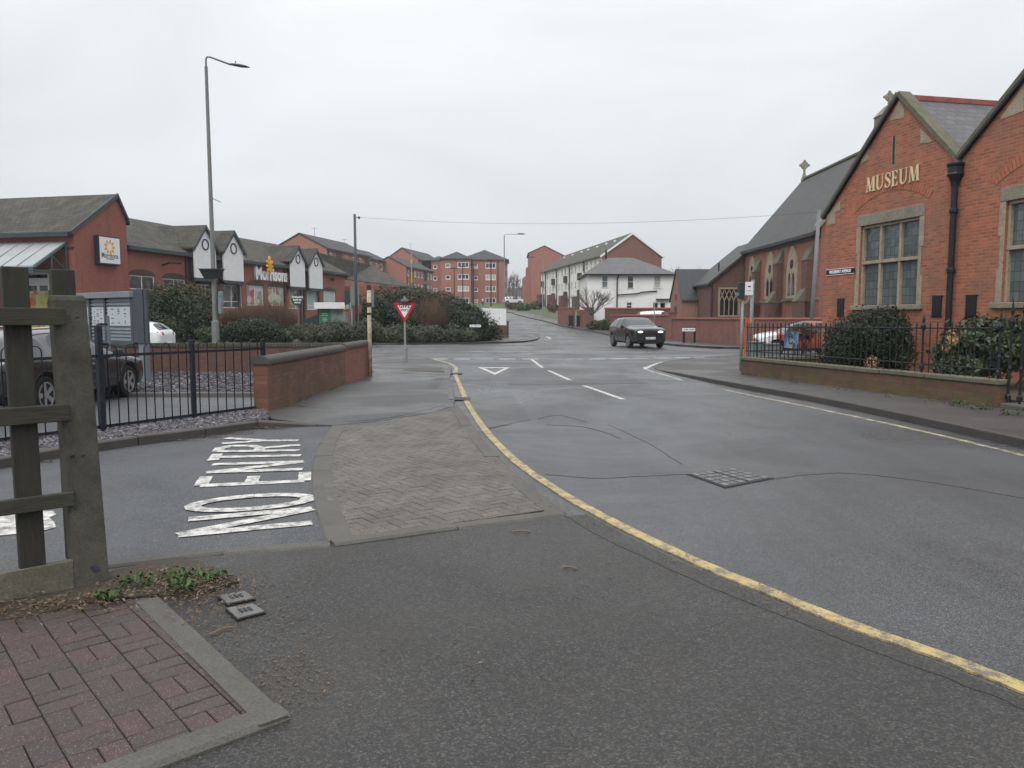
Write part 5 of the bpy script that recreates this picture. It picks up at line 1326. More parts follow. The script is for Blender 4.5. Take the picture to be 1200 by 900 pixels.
def box_walls(mb, F, s0, s1, depth, z0, z1, m=0):
    mb.poly([F.pt(s0, 0, z0), F.pt(s0, 0, z1), F.pt(s0, -depth, z1), F.pt(s0, -depth, z0)], m)
    mb.poly([F.pt(s1, 0, z1), F.pt(s1, 0, z0), F.pt(s1, -depth, z0), F.pt(s1, -depth, z1)], m)
    mb.poly([F.pt(s0, -depth, z0), F.pt(s0, -depth, z1), F.pt(s1, -depth, z1), F.pt(s1, -depth, z0)], m)
def roofslab(mb, pts, t=.12, m=0): mb.extrude(pts, (0, 0, -t), m)
# ------------------------------------------------------------------ supermarket
XB = Vector((-22.5, 45.0)); dB_ = Vector((.217, .976))
FB = Fac(XB, d=dB_); FB.len = 38
def fb(u, v, n=0.0): return FB.px(u, v, n)
sm = T('supermarket', 'long red brick supermarket with white gabled bays and brown tiled roof', 'supermarket', (XB.x, XB.y, 0))
eave = fb(222, 293)[1]; 
sEnd = fb(404, 318)[0]; zeav = fb(150, 286)[1]
print('supermarket eave', eave, zeav, fb(338, 308)[1], 'end s', sEnd)
zeav = (zeav+eave)/2
def arch_win(u0, u1, v0, v1):
    a, z1 = fb(u0, v0); b, _ = fb(u1, v0); _, z0 = fb((u0+u1)/2, v1); return (a, b, z0, z1)
wins = [('plain', arch_win(151.5, 181, 322, 345)), ('plain', arch_win(191, 217, 326, 345)), ('plain', arch_win(231, 251, 333, 358)), ('plain', arch_win(259, 283, 333, 361)),
        ('poster', arch_win(289, 308.5, 334, 358)), ('postergreen', arch_win(314, 332.5, 336, 358)), ('poster', arch_win(338, 355, 338, 362)), ('lightteal', arch_win(359.5, 375, 340, 363)), ('lightteal', arch_win(379, 393, 341, 361))]
mb = MB(); mb.wall(FB, 0, sEnd, 0, zeav, [w[1] for w in wins], .15)
box_walls(mb, FB, 0, sEnd, 20, 0, zeav); smw = mb.build('wall', M['shop_brick'], sm, fix=False)
for kind, (a, b, z0, z1) in wins:
    gm = {'plain': 'shopint', 'poster': 'poster', 'postergreen': 'postergreen', 'lightteal': 'lightteal'}[kind]
    o = window(sm, FB, (a+b)/2, z0, b-a, z1-z0, 'std', 'whiteupvc', gm, n=-.10, nlight=2, transom=(.28 if kind == 'plain' else .22 if kind == 'lightteal' else 0), sill=False)
mb = MB()
for kind, (a, b, z0, z1) in wins:
    c = (a+b)/2; w = (b-a)/2; pts = [(a-.1, z1+.02), (a-.1, z1+.1)]+[(c-w*math.cos(PI*i/8), z1+.1+.28*math.sin(PI*i/8)) for i in range(9)]+[(b+.1, z1+.1), (b+.1, z1+.02)]
    mb.fprism(FB, pts, .002, .02)
mb.build('window_arch', M['brownpanel'], sm)
# main roof: eave to ridge, then down the back; hipped far end
zr_ = 0; rb = None
for nb_ in [x*.25 for x in range(4, 60)]:
    s, z = fb(205, 265, -nb_)
    if z-zeav <= nb_*.62: rb, zr_ = nb_, z; break
print('ridge back', rb, zr_)
ov = .35; mb = MB()
sR1 = sEnd+.2; hip = rb
A = [FB.pt(-.0, ov, zeav-.2), FB.pt(sR1, ov, zeav-.2), FB.pt(sR1-hip*.6, -rb, zr_), FB.pt(0, -rb, zr_)]
Bk = [FB.pt(0, -rb, zr_), FB.pt(sR1-hip*.6, -rb, zr_), FB.pt(sR1, -2*rb-ov, zeav-.2), FB.pt(0, -2*rb-ov, zeav-.2)]
roofslab(mb, A, .1); roofslab(mb, Bk, .1); roofslab(mb, [FB.pt(sR1, ov, zeav-.2), FB.pt(sR1, -2*rb-ov, zeav-.2), FB.pt(sR1-hip*.6, -rb, zr_)], .1)
mb.build('roof', M['shop_tile'], sm)
mb = MB(); mb.fbox(FB, 0, sEnd, .02, ov, zeav-.36, zeav-.22); mb.fbox(FB, 0, sEnd+.2, ov+.003, ov+.08, zeav-.40, zeav-.19); mb.build('fascia', M['fascia'], sm)
# white gabled bays
PRJ = .55
for (u0, u1, vl, vr, ua, va, vb) in ((228, 253, 288, 291, 241, 266, 326), (262, 285, 292, 296, 273, 272, 329), (340.5, 357, 304, 307, 347.5, 289, 336), (362.5, 377.5, 307, 311, 369.5, 292.5, 338)):
    a = FB.px(u0, 300, PRJ)[0]; b = FB.px(u1, 300, PRJ)[0]; ze = (FB.px(u0, vl, PRJ)[1]+FB.px(u1, vr, PRJ)[1])/2; za = FB.px(ua, va, PRJ)[1]; zb = FB.px((u0+u1)/2, vb, PRJ)[1]; c = (a+b)/2
    mb = MB(); mb.fprism(FB, [(a, zb), (b, zb), (b, ze), (c, za), (a, ze)], PRJ-.1, PRJ)
    bay = mb.build('gabled_bay', M['panelwhite'], sm)
    cz = ze+(za-ze)*.12; rr = (b-a)*.16
    mb = MB(); k = 20
    for i in range(k):
        t0, t1 = 2*PI*i/k, 2*PI*(i+1)/k
        mb.fprism(FB, [(c+rr*math.cos(t0), cz+rr*1.0*math.sin(t0)), (c+rr*math.cos(t1), cz+rr*math.sin(t1)), (c+rr*.78*math.cos(t1), cz+rr*.78*math.sin(t1)), (c+rr*.78*math.cos(t0), cz+rr*.78*math.sin(t0))], PRJ+.002, PRJ+.05)
    mb.build('round_louvre', M['fascia'], bay)
    mb = MB(); zc_ = min(ze-.05, zeav-.42); mb.fbox(FB, a, b, .003, PRJ-.102, zb, ze-.05); mb.fbox(FB, a-.28, a-.003, .003, .12, 0, zc_); mb.fbox(FB, b+.003, b+.2, .003, .12, 0, zc_); mb.build('bay_cheek', M['brownpanel'], bay)
    mb = MB(); mb.fbox(FB, a-.02, b+.02, PRJ-.12, PRJ+.03, zb-.22, zb-.003); mb.build('sill_band', M['fascia'], bay)
    mb = MB(); o_ = .22
    for x0, x1 in ((a-o_, c), (b+o_, c)):
        sl = (za-ze)/(c-a); zl = ze-o_*sl
        roofslab(mb, [FB.pt(x0, PRJ+.12, zl+.12), FB.pt(x1, PRJ+.12, za+.12), FB.pt(x1, -rb*.9, za+.12), FB.pt(x0, -rb*.9, zl+.12)], .1)
    mb.build('bay_roof', M['shop_tile'], bay)
    mb = MB()
    for x0 in (a-o_, b+o_):
        sl = (za-ze)/(c-a); zl = ze-o_*sl; s_ = 1 if x0 < c else -1
        mb.fprism(FB, [(x0, zl-.14), (x0, zl+.13), (c, za+.13), (c, za-.14)], PRJ+.122, PRJ+.16)
    mb.build('bargeboard', M['fascia'], bay)
# shop name lettering and wheat emblem
s0, _ = fb(295, 321); s1, _ = fb(336, 323); zc = fb(316, 323)[1]
lt = place_text('shop_lettering', 'Morrisons', 1.42, FB, (s0+s1)/2, zc+.05, .12, M['letteringw'], sm, .10, .035, .95, sx=(s1-s0)/6.1)
mb = MB(); se, ze = fb(315.2, 311.2, .5)
for dx, dz, r in ((0, .66, .20), (-.36, .30, .18), (.36, .30, .18), (0, .16, .18), (-.42, -.06, .18), (.42, -.06, .18), (-.30, -.40, .17), (.30, -.40, .17), (0, -.24, .17), (0, -.62, .15)):
    a = math.atan2(dz, dx); dx *= .72; dz *= .78; r *= .78; mb.fprism(FB, [(se+dx+r*1.25*math.cos(t)*math.cos(a)-r*.72*math.sin(t)*math.sin(a), ze+dz+r*1.25*math.cos(t)*math.sin(a)+r*.72*math.sin(t)*math.cos(a)) for t in [2*PI*i/10 for i in range(10)]], .50, .62+.002*r)
mb.build('wheat_emblem', M['yellowem'], sm)
# wall camera bracket
s, z = fb(190, 308); mb = MB(); mb.tube([FB.pt(s, .0, z-.15), FB.pt(s, .5, z), FB.pt(s+.9, .7, z+.02)], .06, 6); mb.build('camera_bracket', M['blackmetal'], sm)
s, z = fb(387.5, 327); mb = MB(); mb.tube([FB.pt(s, .0, z), FB.pt(s, .35, z-.05)], .12, 8); mb.build('wall_light', M['blackmetal'], sm)
# canted far end and lower wing with sloping roof
FE = Fac(FB.pt(sEnd, 0, 0).xy, FB.pt(sEnd+6.5, -3.2, 0).xy)
mb = MB(); mb.wall(FE, 0, FE.len, 0, zeav-.1); 
FE2 = Fac(FE.pt(FE.len, 0, 0).xy, (FE.pt(FE.len, 0, 0)+Vector((6.5, 2.0, 0))).xy); zl = zeav-1.1
mb.wall(FE2, 0, FE2.len, 0, zl); box_walls(mb, FE2, 0, FE2.len, 12, 0, zl); mb.build('end_wall', M['shop_brick'], sm, fix=False)
mb = MB(); q = FB.pt(sEnd-hip*.6, -rb, zr_+.02)
roofslab(mb, [FB.pt(sEnd, ov, zeav-.18), FE.pt(FE.len, .3, zeav-.35), FE2.pt(FE2.len+.3, .3, zl-.05), FE2.pt(FE2.len*.55, -6, zl+2.6), q], .1)
mb.build('end_roof', M['shop_tile'], sm)
# front wing with the big gable
FA = Fac(FB.pt(0, .35, 0).xy, d=dB_)
sC, zC = FA.px(86, 269); sD, zD = FA.px(147.5, 259); sApx, zApx = FA.px(135.5, 229)
mb = MB(); mb.poly([FA.pt(sC, 0, 0), FA.pt(sD, 0, 0), FA.pt(sD, 0, zD), FA.pt(sApx, 0, zApx), FA.pt(sC, 0, zC)])
FW = Fac((FA.pt(sC, 0, 0)-Vector((.976, -.217, 0))*22).xy, FA.pt(sC, 0, 0).xy)
dr0 = FW.px(29.5, 330); dr1 = FW.px(58, 330); zd1 = FW.px(45, 318)[1]
mb.wall(FW, 0, FW.len, 0, zC, [(dr0[0], dr1[0], 1.0, zd1)], .2)
mb.poly([FA.pt(sD, 0, 0), FA.pt(sD, -22, 0), FA.pt(sD, -22, zD), FA.pt(sD, 0, zD)])
mb.build('wing_wall', M['shop_brick'], sm, fix=False)
n22 = Vector((-.976, .217, 0))
mb = MB(); a = FA.pt(sC, .1, zC)+Vector((-FA.d.x*.35, -FA.d.y*.35, -.13)); b = FA.pt(sApx, .1, zApx+.08); c = FA.pt(sD+.2, .1, zD-.1)
roofslab(mb, [a, b, b+n22*23, a+n22*23], .12); roofslab(mb, [b, c, c+n22*23, b+n22*23], .12); mb.build('wing_roof', M['shop_tile'], sm)
mb = MB()
for p, q in (((sC-.3, zC-.25), (sApx, zApx+.02)), ((sD+.1, zD-.1), (sApx, zApx+.02))):
    mb.fprism(FA, [(p[0], p[1]-.02), (p[0], p[1]+.18), (q[0], q[1]+.1), (q[0], q[1]-.16)], .10, .17)
mb.fbox(FW, 0, FW.len, .36, .44, zC-.38, zC-.16); mb.build('bargeboard', M['fascia'], sm)
mb = MB(); mb.fbox(FW, 0, FW.len-.02, .004, .05, zC-1.0, zC-.9); mb.build('string_course', M['brownpanel'], sm)
# doors
dw_ = dr1[0]-dr0[0]; mb = MB(); a, b = dr0[0], dr1[0]
mb.fbox(FW, a, a+.14, -.15, -.02, 1.0, zd1); mb.fbox(FW, b-.14, b, -.15, -.02, 1.0, zd1); mb.fbox(FW, a+.14, b-.14, -.15, -.02, zd1-.16, zd1); mb.fbox(FW, a+.14, b-.14, -.15, -.03, zd1-.75, zd1-.35); mb.fbox(FW, (a+b)/2-.07, (a+b)/2+.07, -.15, -.04, 1.0, zd1-.75)
dd = mb.build('door', M['whiteupvc'], sm)
mb = MB(); mb.fbox(FW, a+.1, b-.1, -.12, -.10, 1.0, zd1-.05); mb.build('pane', M['paned'], dd)
zp = FW.px(45, 341)[1]; mb = MB(); mb.fbox(FW, a+.15, b-.05, -.015, .03, 1.0, zp); pz = mb.build('poster_panel', M['fruit'], dd)
mb = MB(); mb.fbox(FW, a-.1, a+.147, -.012, .06, .95, zp+.05); mb.fbox(FW, b-.048, b+.12, -.012, .06, .95, zp+.05); mb.build('green_frame', M['greensign'], dd)
# entrance canopy
uC1 = FW.px(78.5, 283); zt_ = uC1[1]; zf = EYE+(371-312)/900*(FW.pt(uC1[0], 2.2, 0).y); mb = MB(); sL = 0
roofslab(mb, [FW.pt(0, .05, zt_), FW.pt(uC1[0], .05, zt_), FW.pt(uC1[0], 2.25, zf), FW.pt(0, 2.25, zf)], .07); cn = mb.build('canopy_roof', M['tin'], sm)
mb = MB(); k = 14
for i in range(k+1):
    s = uC1[0]-i*.95; 
    if s < 0: break
    mb.tube([FW.pt(s, .05, zt_+.02), FW.pt(s, 2.27, zf+.02)], .03, 5)
mb.build('standing_seam', M['tin'], cn)
mb = MB(); s = uC1[0]
for p, q in (((.05, zt_-.1), (2.2, zf-.1)), ((.05, zf-.25), (2.2, zf-.25)), ((.1, zt_), (.1, zf-1.2)), ((1.1, (zt_+zf)/2), (1.1, zf-.25)), ((1.1, (zt_+zf)/2-.1), (.1, zf-.2))):
    mb.tube([FW.pt(s, p[0], p[1]), FW.pt(s, q[0], q[1])], .06, 6)
mb.fbox(FW, 0, s, 2.13, 2.28, zf-.38, zf-.075)
for u in (62, 20): 
    ss = FW.px(u, 340)[0]; mb.tube([FW.pt(ss, 2.1, .5), FW.pt(ss, 2.1, zf-.2)], .09, 8)
mb.build('canopy_frame', M['tealmetal'], sm)
# square wall sign
s0, zt0 = FA.px(110, 276.5); s1, zt1_ = FA.px(134, 279.5); zb0_ = FA.px(110.5, 308)[1]
sq = T('supermarket_sign', 'square white illuminated-style sign with yellow wheat emblem on the brick gable', 'sign', FA.pt((s0+s1)/2, .1, (zt0+zb0_)/2)); sq['label'] = 'square white sign with yellow wheat emblem on the supermarket gable wall'
mb = MB(); mb.fbox(FA, s0-.03, s1+.08, .004, .30, zb0_-.05, zt0+.05); mb.build('box', M['lettering'], sq)
mb = MB(); mb.fbox(FA, s0+.03, s1+.02, .303, .31, zb0_+.02, zt0-.02); mb.build('face', M['signwhite'], sq)
cs = (s0+s1)/2; cz = zb0_+(zt0-zb0_)*.62; mb = MB()
for i in range(9):
    a = 2*PI*i/9; r = .30; mb.fprism(FA, [(cs+r*math.cos(a)+.13*math.cos(t)*math.cos(a)-.075*math.sin(t)*math.sin(a), cz+r*math.sin(a)+.13*math.cos(t)*math.sin(a)+.075*math.sin(t)*math.cos(a)) for t in [2*PI*q/8 for q in range(8)]], .3105, .316)
mb.build('wheat_emblem', M['yellowem'], sq)
place_text('lettering', 'Morrisons', .42, FA, cs, zb0_+(zt0-zb0_)*.30, .313, M['lettering'], sq, .002, .004, 1, sx=(s1-s0)*.88/1.85)
mb = MB(); mb.fbox(FA, cs-.3, cs+.3, .3105, .313, zb0_+(zt0-zb0_)*.16, zb0_+(zt0-zb0_)*.19); mb.build('small_lettering', M['lettering'], sq)
# ------------------------------------------------------------------ kiosk, round sign, grey sign backs beside it
kx = W(386, 386, 52); kk = T('kiosk', 'small green and glass kiosk with pale canopy in front of the supermarket', 'kiosk', (kx.x, 52, .8))
Fk = Fac((W(374, 370, 52).x, 52), (W(403, 370, 52).x, 52)); zk0, zk1 = W(0, 381, 52).z, W(0, 362, 52).z
mb = MB(); mb.fbox(Fk, 0, Fk.len*.46, -1.4, 0, zk0-.6, zk1); mb.build('green_panel', M['greensign'], kk)
mb = MB(); mb.fbox(Fk, Fk.len*.46+.003, Fk.len, -1.4, -.05, zk0-.6, zk1); mb.build('glazing', M['paneL'], kk)
mb = MB(); mb.fbox(Fk, -.25, Fk.len+.15, -1.6, .3, zk1+.003, zk1+.42); mb.build('canopy', M['panelwhite'], kk, bevel=.02)
mb = MB(); 
for i, (w, z) in enumerate(((.36, .80), (.40, .68), (.28, .5), (.34, .4), (.3, .3))): mb.fbox(Fk, Fk.len*.23-w/2, Fk.len*.23+w/2, .002, .006, zk0+z-.04, zk0+z+.0)
mb.build('small_lettering', M['paper'], kk)
mb = MB(); p = W(356, 381, 52.3); mb.extrude([(p.x, 52.1, p.z), (Fk.p.x-.003, 52.1, p.z), (Fk.p.x-.003, 52.1, zk1-.35), (p.x, 52.1, p.z+.35)], (0, .1, 0)); mb.build('side_screen', M['darkgreen'], kk)
pl_ = T('planter_wall', 'low red brick planter wall below the green kiosk', 'wall', (W(375, 390, 51).x, 51, 0))
mb = MB(); a = W(350, 390, 51).x; b = W(405, 390, 51).x; mb.box(a, b, 51, 51.3, 0, W(0, 382.5, 51).z); mb.build('brickwork', M['shop_brick'], pl_)
mb = MB(); mb.box(a-.05, b+.05, 50.95, 51.35, W(0, 382.5, 51).z+.003, W(0, 381, 51).z); mb.build('coping', M['coping_dark'], pl_)
rx = W(348.5, 351, 46); rs = T('round_sign', 'round dark green sign with white lettering on a post by the reddish shrub', 'sign', (rx.x, 46, .2))
Fr = Fac((rx.x-1, 46), (rx.x+1, 46)); mb = MB(); mb.tube([(rx.x, 46.06, .1), (rx.x, 46.06, rx.z)], .05, 8); mb.build('pole', M['galv_d'], rs)
mb = MB(); mb.lathe((rx.x, 46, rx.z), [(.36, -.0), (.36, .02)], 28, axis='y'); mb.build('face', M['darkgreen'], rs)
for i, tx in enumerate(('Welcome', 'back to', 'store')): place_text('lettering', tx, .17, Fr, 1, rx.z+.15-.16*i, .012, M['letteringw'], rs, .002, .004)
for (u, v0, v1, w, col, lb) in ((415.5, 336, 358, 10, 'cabinet', 'tall grey green sign back on posts left of the cream pole'), (434, 339, 360, 8, 'midmetal', 'smaller grey sign back just right of the cream pole'), (406.5, 341, 357, 6, 'darkgreen', 'narrow dark panel sign beside the green kiosk')):
    p = W(u, v0, 49); q = W(u, v1, 49); t = T('sign_board', lb, 'sign', (p.x, 49, .2), group='sign boards beside the kiosk'); hw = w/2*49/900
    mb = MB(); mb.box(p.x-hw, p.x+hw, 49, 49.06, q.z, p.z); mb.build('board', M[col], t)
    mb = MB()
    for e in (-.7, .7): mb.tube([(p.x+hw*e, 49.1, .1), (p.x+hw*e, 49.1, p.z)], .04, 6)
    mb.build('post', M['galv_d'], t)
for u, z1v, lb in ((404, 364, 'left'), (412, 362, 'right')):
    p = W(u, z1v, 48.5); t = pole('barrier_post', {'left': 'slim post with yellow and black band beside the kiosk', 'right': 'slim grey post between the kiosk and the grey sign back'}[lb], 'post', p.x, 48.5, .1, p.z, .05, .05, 'galv_d', group=None)
    if lb == 'left':
        mb = MB(); mb.lathe((p.x, 48.5, p.z-.15), [(.08, 0), (.08, .3)], 10); mb.build('band', M['yellowpost'], t); mb = MB(); mb.lathe((p.x, 48.5, p.z-.06), [(.085, 0), (.085, .1)], 10); mb.build('dark_band', M['signblack'], t)
# telegraph pole, overhead wire and leaning pole
tpb = W(418, 386, 47); tpt = W(416.8, 251, 47)
tp = pole('telegraph_pole', 'slim dark telegraph pole rising behind the sign boards', 'pole', tpb.x, 47, .1, tpt.z, .10, .075, 'greymetal')
mb = MB(); mb.tube([(tpt.x, 47, tpt.z-.2), (tpt.x+.18, 46.9, tpt.z-.2)], .02, 6); mb.lathe((tpt.x+.22, 46.9, tpt.z-.30), [(.03, 0), (.07, .05), (.05, .14), (.02, .16)], 8); mb.build('insulator', M['signblack'], tp)
cb = W(949.5, 384, 36); ct = W(960, 246, 36)
lpz = pole('telegraph_pole', 'slightly leaning pale telegraph pole at the corner between church and museum', 'pole', cb.x, 36, .1, ct.z, .10, .08, 'galv_d', lean=(ct.x-cb.x, 0))
ww = T('overhead_wire', 'thin overhead wire strung between the two telegraph poles across the junction', 'wire', (tpt.x+.25, 46.9, tpt.z-.2)); pts = []
A = Vector((tpt.x+.25, 46.9, tpt.z-.2)); Bq = Vector((ct.x, 36, ct.z-.1))
for i in range(41):
    t = i/40; p = A.lerp(Bq, t); p.z -= 4*.45*t*(1-t); pts.append(p)
mb = MB(); mb.tube(pts, .007, 5); mb.build('wire', M['greymetal'], ww)
# ------------------------------------------------------------------ church
FC = Fac((17.45, 58.0), (17.5, 44.0)); zce = W(870, 291, 58).z; zrd = W(935, 213, 58).z; hwc = 4.15; hd = hwc
ch = T('church', 'red brick church with steep slate roof, buttresses and stone lancet windows', 'church', (17.5, 51, 0))
lanc = []
for u0, u1, vt_, vb_ in ((878, 886, 300, 351), (897.5, 909, 294.5, 350), (922.5, 935, 288.5, 349.5)):
    a = FC.px(u0, 340)[0]; b = FC.px(u1, 340)[0]; zt1 = FC.px((u0+u1)/2, vt_)[1]; zb1 = FC.px((u0+u1)/2, vb_)[1]; lanc.append((a, b, zb1, zt1))
mb = MB(); mb.wall(FC, 0, FC.len, 0, zce); 
for s in (0, FC.len):
    P = [FC.pt(s, 0, 0), FC.pt(s, 0, zce), FC.pt(s, -hwc, zrd), FC.pt(s, -2*hwc, zce), FC.pt(s, -2*hwc, 0)]; mb.poly(P if s else P[::-1])
mb.poly([FC.pt(FC.len, -2*hwc, 0), FC.pt(0, -2*hwc, 0), FC.pt(0, -2*hwc, zce), FC.pt(FC.len, -2*hwc, zce)])
mb.build('wall', M['ch_brick'], ch, fix=False)
mb = MB(); sl = (zrd-zce)/hwc
for sg_ in (0, 1):
    n0, n1 = (.35, -hwc) if sg_ == 0 else (-2*hwc-.35, -hwc)
    roofslab(mb, [FC.pt(-.15, n0, zce-.35*sl+.16), FC.pt(FC.len-.3, n0, zce-.35*sl+.16), FC.pt(FC.len-.3, n1, zrd+.16), FC.pt(-.15, n1, zrd+.16)], .12)
cr = mb.build('roof', M['ch_slate'], ch)
mb = MB(); mb.fbox(FC, -.1, FC.len-.3, -hwc-.14, -hwc+.14, zrd+.12, zrd+.26); mb.build('ridge', M['coping_moss'], cr)
mb = MB(); mb.fbox(FC, -.1, FC.len, .003, .10, zce-.62, zce-.50); mb.fbox(FC, -.12, FC.len-.3, .22, .34, zce-.46, zce-.32); mb.build('gutter', M['blackmetal'], ch)
mb = MB()
for a, b in ((0, lanc[0][0]-.05),): pass
zs = lanc[1][2]-.12; mb.fbox(FC, 0, FC.len, .002, .07, zs-.12, zs); mb.build('string_course', M['stone_grey'], ch)
for (a, b, z0, z1) in lanc:
    c = (a+b)/2; w = (b-a)/2; zsprg = z1-w*2.3
    out = [(a, z0), (b, z0), (b, zsprg)]+[(c+w*math.cos(PI/2*i/6)*1, zsprg+(z1-zsprg)*math.sin(PI/2*i/6)**1.05) for i in range(1, 6)]+[(c, z1)]+[(c-w*math.cos(PI/2*i/6), zsprg+(z1-zsprg)*math.sin(PI/2*i/6)**1.05) for i in range(5, 0, -1)]+[(a, zsprg)]
    mb = MB(); mb.fprism(FC, out, .003, .10); o = mb.build('window', M['stone'], ch)
    for d_ in (-1, 1):
        mb = MB(); lw2 = w*.24; cx = c+d_*w*.36; zt2 = zsprg+.12
        mb.fprism(FC, [(cx-lw2, z0+.18), (cx+lw2, z0+.18), (cx+lw2, zt2), (cx, zt2+.36), (cx-lw2, zt2)], .102, .108); mb.build('pane', M['paned'], o)
    mb = MB(); mb.fprism(FC, [(c+w*.3*math.cos(t), zsprg+.85*w*1.25+w*.34*math.sin(t)) for t in [2*PI*i/8 for i in range(8)]], .102, .108); mb.build('pane', M['paned'], o)
    mb = MB(); mb.fbox(FC, a-.12, b+.12, .004, .20, z0-.16, z0-.003); mb.build('sill', M['coping_moss'], o)
for u0, u1, vt_ in ((886.5, 892, 299), (911, 919, 288), (943, 957, 281)):
    a = FC.px(u0, 330)[0]; b = FC.px(u1, 330)[0]; z1 = FC.px((u0+u1)/2, vt_)[1]; b = max(b, a+.35); w = min(b-a, .75); c = (a+b)/2; a, b = c-w/2, c+w/2
    mb = MB(); mb.fbox(FC, a, b, .003, .42, 0, z1-1.2); mb.fbox(FC, a, b, .003, .9, 0, zs-.2)
    mb.build('buttress', M['dk_brick'], ch)
    mb = MB(); zq = z1-1.2
    mb.add([FC.pt(a-.03, .004, z1-.3), FC.pt(b+.03, .004, z1-.3), FC.pt(b+.03, .47, zq), FC.pt(a-.03, .47, zq), FC.pt(a-.03, .004, zq), FC.pt(b+.03, .004, zq)], [(0, 1, 2, 3), (4, 3, 2, 5), (0, 3, 4), (1, 5, 2)])
    zq = zs-.2; mb.add([FC.pt(a-.03, .43, zq+.75), FC.pt(b+.03, .43, zq+.75), FC.pt(b+.03, .95, zq), FC.pt(a-.03, .95, zq), FC.pt(a-.03, .43, zq), FC.pt(b+.03, .43, zq)], [(0, 1, 2, 3), (4, 3, 2, 5), (0, 3, 4), (1, 5, 2)])
    mb.build('weathering', M['coping_moss'], ch)
def celtic(name, x, y, z, s, parent, mat='stone_grey'):
    mb = MB(); k = 16; t = .07*s
    mb.box(x-t, x+t, y-t, y+t, z, z+1.0*s); mb.box(x-.38*s, x-t-.003, y-t, y+t, z+.62*s-t, z+.62*s+t); mb.box(x+t+.003, x+.38*s, y-t, y+t, z+.62*s-t, z+.62*s+t)
    for i in range(k):
        t0, t1 = 2*PI*i/k, 2*PI*(i+1)/k; r0, r1 = .19*s, .28*s; c = z+.62*s
        mb.extrude([(x+r0*math.cos(t0), y-t*.8, c+r0*math.sin(t0)), (x+r1*math.cos(t0), y-t*.8, c+r1*math.sin(t0)), (x+r1*math.cos(t1), y-t*.8, c+r1*math.sin(t1)), (x+r0*math.cos(t1), y-t*.8, c+r0*math.sin(t1))], (0, 1.6*t, 0))
    for dx, dz in ((-.38, .62), (.38, .62), (0, 1.0)): mb.box(x+dx*s-1.6*t, x+dx*s+1.6*t, y-1.05*t, y+1.05*t, z+dz*s-(1.6*t if dz < .9 else -.002), z+dz*s+(1.6*t if dz < .9 else .8*t)) if False else None
    mb.add(*[[(x-.2*s, y-.2*s, z-.5*s), (x+.2*s, y-.2*s, z-.5*s), (x+.2*s, y+.2*s, z-.5*s), (x-.2*s, y+.2*s, z-.5*s), (x-t*1.2, y-t*1.2, z), (x+t*1.2, y-t*1.2, z), (x+t*1.2, y+t*1.2, z), (x-t*1.2, y+t*1.2, z)], [(3, 2, 1, 0), (4, 5, 6, 7), (0, 1, 5, 4), (1, 2, 6, 5), (2, 3, 7, 6), (3, 0, 4, 7)]])
    mb.build(name, M[mat], parent)
P = W(935, 208, 57.8); celtic('stone_cross', 17.45+hwc, 57.9, zrd+.55, 1.0, ch)
# near gable: raised coping, bellcote block and larger cross
yN = 44.1
mb = MB()
for a, b in ((FC.pt(FC.len, .3, zce-.2), FC.pt(FC.len, -hwc, zrd+.3)), (FC.pt(FC.len, -hwc, zrd+.3), FC.pt(FC.len, -2*hwc-.3, zce-.2))):
    mb.extrude([a+Vector((0, -.3, 0)), b+Vector((0, -.3, 0)), b+Vector((0, -.3, .28)), a+Vector((0, -.3, .28))], (0, .7, 0))
mb.build('gable_coping', M['stone_grey'], ch)
xb = W(1036, 130, yN).x
mb = MB(); zz = W(0, 160, yN).z; z2 = W(0, 137, yN).z
mb.box(xb-.35, xb+.9, yN-.4, yN+.4, zrd-.6, z2); mb.add([(xb-.42, yN-.46, z2+.003), (xb+.97, yN-.46, z2+.003), (xb+.97, yN+.46, z2+.003), (xb-.42, yN+.46, z2+.003), (xb+.1, yN-.2, z2+.6), (xb+.45, yN-.2, z2+.6), (xb+.45, yN+.2, z2+.6), (xb+.1, yN+.2, z2+.6)], [(3, 2, 1, 0), (4, 5, 6, 7), (0, 1, 5, 4), (1, 2, 6, 5), (2, 3, 7, 6), (3, 0, 4, 7)])
mb.build('bellcote', M['stone_grey'], ch)
celtic('stone_cross', xb+.27, yN, W(0, 125, yN).z, .85, ch)
# annex with lattice window
FX = Fac((W(831.5, 371, 58.2).x, 58.2), (18.6, 58.2)); zx0 = W(832, 331, 58.2).z; zx1 = zx0+(W(870, 298, 58.2).z-zx0)*(18.6-FX.p.x)/(17.45-FX.p.x)
aw0, awt = FX.px(844, 339); aw1, awb = FX.px(865, 369.5)
mb = MB(); mb.wall(FX, 0, FX.len, 0, zx0, [(aw0, aw1, awb, awt)], .15); mb.poly([FX.pt(0, 0, zx0), FX.pt(FX.len, 0, zx0), FX.pt(FX.len, 0, zx1)])
mb.poly([FX.pt(0, 0, zx0), FX.pt(0, -6, zx0), FX.pt(0, -6, 0), FX.pt(0, 0, 0)]); an = mb.build('annex_wall', M['dk_brick'], ch, fix=False)
mb = MB(); dx = .25; sl2 = (zx1-zx0)/FX.len; roofslab(mb, [FX.pt(-dx, .25, zx0-dx*sl2+.15), FX.pt(FX.len, .25, zx1+.15), FX.pt(FX.len, -6, zx1+.15), FX.pt(-dx, -6, zx0-dx*sl2+.15)], .14); mb.build('annex_roof', M['ch_slate'], ch)
mb = MB(); mb.fprism(FX, [(-dx, zx0-dx*sl2-.05), (FX.len, zx1-.05), (FX.len, zx1+.005), (-dx, zx0-dx*sl2+.005)], .05, .255); mb.build('annex_gutter', M['blackmetal'], ch)
mb = MB(); w = aw1-aw0; hh = awt-awb; t = .06
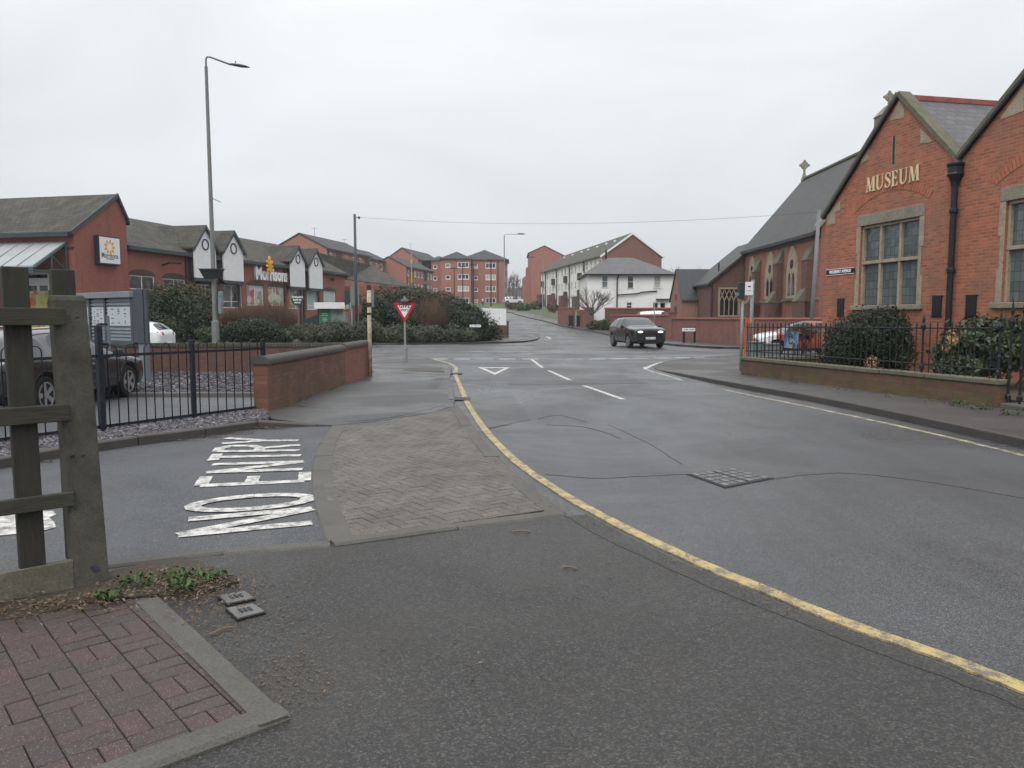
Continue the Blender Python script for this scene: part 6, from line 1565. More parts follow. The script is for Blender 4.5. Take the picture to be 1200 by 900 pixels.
mb.fbox(FX, aw0-.14, aw1+.14, -.05, .03, awt+.002, awt+.14); mb.fbox(FX, aw0-.14, aw0-.002, -.05, .03, awb, awt); mb.fbox(FX, aw1+.002, aw1+.14, -.05, .03, awb, awt); mb.fbox(FX, aw0-.14, aw1+.14, -.05, .06, awb-.12, awb-.002)
for i in range(5): s = aw0+w*i/4; mb.fbox(FX, max(aw0, s-t/2), min(aw1, s+t/2), -.12, -.03, awb, awb+hh*.62)
for i in range(4):
    for j, (za, zb) in enumerate(((.55, .78), (.78, 1.0))):
        s0 = aw0+w*i/4; s1 = s0+w/4; z0, z1 = awb+hh*za, awb+hh*zb; m_ = (s0+s1)/2
        for p, q in (((s0, z0), (m_, z1)), ((m_, z1), (s1, z0))) if j == 0 else (((m_, z0), (s0, z1)), ((m_, z0), (s1, z1))):
            d = Vector((q[0]-p[0], q[1]-p[1])).normalized(); nn = Vector((-d.y, d.x))*t/2
            mb.fprism(FX, [(p[0]+nn.x, p[1]+nn.y), (p[0]-nn.x, p[1]-nn.y), (q[0]-nn.x, q[1]-nn.y), (q[0]+nn.x, q[1]+nn.y)], -.11, -.032-.002*i-.001*j)
lw_ = mb.build('window', M['stone'], ch); mb = MB(); mb.fbox(FX, aw0, aw1, -.14, -.13, awb, awt); mb.build('pane', M['paned'], lw_)
mb = MB(); p = FX.pt(.12, .15, 0); mb.tube([(p.x, p.y, .3), (p.x, p.y, zx0)], .05, 8); q = W(842, 325, 59.5); mb.tube([(q.x, 59.5, q.z-.6), (q.x, 59.5, W(0, 308, 59.5).z)], .06, 6); mb.build('pipe', M['blackmetal'], ch)
# ------------------------------------------------------------------ outbuilding with very dark roof
FO = Fac((13.65, 62.0), (17.4, 62.0)); zo = W(0, 350, 62).z; zo2 = W(0, 317, 64.2).z
ob_ = T('outbuilding', 'small brick outbuilding with plain dark slate roof beside the church', 'outbuilding', (15.5, 64, 0))
mb = MB(); mb.wall(FO, 0, FO.len, 0, zo); mb.poly([FO.pt(0, 0, 0), FO.pt(0, 0, zo), FO.pt(0, -2.25, zo2), FO.pt(0, -4.5, zo), FO.pt(0, -4.5, 0)]); mb.poly([FO.pt(FO.len, 0, 0), FO.pt(FO.len, -4.5, 0), FO.pt(FO.len, -4.5, zo), FO.pt(FO.len, -2.25, zo2), FO.pt(FO.len, 0, zo)])
mb.poly([FO.pt(FO.len, -4.5, 0), FO.pt(0, -4.5, 0), FO.pt(0, -4.5, zo), FO.pt(FO.len, -4.5, zo)]); mb.build('wall', brick('pinkish_brick', (.32,.15,.11), (.25,.115,.085), (.25,.16,.13), (.17,.10,.08), .3), ob_, fix=False)
mb = MB(); s_ = (zo2-zo)/2.25; 
for n0 in (.2, -4.7): roofslab(mb, [FO.pt(-.1, n0, zo-.2*s_+.12), FO.pt(FO.len+.1, n0, zo-.2*s_+.12), FO.pt(FO.len+.1, -2.25, zo2+.12), FO.pt(-.1, -2.25, zo2+.12)], .12)
mb.build('roof', M['dk_slate'], ob_)
FOs = Fac(FO.pt(0, -4.5, 0).xy, FO.pt(0, 0, 0).xy); mb = MB(); mb.fbox(FOs, 1.7, 2.5, .003, .05, .3, 2.5); mb.build('door', M['brownpanel'], ob_)
mb = MB(); mb.fbox(FOs, 2.0, 2.6, .003, .05, 3.05, 3.5); mb.build('vent', M['dk_brick'], ob_)
# ------------------------------------------------------------------ long boundary wall with red coping
bq = [Vector((8.55, 66.5)), Vector((12.1, 41.6))]; db = (bq[1]-bq[0]).normalized(); Fw1 = Fac(bq[0], bq[1])
bdw = T('brick_wall', 'long boundary wall of red brick with clay coping behind the dark SUV', 'wall', (12.1, 41.6, 0))
Fw2 = Fac((12.13, 41.6), (24.5, 41.75))
sst = Fw1.len*.62
zw1, zw2 = 1.80, 1.62
def zbase(F, s): return zt(F.pt(s, 0, 0).y)
mb = MB(); k = 12
for i in range(k):
    a, b = Fw1.len*i/k, Fw1.len*(i+1)/k; z = 1.78+.25*max(0, (1-i/6)) ; mb.fbox(Fw1, a, b, -.23, 0, -.05, 1.72 if b <= sst+.1 else 1.50)
mb.fbox(Fw2, 0.003, 5.9, -.23, .0, -.05, 1.5); mb.fbox(Fw2, 5.9, 6.8, -.26, .04, -.05, 1.66); mb.fbox(Fw2, 6.8, 12.3, -.23, 0, -.05, 1.46)
mb.build('brickwork', M['wall_brick'], bdw)
mb = MB(); ns = [x for x in range(int(k)) if Fw1.len*(x+1)/k <= sst+.1][-1]+1; sx_ = Fw1.len*ns/k
mb.fbox(Fw1, -.05, sx_, -.30, .07, 1.723, 1.82); mb.fbox(Fw1, sx_+.62, Fw1.len+.05, -.30, .07, 1.503, 1.60); mb.fbox(Fw2, .08, 5.85, -.30, .07, 1.503, 1.598); mb.fbox(Fw2, 5.8, 6.9, -.34, .11, 1.663, 1.76); mb.fbox(Fw2, 6.95, 12.3, -.30, .07, 1.463, 1.56); mb.build('coping', M['coping_red'], bdw)
mb = MB(); mb.fbox(Fw1, sx_-.02, sx_+.58, -.27, .05, -.05, 1.9); mb.fbox(Fw1, sx_-.08, sx_+.64, -.33, .11, 1.903, 2.0); mb.build('pier', M['wall_brick'], bdw)
# street sign on two legs
sgp = W(808, 400, 45.6); sn = T('street_name_sign', 'white street name board on two dark legs before the boundary wall', 'street sign', (sgp.x, 45.6, .1)); a, b = W(800.5, 390, 45.6).x, W(815.5, 390, 45.6).x; ztop = W(0, 383.5, 45.6).z
mb = MB(); mb.box(a, a+.12, 45.6, 45.7, .05, ztop); mb.box(b-.12, b, 45.6, 45.7, .05, ztop); mb.box(a+.12, b-.12, 45.61, 45.69, ztop-.1, ztop); mb.build('leg', M['signblack'], sn)
mb = MB(); mb.box(a-.06, b-.05, 45.56, 45.597, ztop-.24, ztop-.04); mb.build('board', M['signwhite'], sn)
Fsn = Fac((a, 45.56), (b, 45.56)); mb = MB(); 
for i, w in enumerate((.05, .09, .03, .07, .08, .04)): mb.fbox(Fsn, .03+.115*i, .03+.115*i+w, .001, .004, ztop-.17, ztop-.11)
mb.build('small_lettering', M['lettering'], sn)
tpl = pole('thin_pole', 'thin grey pole standing against the boundary wall behind the SUV', 'pole', W(771, 385, 50).x-.25, 50, .1, W(771, 354, 50).z, .035, .03, 'galv_d')
# ------------------------------------------------------------------ white house, garden walls
FH = Fac((W(688, 371, 75).x, 75.0), (W(789, 371, 75).x, 75.0)); ze_ = W(0, 320.5, 75).z; hs = T('white_house', 'white rendered house with grey hipped slate roof and stained walls', 'house', (11.5, 78, .5))
dep = 8.5
hw_ = []
for u0, u1, v0, v1 in ((705.5, 712.5, 323, 337), (735.5, 742.5, 323, 338), (766.5, 774, 323, 338)): a = FH.px(u0, 330)[0]; b = FH.px(u1, 330)[0]; hw_.append((a, b, FH.px(700, v1)[1], FH.px(700, v0)[1]))
for u0, u1, v0, v1 in ((734.5, 741, 354.5, 361), (765.5, 772, 354.5, 361), (774, 780.5, 354.5, 361.5)): a = FH.px(u0, 330)[0]; b = FH.px(u1, 330)[0]; hw_.append((a, b, FH.px(700, v1)[1], FH.px(700, v0)[1]))
mb = MB(); mb.wall(FH, 0, FH.len, 0, ze_, hw_, .14); box_walls(mb, FH, 0, FH.len, dep, 0, ze_); mb.build('wall', M['render'], hs, fix=False)
for i, (a, b, z0, z1) in enumerate(hw_): window(hs, FH, (a+b)/2, z0, b-a, z1-z0, 'thin', 'whiteupvc', 'curtain' if i in (2,) else ('paneL' if i == 0 else 'glass'), n=-.12, nlight=1, transom=.52 if i < 4 else 0)
mb = MB(); o_ = .3; xm0, xm1 = FH.len*.28, FH.len*.60; zrg = W(0, 302, 79.2).z
E_ = [FH.pt(-o_, o_, ze_-.05), FH.pt(FH.len+o_, o_, ze_-.05), FH.pt(FH.len+o_, -dep-o_, ze_-.05), FH.pt(-o_, -dep-o_, ze_-.05)]; R0, R1 = FH.pt(xm0, -dep/2, zrg), FH.pt(xm1, -dep/2, zrg)
for q in ([E_[0], E_[1], R1, R0], [E_[1], E_[2], R1], [E_[2], E_[3], R0, R1], [E_[3], E_[0], R0]): roofslab(mb, q, .1)
mb.build('roof', M['slate'], hs)
mb = MB(); mb.fbox(FH, -o_, FH.len+o_, o_+.003, o_+.11, ze_-.2, ze_-.06); s = FH.px(723, 340)[0]; p = FH.pt(s, .12, 0); mb.tube([(p.x, p.y, .4), (p.x, p.y, ze_-.5), (p.x+.12, p.y-.25, ze_-.15)], .065, 8)
s2 = FH.px(770, 340)[0]; zq = FH.px(745, 344)[1]; mb.tube([FH.pt(s, .14, zq-.15), FH.pt(FH.px(748, 340)[0], .14, zq), FH.pt(FH.px(751, 340)[0], .14, zq+.12), FH.pt(s2, .1, zq+.25)], .06, 6)
mb.build('rainwater_pipe', M['blackmetal'], hs)
mb = MB(); p = FH.pt(FH.px(716, 300)[0], -dep/2+.3, 0); mb.tube([(p.x, p.y, zrg-.3), (p.x, p.y, zrg+.75)], .1, 8); mb.build('flue', M['blackmetal'], hs)
mb = MB(); s = FH.px(777, 352)[0]; mb.fbox(FH, s-.7, s+.6, .003, .35, FH.px(700, 351.5)[1], FH.px(700, 350)[1]); mb.build('porch_hood', M['greymetal'], hs)
gwl = T('brick_wall', 'garden wall of dark red brick in front of the white house', 'wall', (10, 69.5, .4))
Fg = Fac((W(709, 371, 69.5).x, 69.5), (W(786, 371, 69.5).x, 69.5)); zg1 = W(0, 362, 69.5).z; mb = MB(); mb.fbox(Fg, 0, Fg.len, -.23, 0, 0, zg1); mb.build('brickwork', M['dk_brick'], gwl); mb = MB(); mb.fbox(Fg, -.05, Fg.len, -.28, .05, zg1+.003, zg1+.12); mb.build('coping', M['coping_red'], gwl)
gp = T('brick_wall', 'short orange brick wall end beside the wheelie bins', 'wall', (6, 80, .8)); Fp = Fac((W(655, 371, 80.5).x, 82.5), (W(671, 371, 76).x, 76)); mb = MB(); mb.fbox(Fp, 0, Fp.len, -.25, 0, .2, W(0, 361.5, 79).z); mb.build('brickwork', M['wall_brick'], gp); mb = MB(); mb.fbox(Fp, -.05, Fp.len+.05, -.3, .05, W(0, 361.5, 79).z+.003, W(0, 360.5, 79).z); mb.build('coping', M['coping_red'], gp)
gp2 = T('brick_wall', 'brick garden wall pier to the right of the wheelie bins', 'wall', (7, 74, .6)); Fp = Fac((W(676.5, 371, 75).x, 75), (W(691, 371, 73.5).x, 73.5)); z_ = W(0, 364, 74).z; mb = MB(); mb.fbox(Fp, 0, Fp.len, -.4, 0, .2, z_); mb.fbox(Fp, Fp.len*.62, Fp.len+.05, -.5, .05, .2, W(0, 361, 74).z); mb.build('brickwork', M['wall_brick'], gp2); mb = MB(); mb.fbox(Fp, -.05, Fp.len*.6, -.45, .06, z_+.003, z_+.1); mb.fbox(Fp, Fp.len*.6, Fp.len+.1, -.56, .1, W(0, 361, 74).z+.003, W(0, 360, 74).z); mb.build('coping', M['coping_red'], gp2)
# wheelie bins
def bin_(x, y, z, lb, grp):
    t = T('wheelie_bin', lb, 'bin', (x, y, z), group=grp); mb = MB()
    b = [(-.24, -.28), (.24, -.28), (.24, .28), (-.24, .28)]; mb.add([(x+a*.86, y+c*.86, z+.06) for a, c in b]+[(x+a, y+c, z+1.0) for a, c in b], [(3, 2, 1, 0), (4, 5, 6, 7), (0, 1, 5, 4), (1, 2, 6, 5), (2, 3, 7, 6), (3, 0, 4, 7)]); mb.build('body', M['plasticbin'], t, bevel=.02)
    mb = MB(); mb.extrude([(x-.27, y-.31, z+1.003), (x+.27, y-.31, z+1.003), (x+.27, y+.31, z+1.003), (x-.27, y+.31, z+1.003)], (0, .02, .07)); mb.build('lid', M['plasticbin'], t, bevel=.015)
    for e in (-.22, .22): mb = MB(); mb.lathe((x+e, y+.26, z+.1), [(.1, -.03), (.1, .03)], 12, axis='x'); mb.build('wheel', M['tyre'], t)
yb = 75; zb_b = zt(yb)+.11
bin_(W(669, 371, yb).x, yb, zb_b, 'black wheelie bin nearer the road in the pair on the far pavement', 'wheelie bins on the far pavement'); bin_(W(678.5, 371, yb).x, yb-.1, zb_b, 'black wheelie bin against the brick pier in the pair on the far pavement', 'wheelie bins on the far pavement')
# ------------------------------------------------------------------ long white terrace with brick gable
Ca = Vector((W(705, 371, 112).x, 112)); Cb = Vector((W(634, 371, 155).x, 155)); FT = Fac(Cb, Ca); zte = W(0, 299, 112).z
te = T('terraced_block', 'long white rendered terrace with mossy roof and red brick end gable', 'terrace', (Ca.x, Ca.y, 2))
wt = []; rows = [(zte-1.75, 1.25), (zte-4.3, 1.2), (zte-6.9, 1.2)]; nW = 18
for i in range(nW):
    s = FT.len*(i+.5)/nW
    for j, (z, h) in enumerate(rows):
        w = .95; wt.append((s-w/2, s+w/2, z, z+h, i, j))
mb = MB(); mb.wall(FT, 0, FT.len, 0, zte, [x[:4] for x in wt], .14); mb.build('wall', M['render2'], te, fix=False)
FG = Fac(Ca, Ca+FT.n*-9.0*-1*-1) if False else Fac(Ca, Ca-FT.n*9.0)
zga = W(742, 274, FG.pt(4.5, 0, 0).y).z
mb = MB(); box_walls(mb, FT, 0, 0, 9, 0, zte) if False else None
mb.poly([FG.pt(0, 0, 0), FG.pt(9, 0, 0), FG.pt(9, 0, zte), FG.pt(4.5, 0, zga), FG.pt(0, 0, zte)]); mb.poly([FT.pt(0, 0, 0), FT.pt(0, 0, zte), FT.pt(0, -4.5, zga), FT.pt(0, -9, zte), FT.pt(0, -9, 0)]); mb.poly([FT.pt(0, -9, 0), FT.pt(0, -9, zte), FT.pt(FT.len, -9, zte), FT.pt(FT.len, -9, 0)])
mb.build('gable_wall', M['terr_brick'], te, fix=False)
for (a, b, z0, z1, i, j) in wt: window(te, FT, (a+b)/2, z0, b-a, z1-z0, 'bold', 'cream' if (i+j) % 3 else 'whiteupvc', ('glass', 'paned', 'curtain', 'glass', 'paneL')[(i*7+j*3) % 5], n=-.12, nlight=1 if i % 3 else 2, transom=.5)
mb = MB(); sl3 = (zga-zte)/4.5
for n0 in (.4, -9.4): roofslab(mb, [FT.pt(-.2, n0, zte-.4*sl3+.18), FT.pt(FT.len+.15, n0, zte-.4*sl3+.18), FT.pt(FT.len+.15, -4.5, zga+.18), FT.pt(-.2, -4.5, zga+.18)], .15)
mb.build('roof', M['terr_tile'], te)
mb = MB()
for a, b in (((-.35, zte-.4*sl3+.2), (4.5, zga+.2)), ((9.35, zte-.4*sl3+.2), (4.5, zga+.2))): mb.fprism(FG, [(a[0], a[1]-.3), a, b, (b[0], b[1]-.3)], .153, .2)
mb.build('bargeboard', M['whiteupvc'], te)
mb = MB()
for i in (1, 5, 9, 13): 
    p = FT.pt(FT.len*(i+1)/nW, .12, 0); mb.tube([(p.x, p.y, 2), (p.x, p.y, zte-.6), FT.pt(FT.len*(i+1)/nW, .35, zte-.25)], .09, 6)
mb.build('rainwater_pipe', M['blackmetal'], te)
for i in (0, 4, 8, 12): 
    mb = MB(); s = FT.len*(i+1)/nW
    for z in (rows[0][0]-1.3, rows[1][0]-1.4): mb.fbox(FT, s-.55, s+.55, .003, .5, z, z+1.15)
    mb.build('dark_balcony', M['brownpanel'], te)
    mb = MB(); zq_ = zt(FT.pt(s, 0, 0).y); mb.fbox(FT, s-1.0, s+1.0, .003, 1.2, zq_-.5, zq_+2.3); mb.build('brick_porch', M['dk_brick'], te)
mb = MB()
for t in (.15, .3, .45, .55, .68, .8, .9): p = FT.pt(FT.len*t, -3.2, zga-.8); mb.box(p.x-.15, p.x+.15, p.y-.3, p.y+.3, p.z, p.z+.28)
mb.build('roof_vent', M['panelwhite'], te)
# ------------------------------------------------------------------ apartment blocks
SD = Vector((.207, .978)); GD = Vector((.978, -.207))
def gable_block(label, u, v, Y, gw, ln, rise, rows_px, storey, nwin, group='red brick apartment blocks up the hill', balcony=True):
    C = W(u, v, Y); ze = C.z; C2 = C.xy; t = T('apartment_block', label, 'apartment block', (C.x, C.y, zt(Y)), group=group)
    Fg = Fac(C2-GD*gw, C2); Fs = Fac(C2, C2+SD*ln); z0 = zt(Y)-1
    nst = max(1, int((ze-zt(Y))/storey)); holes = []
    for i in range(nwin):
        s = ln*(i+.5)/nwin
        if balcony and i % 4 == 1: continue
        for j in range(nst): z = ze-1.75-storey*j; holes.append((s-.55, s+.55, z, z+1.15))
    mb = MB(); mb.wall(Fs, 0, ln, z0, ze, holes, .14); mb.poly([Fg.pt(0, 0, z0), Fg.pt(gw, 0, z0), Fg.pt(gw, 0, ze), Fg.pt(gw/2, 0, ze+rise), Fg.pt(0, 0, ze)])
    mb.poly([Fg.pt(0, 0, z0), Fg.pt(0, 0, ze), Fg.pt(0, -ln, ze), Fg.pt(0, -ln, z0)]); mb.poly([Fg.pt(0, -ln, z0), Fg.pt(0, -ln, ze), Fg.pt(gw/2, -ln, ze+rise), Fg.pt(gw, -ln, ze), Fg.pt(gw, -ln, z0)])
    mb.build('wall', M['flat_brick'], t, fix=False)
    for a, b, c, d in holes: window(t, Fs, (a+b)/2, c, b-a, d-c, 'bold', 'whiteupvc', ('glass', 'curtain', 'paned', 'glass')[int(a*3+c*2) % 4], n=-.10, nlight=2)
    mb = MB(); o_ = .35; sl = rise/(gw/2)
    for s0 in (-o_, gw+o_): roofslab(mb, [Fg.pt(s0, .15, ze-o_*sl+.2), Fg.pt(gw/2, .15, ze+rise+.2), Fg.pt(gw/2, -ln-.15, ze+rise+.2), Fg.pt(s0, -ln-.15, ze-o_*sl+.2)], .18)
    mb.build('roof', M['flat_tile'], t)
    mb = MB(); mb.fbox(Fs, -.1, ln+.1, .36, .48, ze-.22, ze-.08); mb.build('gutter', M['lettering'], t)
    mb = MB(); q = Fs.pt(.35, .08, 0); mb.tube([(q.x, q.y, zt(Y)), (q.x, q.y, ze-.1)], .07, 6); mb.build('downpipe', M['lettering'], t)
    mb = MB(); q = Fg.pt(gw*.5, -ln*.3, ze+rise); mb.tube([(q.x, q.y, q.z), (q.x, q.y, q.z+1.6)], .03, 5); mb.tube([(q.x-.5, q.y, q.z+1.5), (q.x+.5, q.y, q.z+1.5)], .025, 5); [mb.tube([(q.x-.4+.27*k, q.y-.25, q.z+1.5), (q.x-.4+.27*k, q.y+.25, q.z+1.5)], .02, 4) for k in range(4)]; mb.build('aerial', M['greymetal'], t)
    if balcony:
        for i in range(nwin):
            if i % 4 != 1: continue
            s = ln*(i+.5)/nwin; mb = MB()
            for j in range(nst): z = ze-2.2-storey*j; mb.fbox(Fs, s-.9, s+.9, .004, .12, z, z+1.9)
            mb.build('balcony_recess', M['lettering'], t)
    return t
gable_block('red brick block with tall gable just behind the supermarket roof, furthest left', 383, 291, 125, 9.5, 18, 2.4, 0, 2.7, 6)
gable_block('red brick block half hidden behind the supermarket corner, second along the hill', 418, 300, 140, 9, 16, 2.0, 0, 2.7, 6)
gable_block('red brick block with plain lower gable left of the dark stair windows', 476, 312.5, 152, 7.4, 17, 1.9, 0, 2.6, 8)
gable_block('taller red brick gabled block standing behind the lower gable', 490, 303.5, 182, 8.0, 20, 2.6, 0, 2.7, 7)
# four-storey block facing down the street
t = T('apartment_block', 'four-storey brick apartment block with hipped roof and projecting bay at the street end', 'apartment block', (-15, 180, 4.8), group='red brick apartment blocks up the hill')
def ap_face(F, ze, cols, z0=3.0):
    holes = []
    for s, w, hh in cols:
        for j in range(4): z = ze-2.0-2.72*j; holes.append((s-w/2, s+w/2, z, z+hh))
    mb.wall(F, 0, F.len, z0, ze, holes, .14); return holes
mb = MB(); zeA = W(0, 303.5, 180).z; allh = []
Fa1 = Fac((W(517, 371, 179).x, 179), (W(552, 371, 179).x, 179)); Fa2 = Fac((W(552, 371, 182).x, 182), (W(590, 371, 182).x, 182)); Fa0 = Fac((W(506, 371, 184).x, 184), (W(517.2, 371, 184).x, 184))
c1 = [(Fa1.px(525, 330)[0], 1.1, .9), (Fa1.px(543, 330)[0], 2.6, 1.2)]; c2 = [(Fa2.px(557.5, 330)[0], 1.0, .9), (Fa2.px(575, 330)[0], 2.4, 1.25)]; c0 = [(Fa0.len*.4, .9, .9)]
for F, c in ((Fa1, c1), (Fa2, c2), (Fa0, c0)): allh.append((F, ap_face(F, zeA, c)))
Fs1 = Fac(Fa1.pt(Fa1.len, 0, 0).xy, Fa1.pt(Fa1.len, -3, 0).xy); mb.wall(Fs1, 0, 3, 3, zeA); Fs0 = Fac(Fa1.pt(0, -5, 0).xy, Fa1.pt(0, 0, 0).xy); mb.wall(Fs0, 0, 5, 3, zeA)
Fs2 = Fac(Fa2.pt(Fa2.len, 0, 0).xy, (Fa2.pt(Fa2.len, 0, 0)+Vector((.9, 13, 0))).xy); sc = [(2.5, 1.1, 1.2), (6.5, 1.1, 1.2), (10.5, 1.1, 1.2)]; allh.append((Fs2, ap_face(Fs2, zeA, sc)))
mb.poly([Fa0.pt(0, 0, 3), Fa0.pt(0, 0, zeA), Fa0.pt(0, -12, zeA), Fa0.pt(0, -12, 3)]); mb.poly([Fa0.pt(0, -12, 3), Fa0.pt(0, -12, zeA), Fs2.pt(13, 0, zeA), Fs2.pt(13, 0, 3)]); mb.build('wall', M['flat_brick'], t, fix=False)
for F, hl in allh:
    for a, b, c, d in hl: window(t, F, (a+b)/2, c, b-a, d-c, 'bold', 'whiteupvc', ('glass', 'paned', 'curtain', 'glass', 'paneL')[int(a*5+c*3) % 5], n=-.08, nlight=3 if b-a > 2 else 1)
mb = MB(); o_ = .4; y1 = 196
def hipr(x0, x1, ya, yb, zr): 
    E4 = [Vector((x0-o_, ya-o_, zeA+.02)), Vector((x1+o_, ya-o_, zeA+.02)), Vector((x1+o_, yb, zeA+.02)), Vector((x0-o_, yb, zeA+.02))]; m0 = Vector(((x0+x1)/2, ya+(x1-x0)/2, zr)); m1 = Vector(((x0+x1)/2, yb-.2, zr))
    roofslab(mb, [E4[0], E4[1], m0], .15); roofslab(mb, [E4[1], E4[2], m1, m0], .15); roofslab(mb, [E4[3], E4[0], m0, m1], .15)
hipr(Fa1.p.x, Fa1.pt(Fa1.len, 0, 0).x, 179, 196.2, W(0, 295.5, 184).z); hipr(Fa2.p.x-2.5, Fa2.pt(Fa2.len, 0, 0).x+.9, 182.1, 196, W(0, 293, 188).z); hipr(Fa0.p.x-1, Fa0.pt(Fa0.len, 0, 0).x+2, 184.1, 195.8, zeA+1.2); mb.build('roof', M['flat_tile'], t)
mb = MB(); p = Fa2.pt(.25, .1, 0); mb.tube([(p.x, p.y, 4), (p.x, p.y, zeA)], .12, 6); p = Fa2.pt(Fa2.len*.83, .1, 0); mb.tube([(p.x, p.y, 4), (p.x, p.y, zeA)], .12, 6); mb.build('rainwater_pipe', M['lettering'], t)
# tall plain brick gable building in the middle
tb_ = T('apartment_block', 'tall plain brick gable-ended block at the far end of the white terrace', 'apartment block', (8, 168, 4.3), group='red brick apartment blocks up the hill')
Ft = Fac((W(612.5, 371, 168).x, 168), (W(664, 371, 168).x, 168)); mb = MB(); z0 = 3
P = [Ft.px(*q) for q in ((620, 297), (638, 288), (664, 301))]; mb.poly([Ft.pt(P[0][0], 0, z0), Ft.pt(Ft.len, 0, z0), Ft.pt(Ft.len, 0, P[2][1]), Ft.pt(P[1][0], 0, P[1][1]), Ft.pt(P[0][0], 0, P[0][1])])
mb.poly([Ft.pt(P[0][0], 0, z0), Ft.pt(P[0][0], 0, P[0][1]), Ft.pt(P[0][0], -14, P[0][1]), Ft.pt(P[0][0], -14, z0)]); mb.poly([Ft.pt(Ft.len, 0, P[2][1]), Ft.pt(Ft.len, 0, z0), Ft.pt(Ft.len, -14, z0), Ft.pt(Ft.len, -14, P[2][1])])
for (ua, va), (ub, vb), dn in (((616.8, 313), (620, 313), .8), ((612.5, 326), (617, 322), 1.2)):
    a, za = Ft.px(ua, va); b, zb = Ft.px(ub, vb); mb.extrude([Ft.pt(a, -dn, z0), Ft.pt(b+.05, -dn, z0), Ft.pt(b+.05, -dn, zb), Ft.pt(a, -dn, za)], (0, 8, 0))
mb.build('wall', M['flat_brick'], tb_, fix=False)
mb = MB(); 
for p, q in ((P[0], P[1]), (P[1], P[2])): roofslab(mb, [Ft.pt(p[0]-(.3 if p is P[0] else 0), .1, p[1]+.1), Ft.pt(q[0], .1, q[1]+.1), Ft.pt(q[0], -14, q[1]+.1), Ft.pt(p[0]-(.3 if p is P[0] else 0), -14, p[1]+.1)], .16)
mb.build('roof', M['flat_tile'], tb_)
mb = MB(); p = Ft.px(621.5, 330)[0]; mb.fbox(Ft, p-.05, p+.05, .003, .03, 4.5, P[0][1]-.5); mb.build('movement_joint', M['terr_brick'], tb_)
# ------------------------------------------------------------------ hoarding on a brick plinth by the far corner
hx0, hx1 = W(564.5, 371, 57).x, W(593, 371, 57).x; hb = T('hoarding', 'blank white hoarding on a dark brick plinth at the far street corner', 'hoarding', ((hx0+hx1)/2, 57, 0)); Fh = Fac((hx0, 57.0), (hx1, 57.0))
zh0, zh1 = W(0, 381, 57).z, W(0, 361, 57).z
mb = MB(); mb.fprism(Fh, [(0, zh0), (Fh.len, zh0), (Fh.len, zh1-.05), (0, zh1)], -.06, 0); mb.build('panel', M['panelwhite'], hb)
mb = MB(); mb.fbox(Fh, .0, Fh.len+.05, -.25, .03, 0, zh0-.01); mb.build('plinth', M['dk_brick'], hb)
mb = MB(); mb.fbox(Fh, Fh.len+.06, Fh.len+.20, -.25, .05, 0, W(0, 376, 57).z); mb.fbox(Fh, .05, .15, -.2, -.07, 0, zh1-.1); mb.build('post', M['brownpanel'], hb)
nm = W(557, 383, 47.2); nsn = T('street_name_sign', 'small white street name board low down in front of the dark evergreen bush', 'street sign', (nm.x, 47.2, .3)); mb = MB(); mb.box(nm.x-.34, nm.x+.34, 47.2, 47.23, nm.z-.02, nm.z+.13); mb.build('board', M['signwhite'], nsn); mb = MB(); mb.box(nm.x-.28, nm.x-.2, 47.24, 47.3, .05, nm.z+.13); mb.box(nm.x+.2, nm.x+.28, 47.24, 47.3, .05, nm.z+.13); mb.build('leg', M['signblack'], nsn)
Fnm = Fac((nm.x-.34, 47.2), (nm.x+.34, 47.2)); mb = MB()
for i, w in enumerate((.06, .04, .08, .05, .06)): mb.fbox(Fnm, .06+.12*i, .06+.12*i+w, .001, .004, nm.z+.03, nm.z+.08)
mb.build('small_lettering', M['lettering'], nsn)
# ------------------------------------------------------------------ far lamp posts
b3 = GT(591, 372); Y3 = 88; p0 = W(591, 371, Y3); p1 = W(590.5, 274, Y3)
lamp_post('street_lamp', 'grey street lamp with arm to the right at the far left street corner', p0.x, Y3, zt(Y3), p1.z-zt(Y3)-.2, 1.5, .9, 'galv', r=.085)
Y4 = 97; p0 = W(636, 371, Y4); p1 = W(636, 301, Y4)
lamp_post('street_lamp', 'pale street lamp with arm to the left on the grass verge by the white terrace', p0.x, Y4, zt(Y4), p1.z-zt(Y4)-.2, -1.0, .8, 'galv', r=.07)
for u, vt_, Y, lb in ((532.5, 315, 120, 'shortest black car park lamp column, left of the bay windows'), (542.5, 313, 125, 'black car park lamp column in front of the bay windows'), (555, 311, 112, 'black car park lamp column at the corner of the projecting bay'), (575.5, 305.5, 105, 'tallest black car park lamp column with yellow base')):
    p = W(u, 371, Y); q = W(u, vt_, Y); t = T('lamp_column', lb, 'street lamp', (p.x, Y, zt(Y)), group='black lamp columns in the car park')
    mb = MB(); mb.tube([(p.x, Y, zt(Y)-.1), (p.x, Y, q.z)], [.09, .06], 8); mb.build('column', M['blackmetal'], t); mb = MB(); mb.box(p.x-.5, p.x+.5, Y-.15, Y+.15, q.z+.003, q.z+.12); mb.build('twin_head', M['blackmetal'], t)
    if 'yellow' in lb: mb = MB(); mb.tube([(p.x, Y, zt(Y)-.1), (p.x, Y, zt(Y)+1.2)], .16, 10); mb.build('base_sleeve', M['yellowpost'], t)
p = W(483, 371, 64); q = W(483, 295, 64); sp_ = pole('striped_pole', 'thin tall pole with a yellow band rising out of the big bushes', 'pole', p.x, 64, 0, q.z, .055, .045, 'galv_d')
mb = MB(); 
for v0, v1 in ((319, 331), (304, 309)): mb.tube([(p.x, 64, W(0, v1, 64).z), (p.x, 64, W(0, v0, 64).z)], .07, 8)
mb.build('yellow_band', M['yellowpost'], sp_)
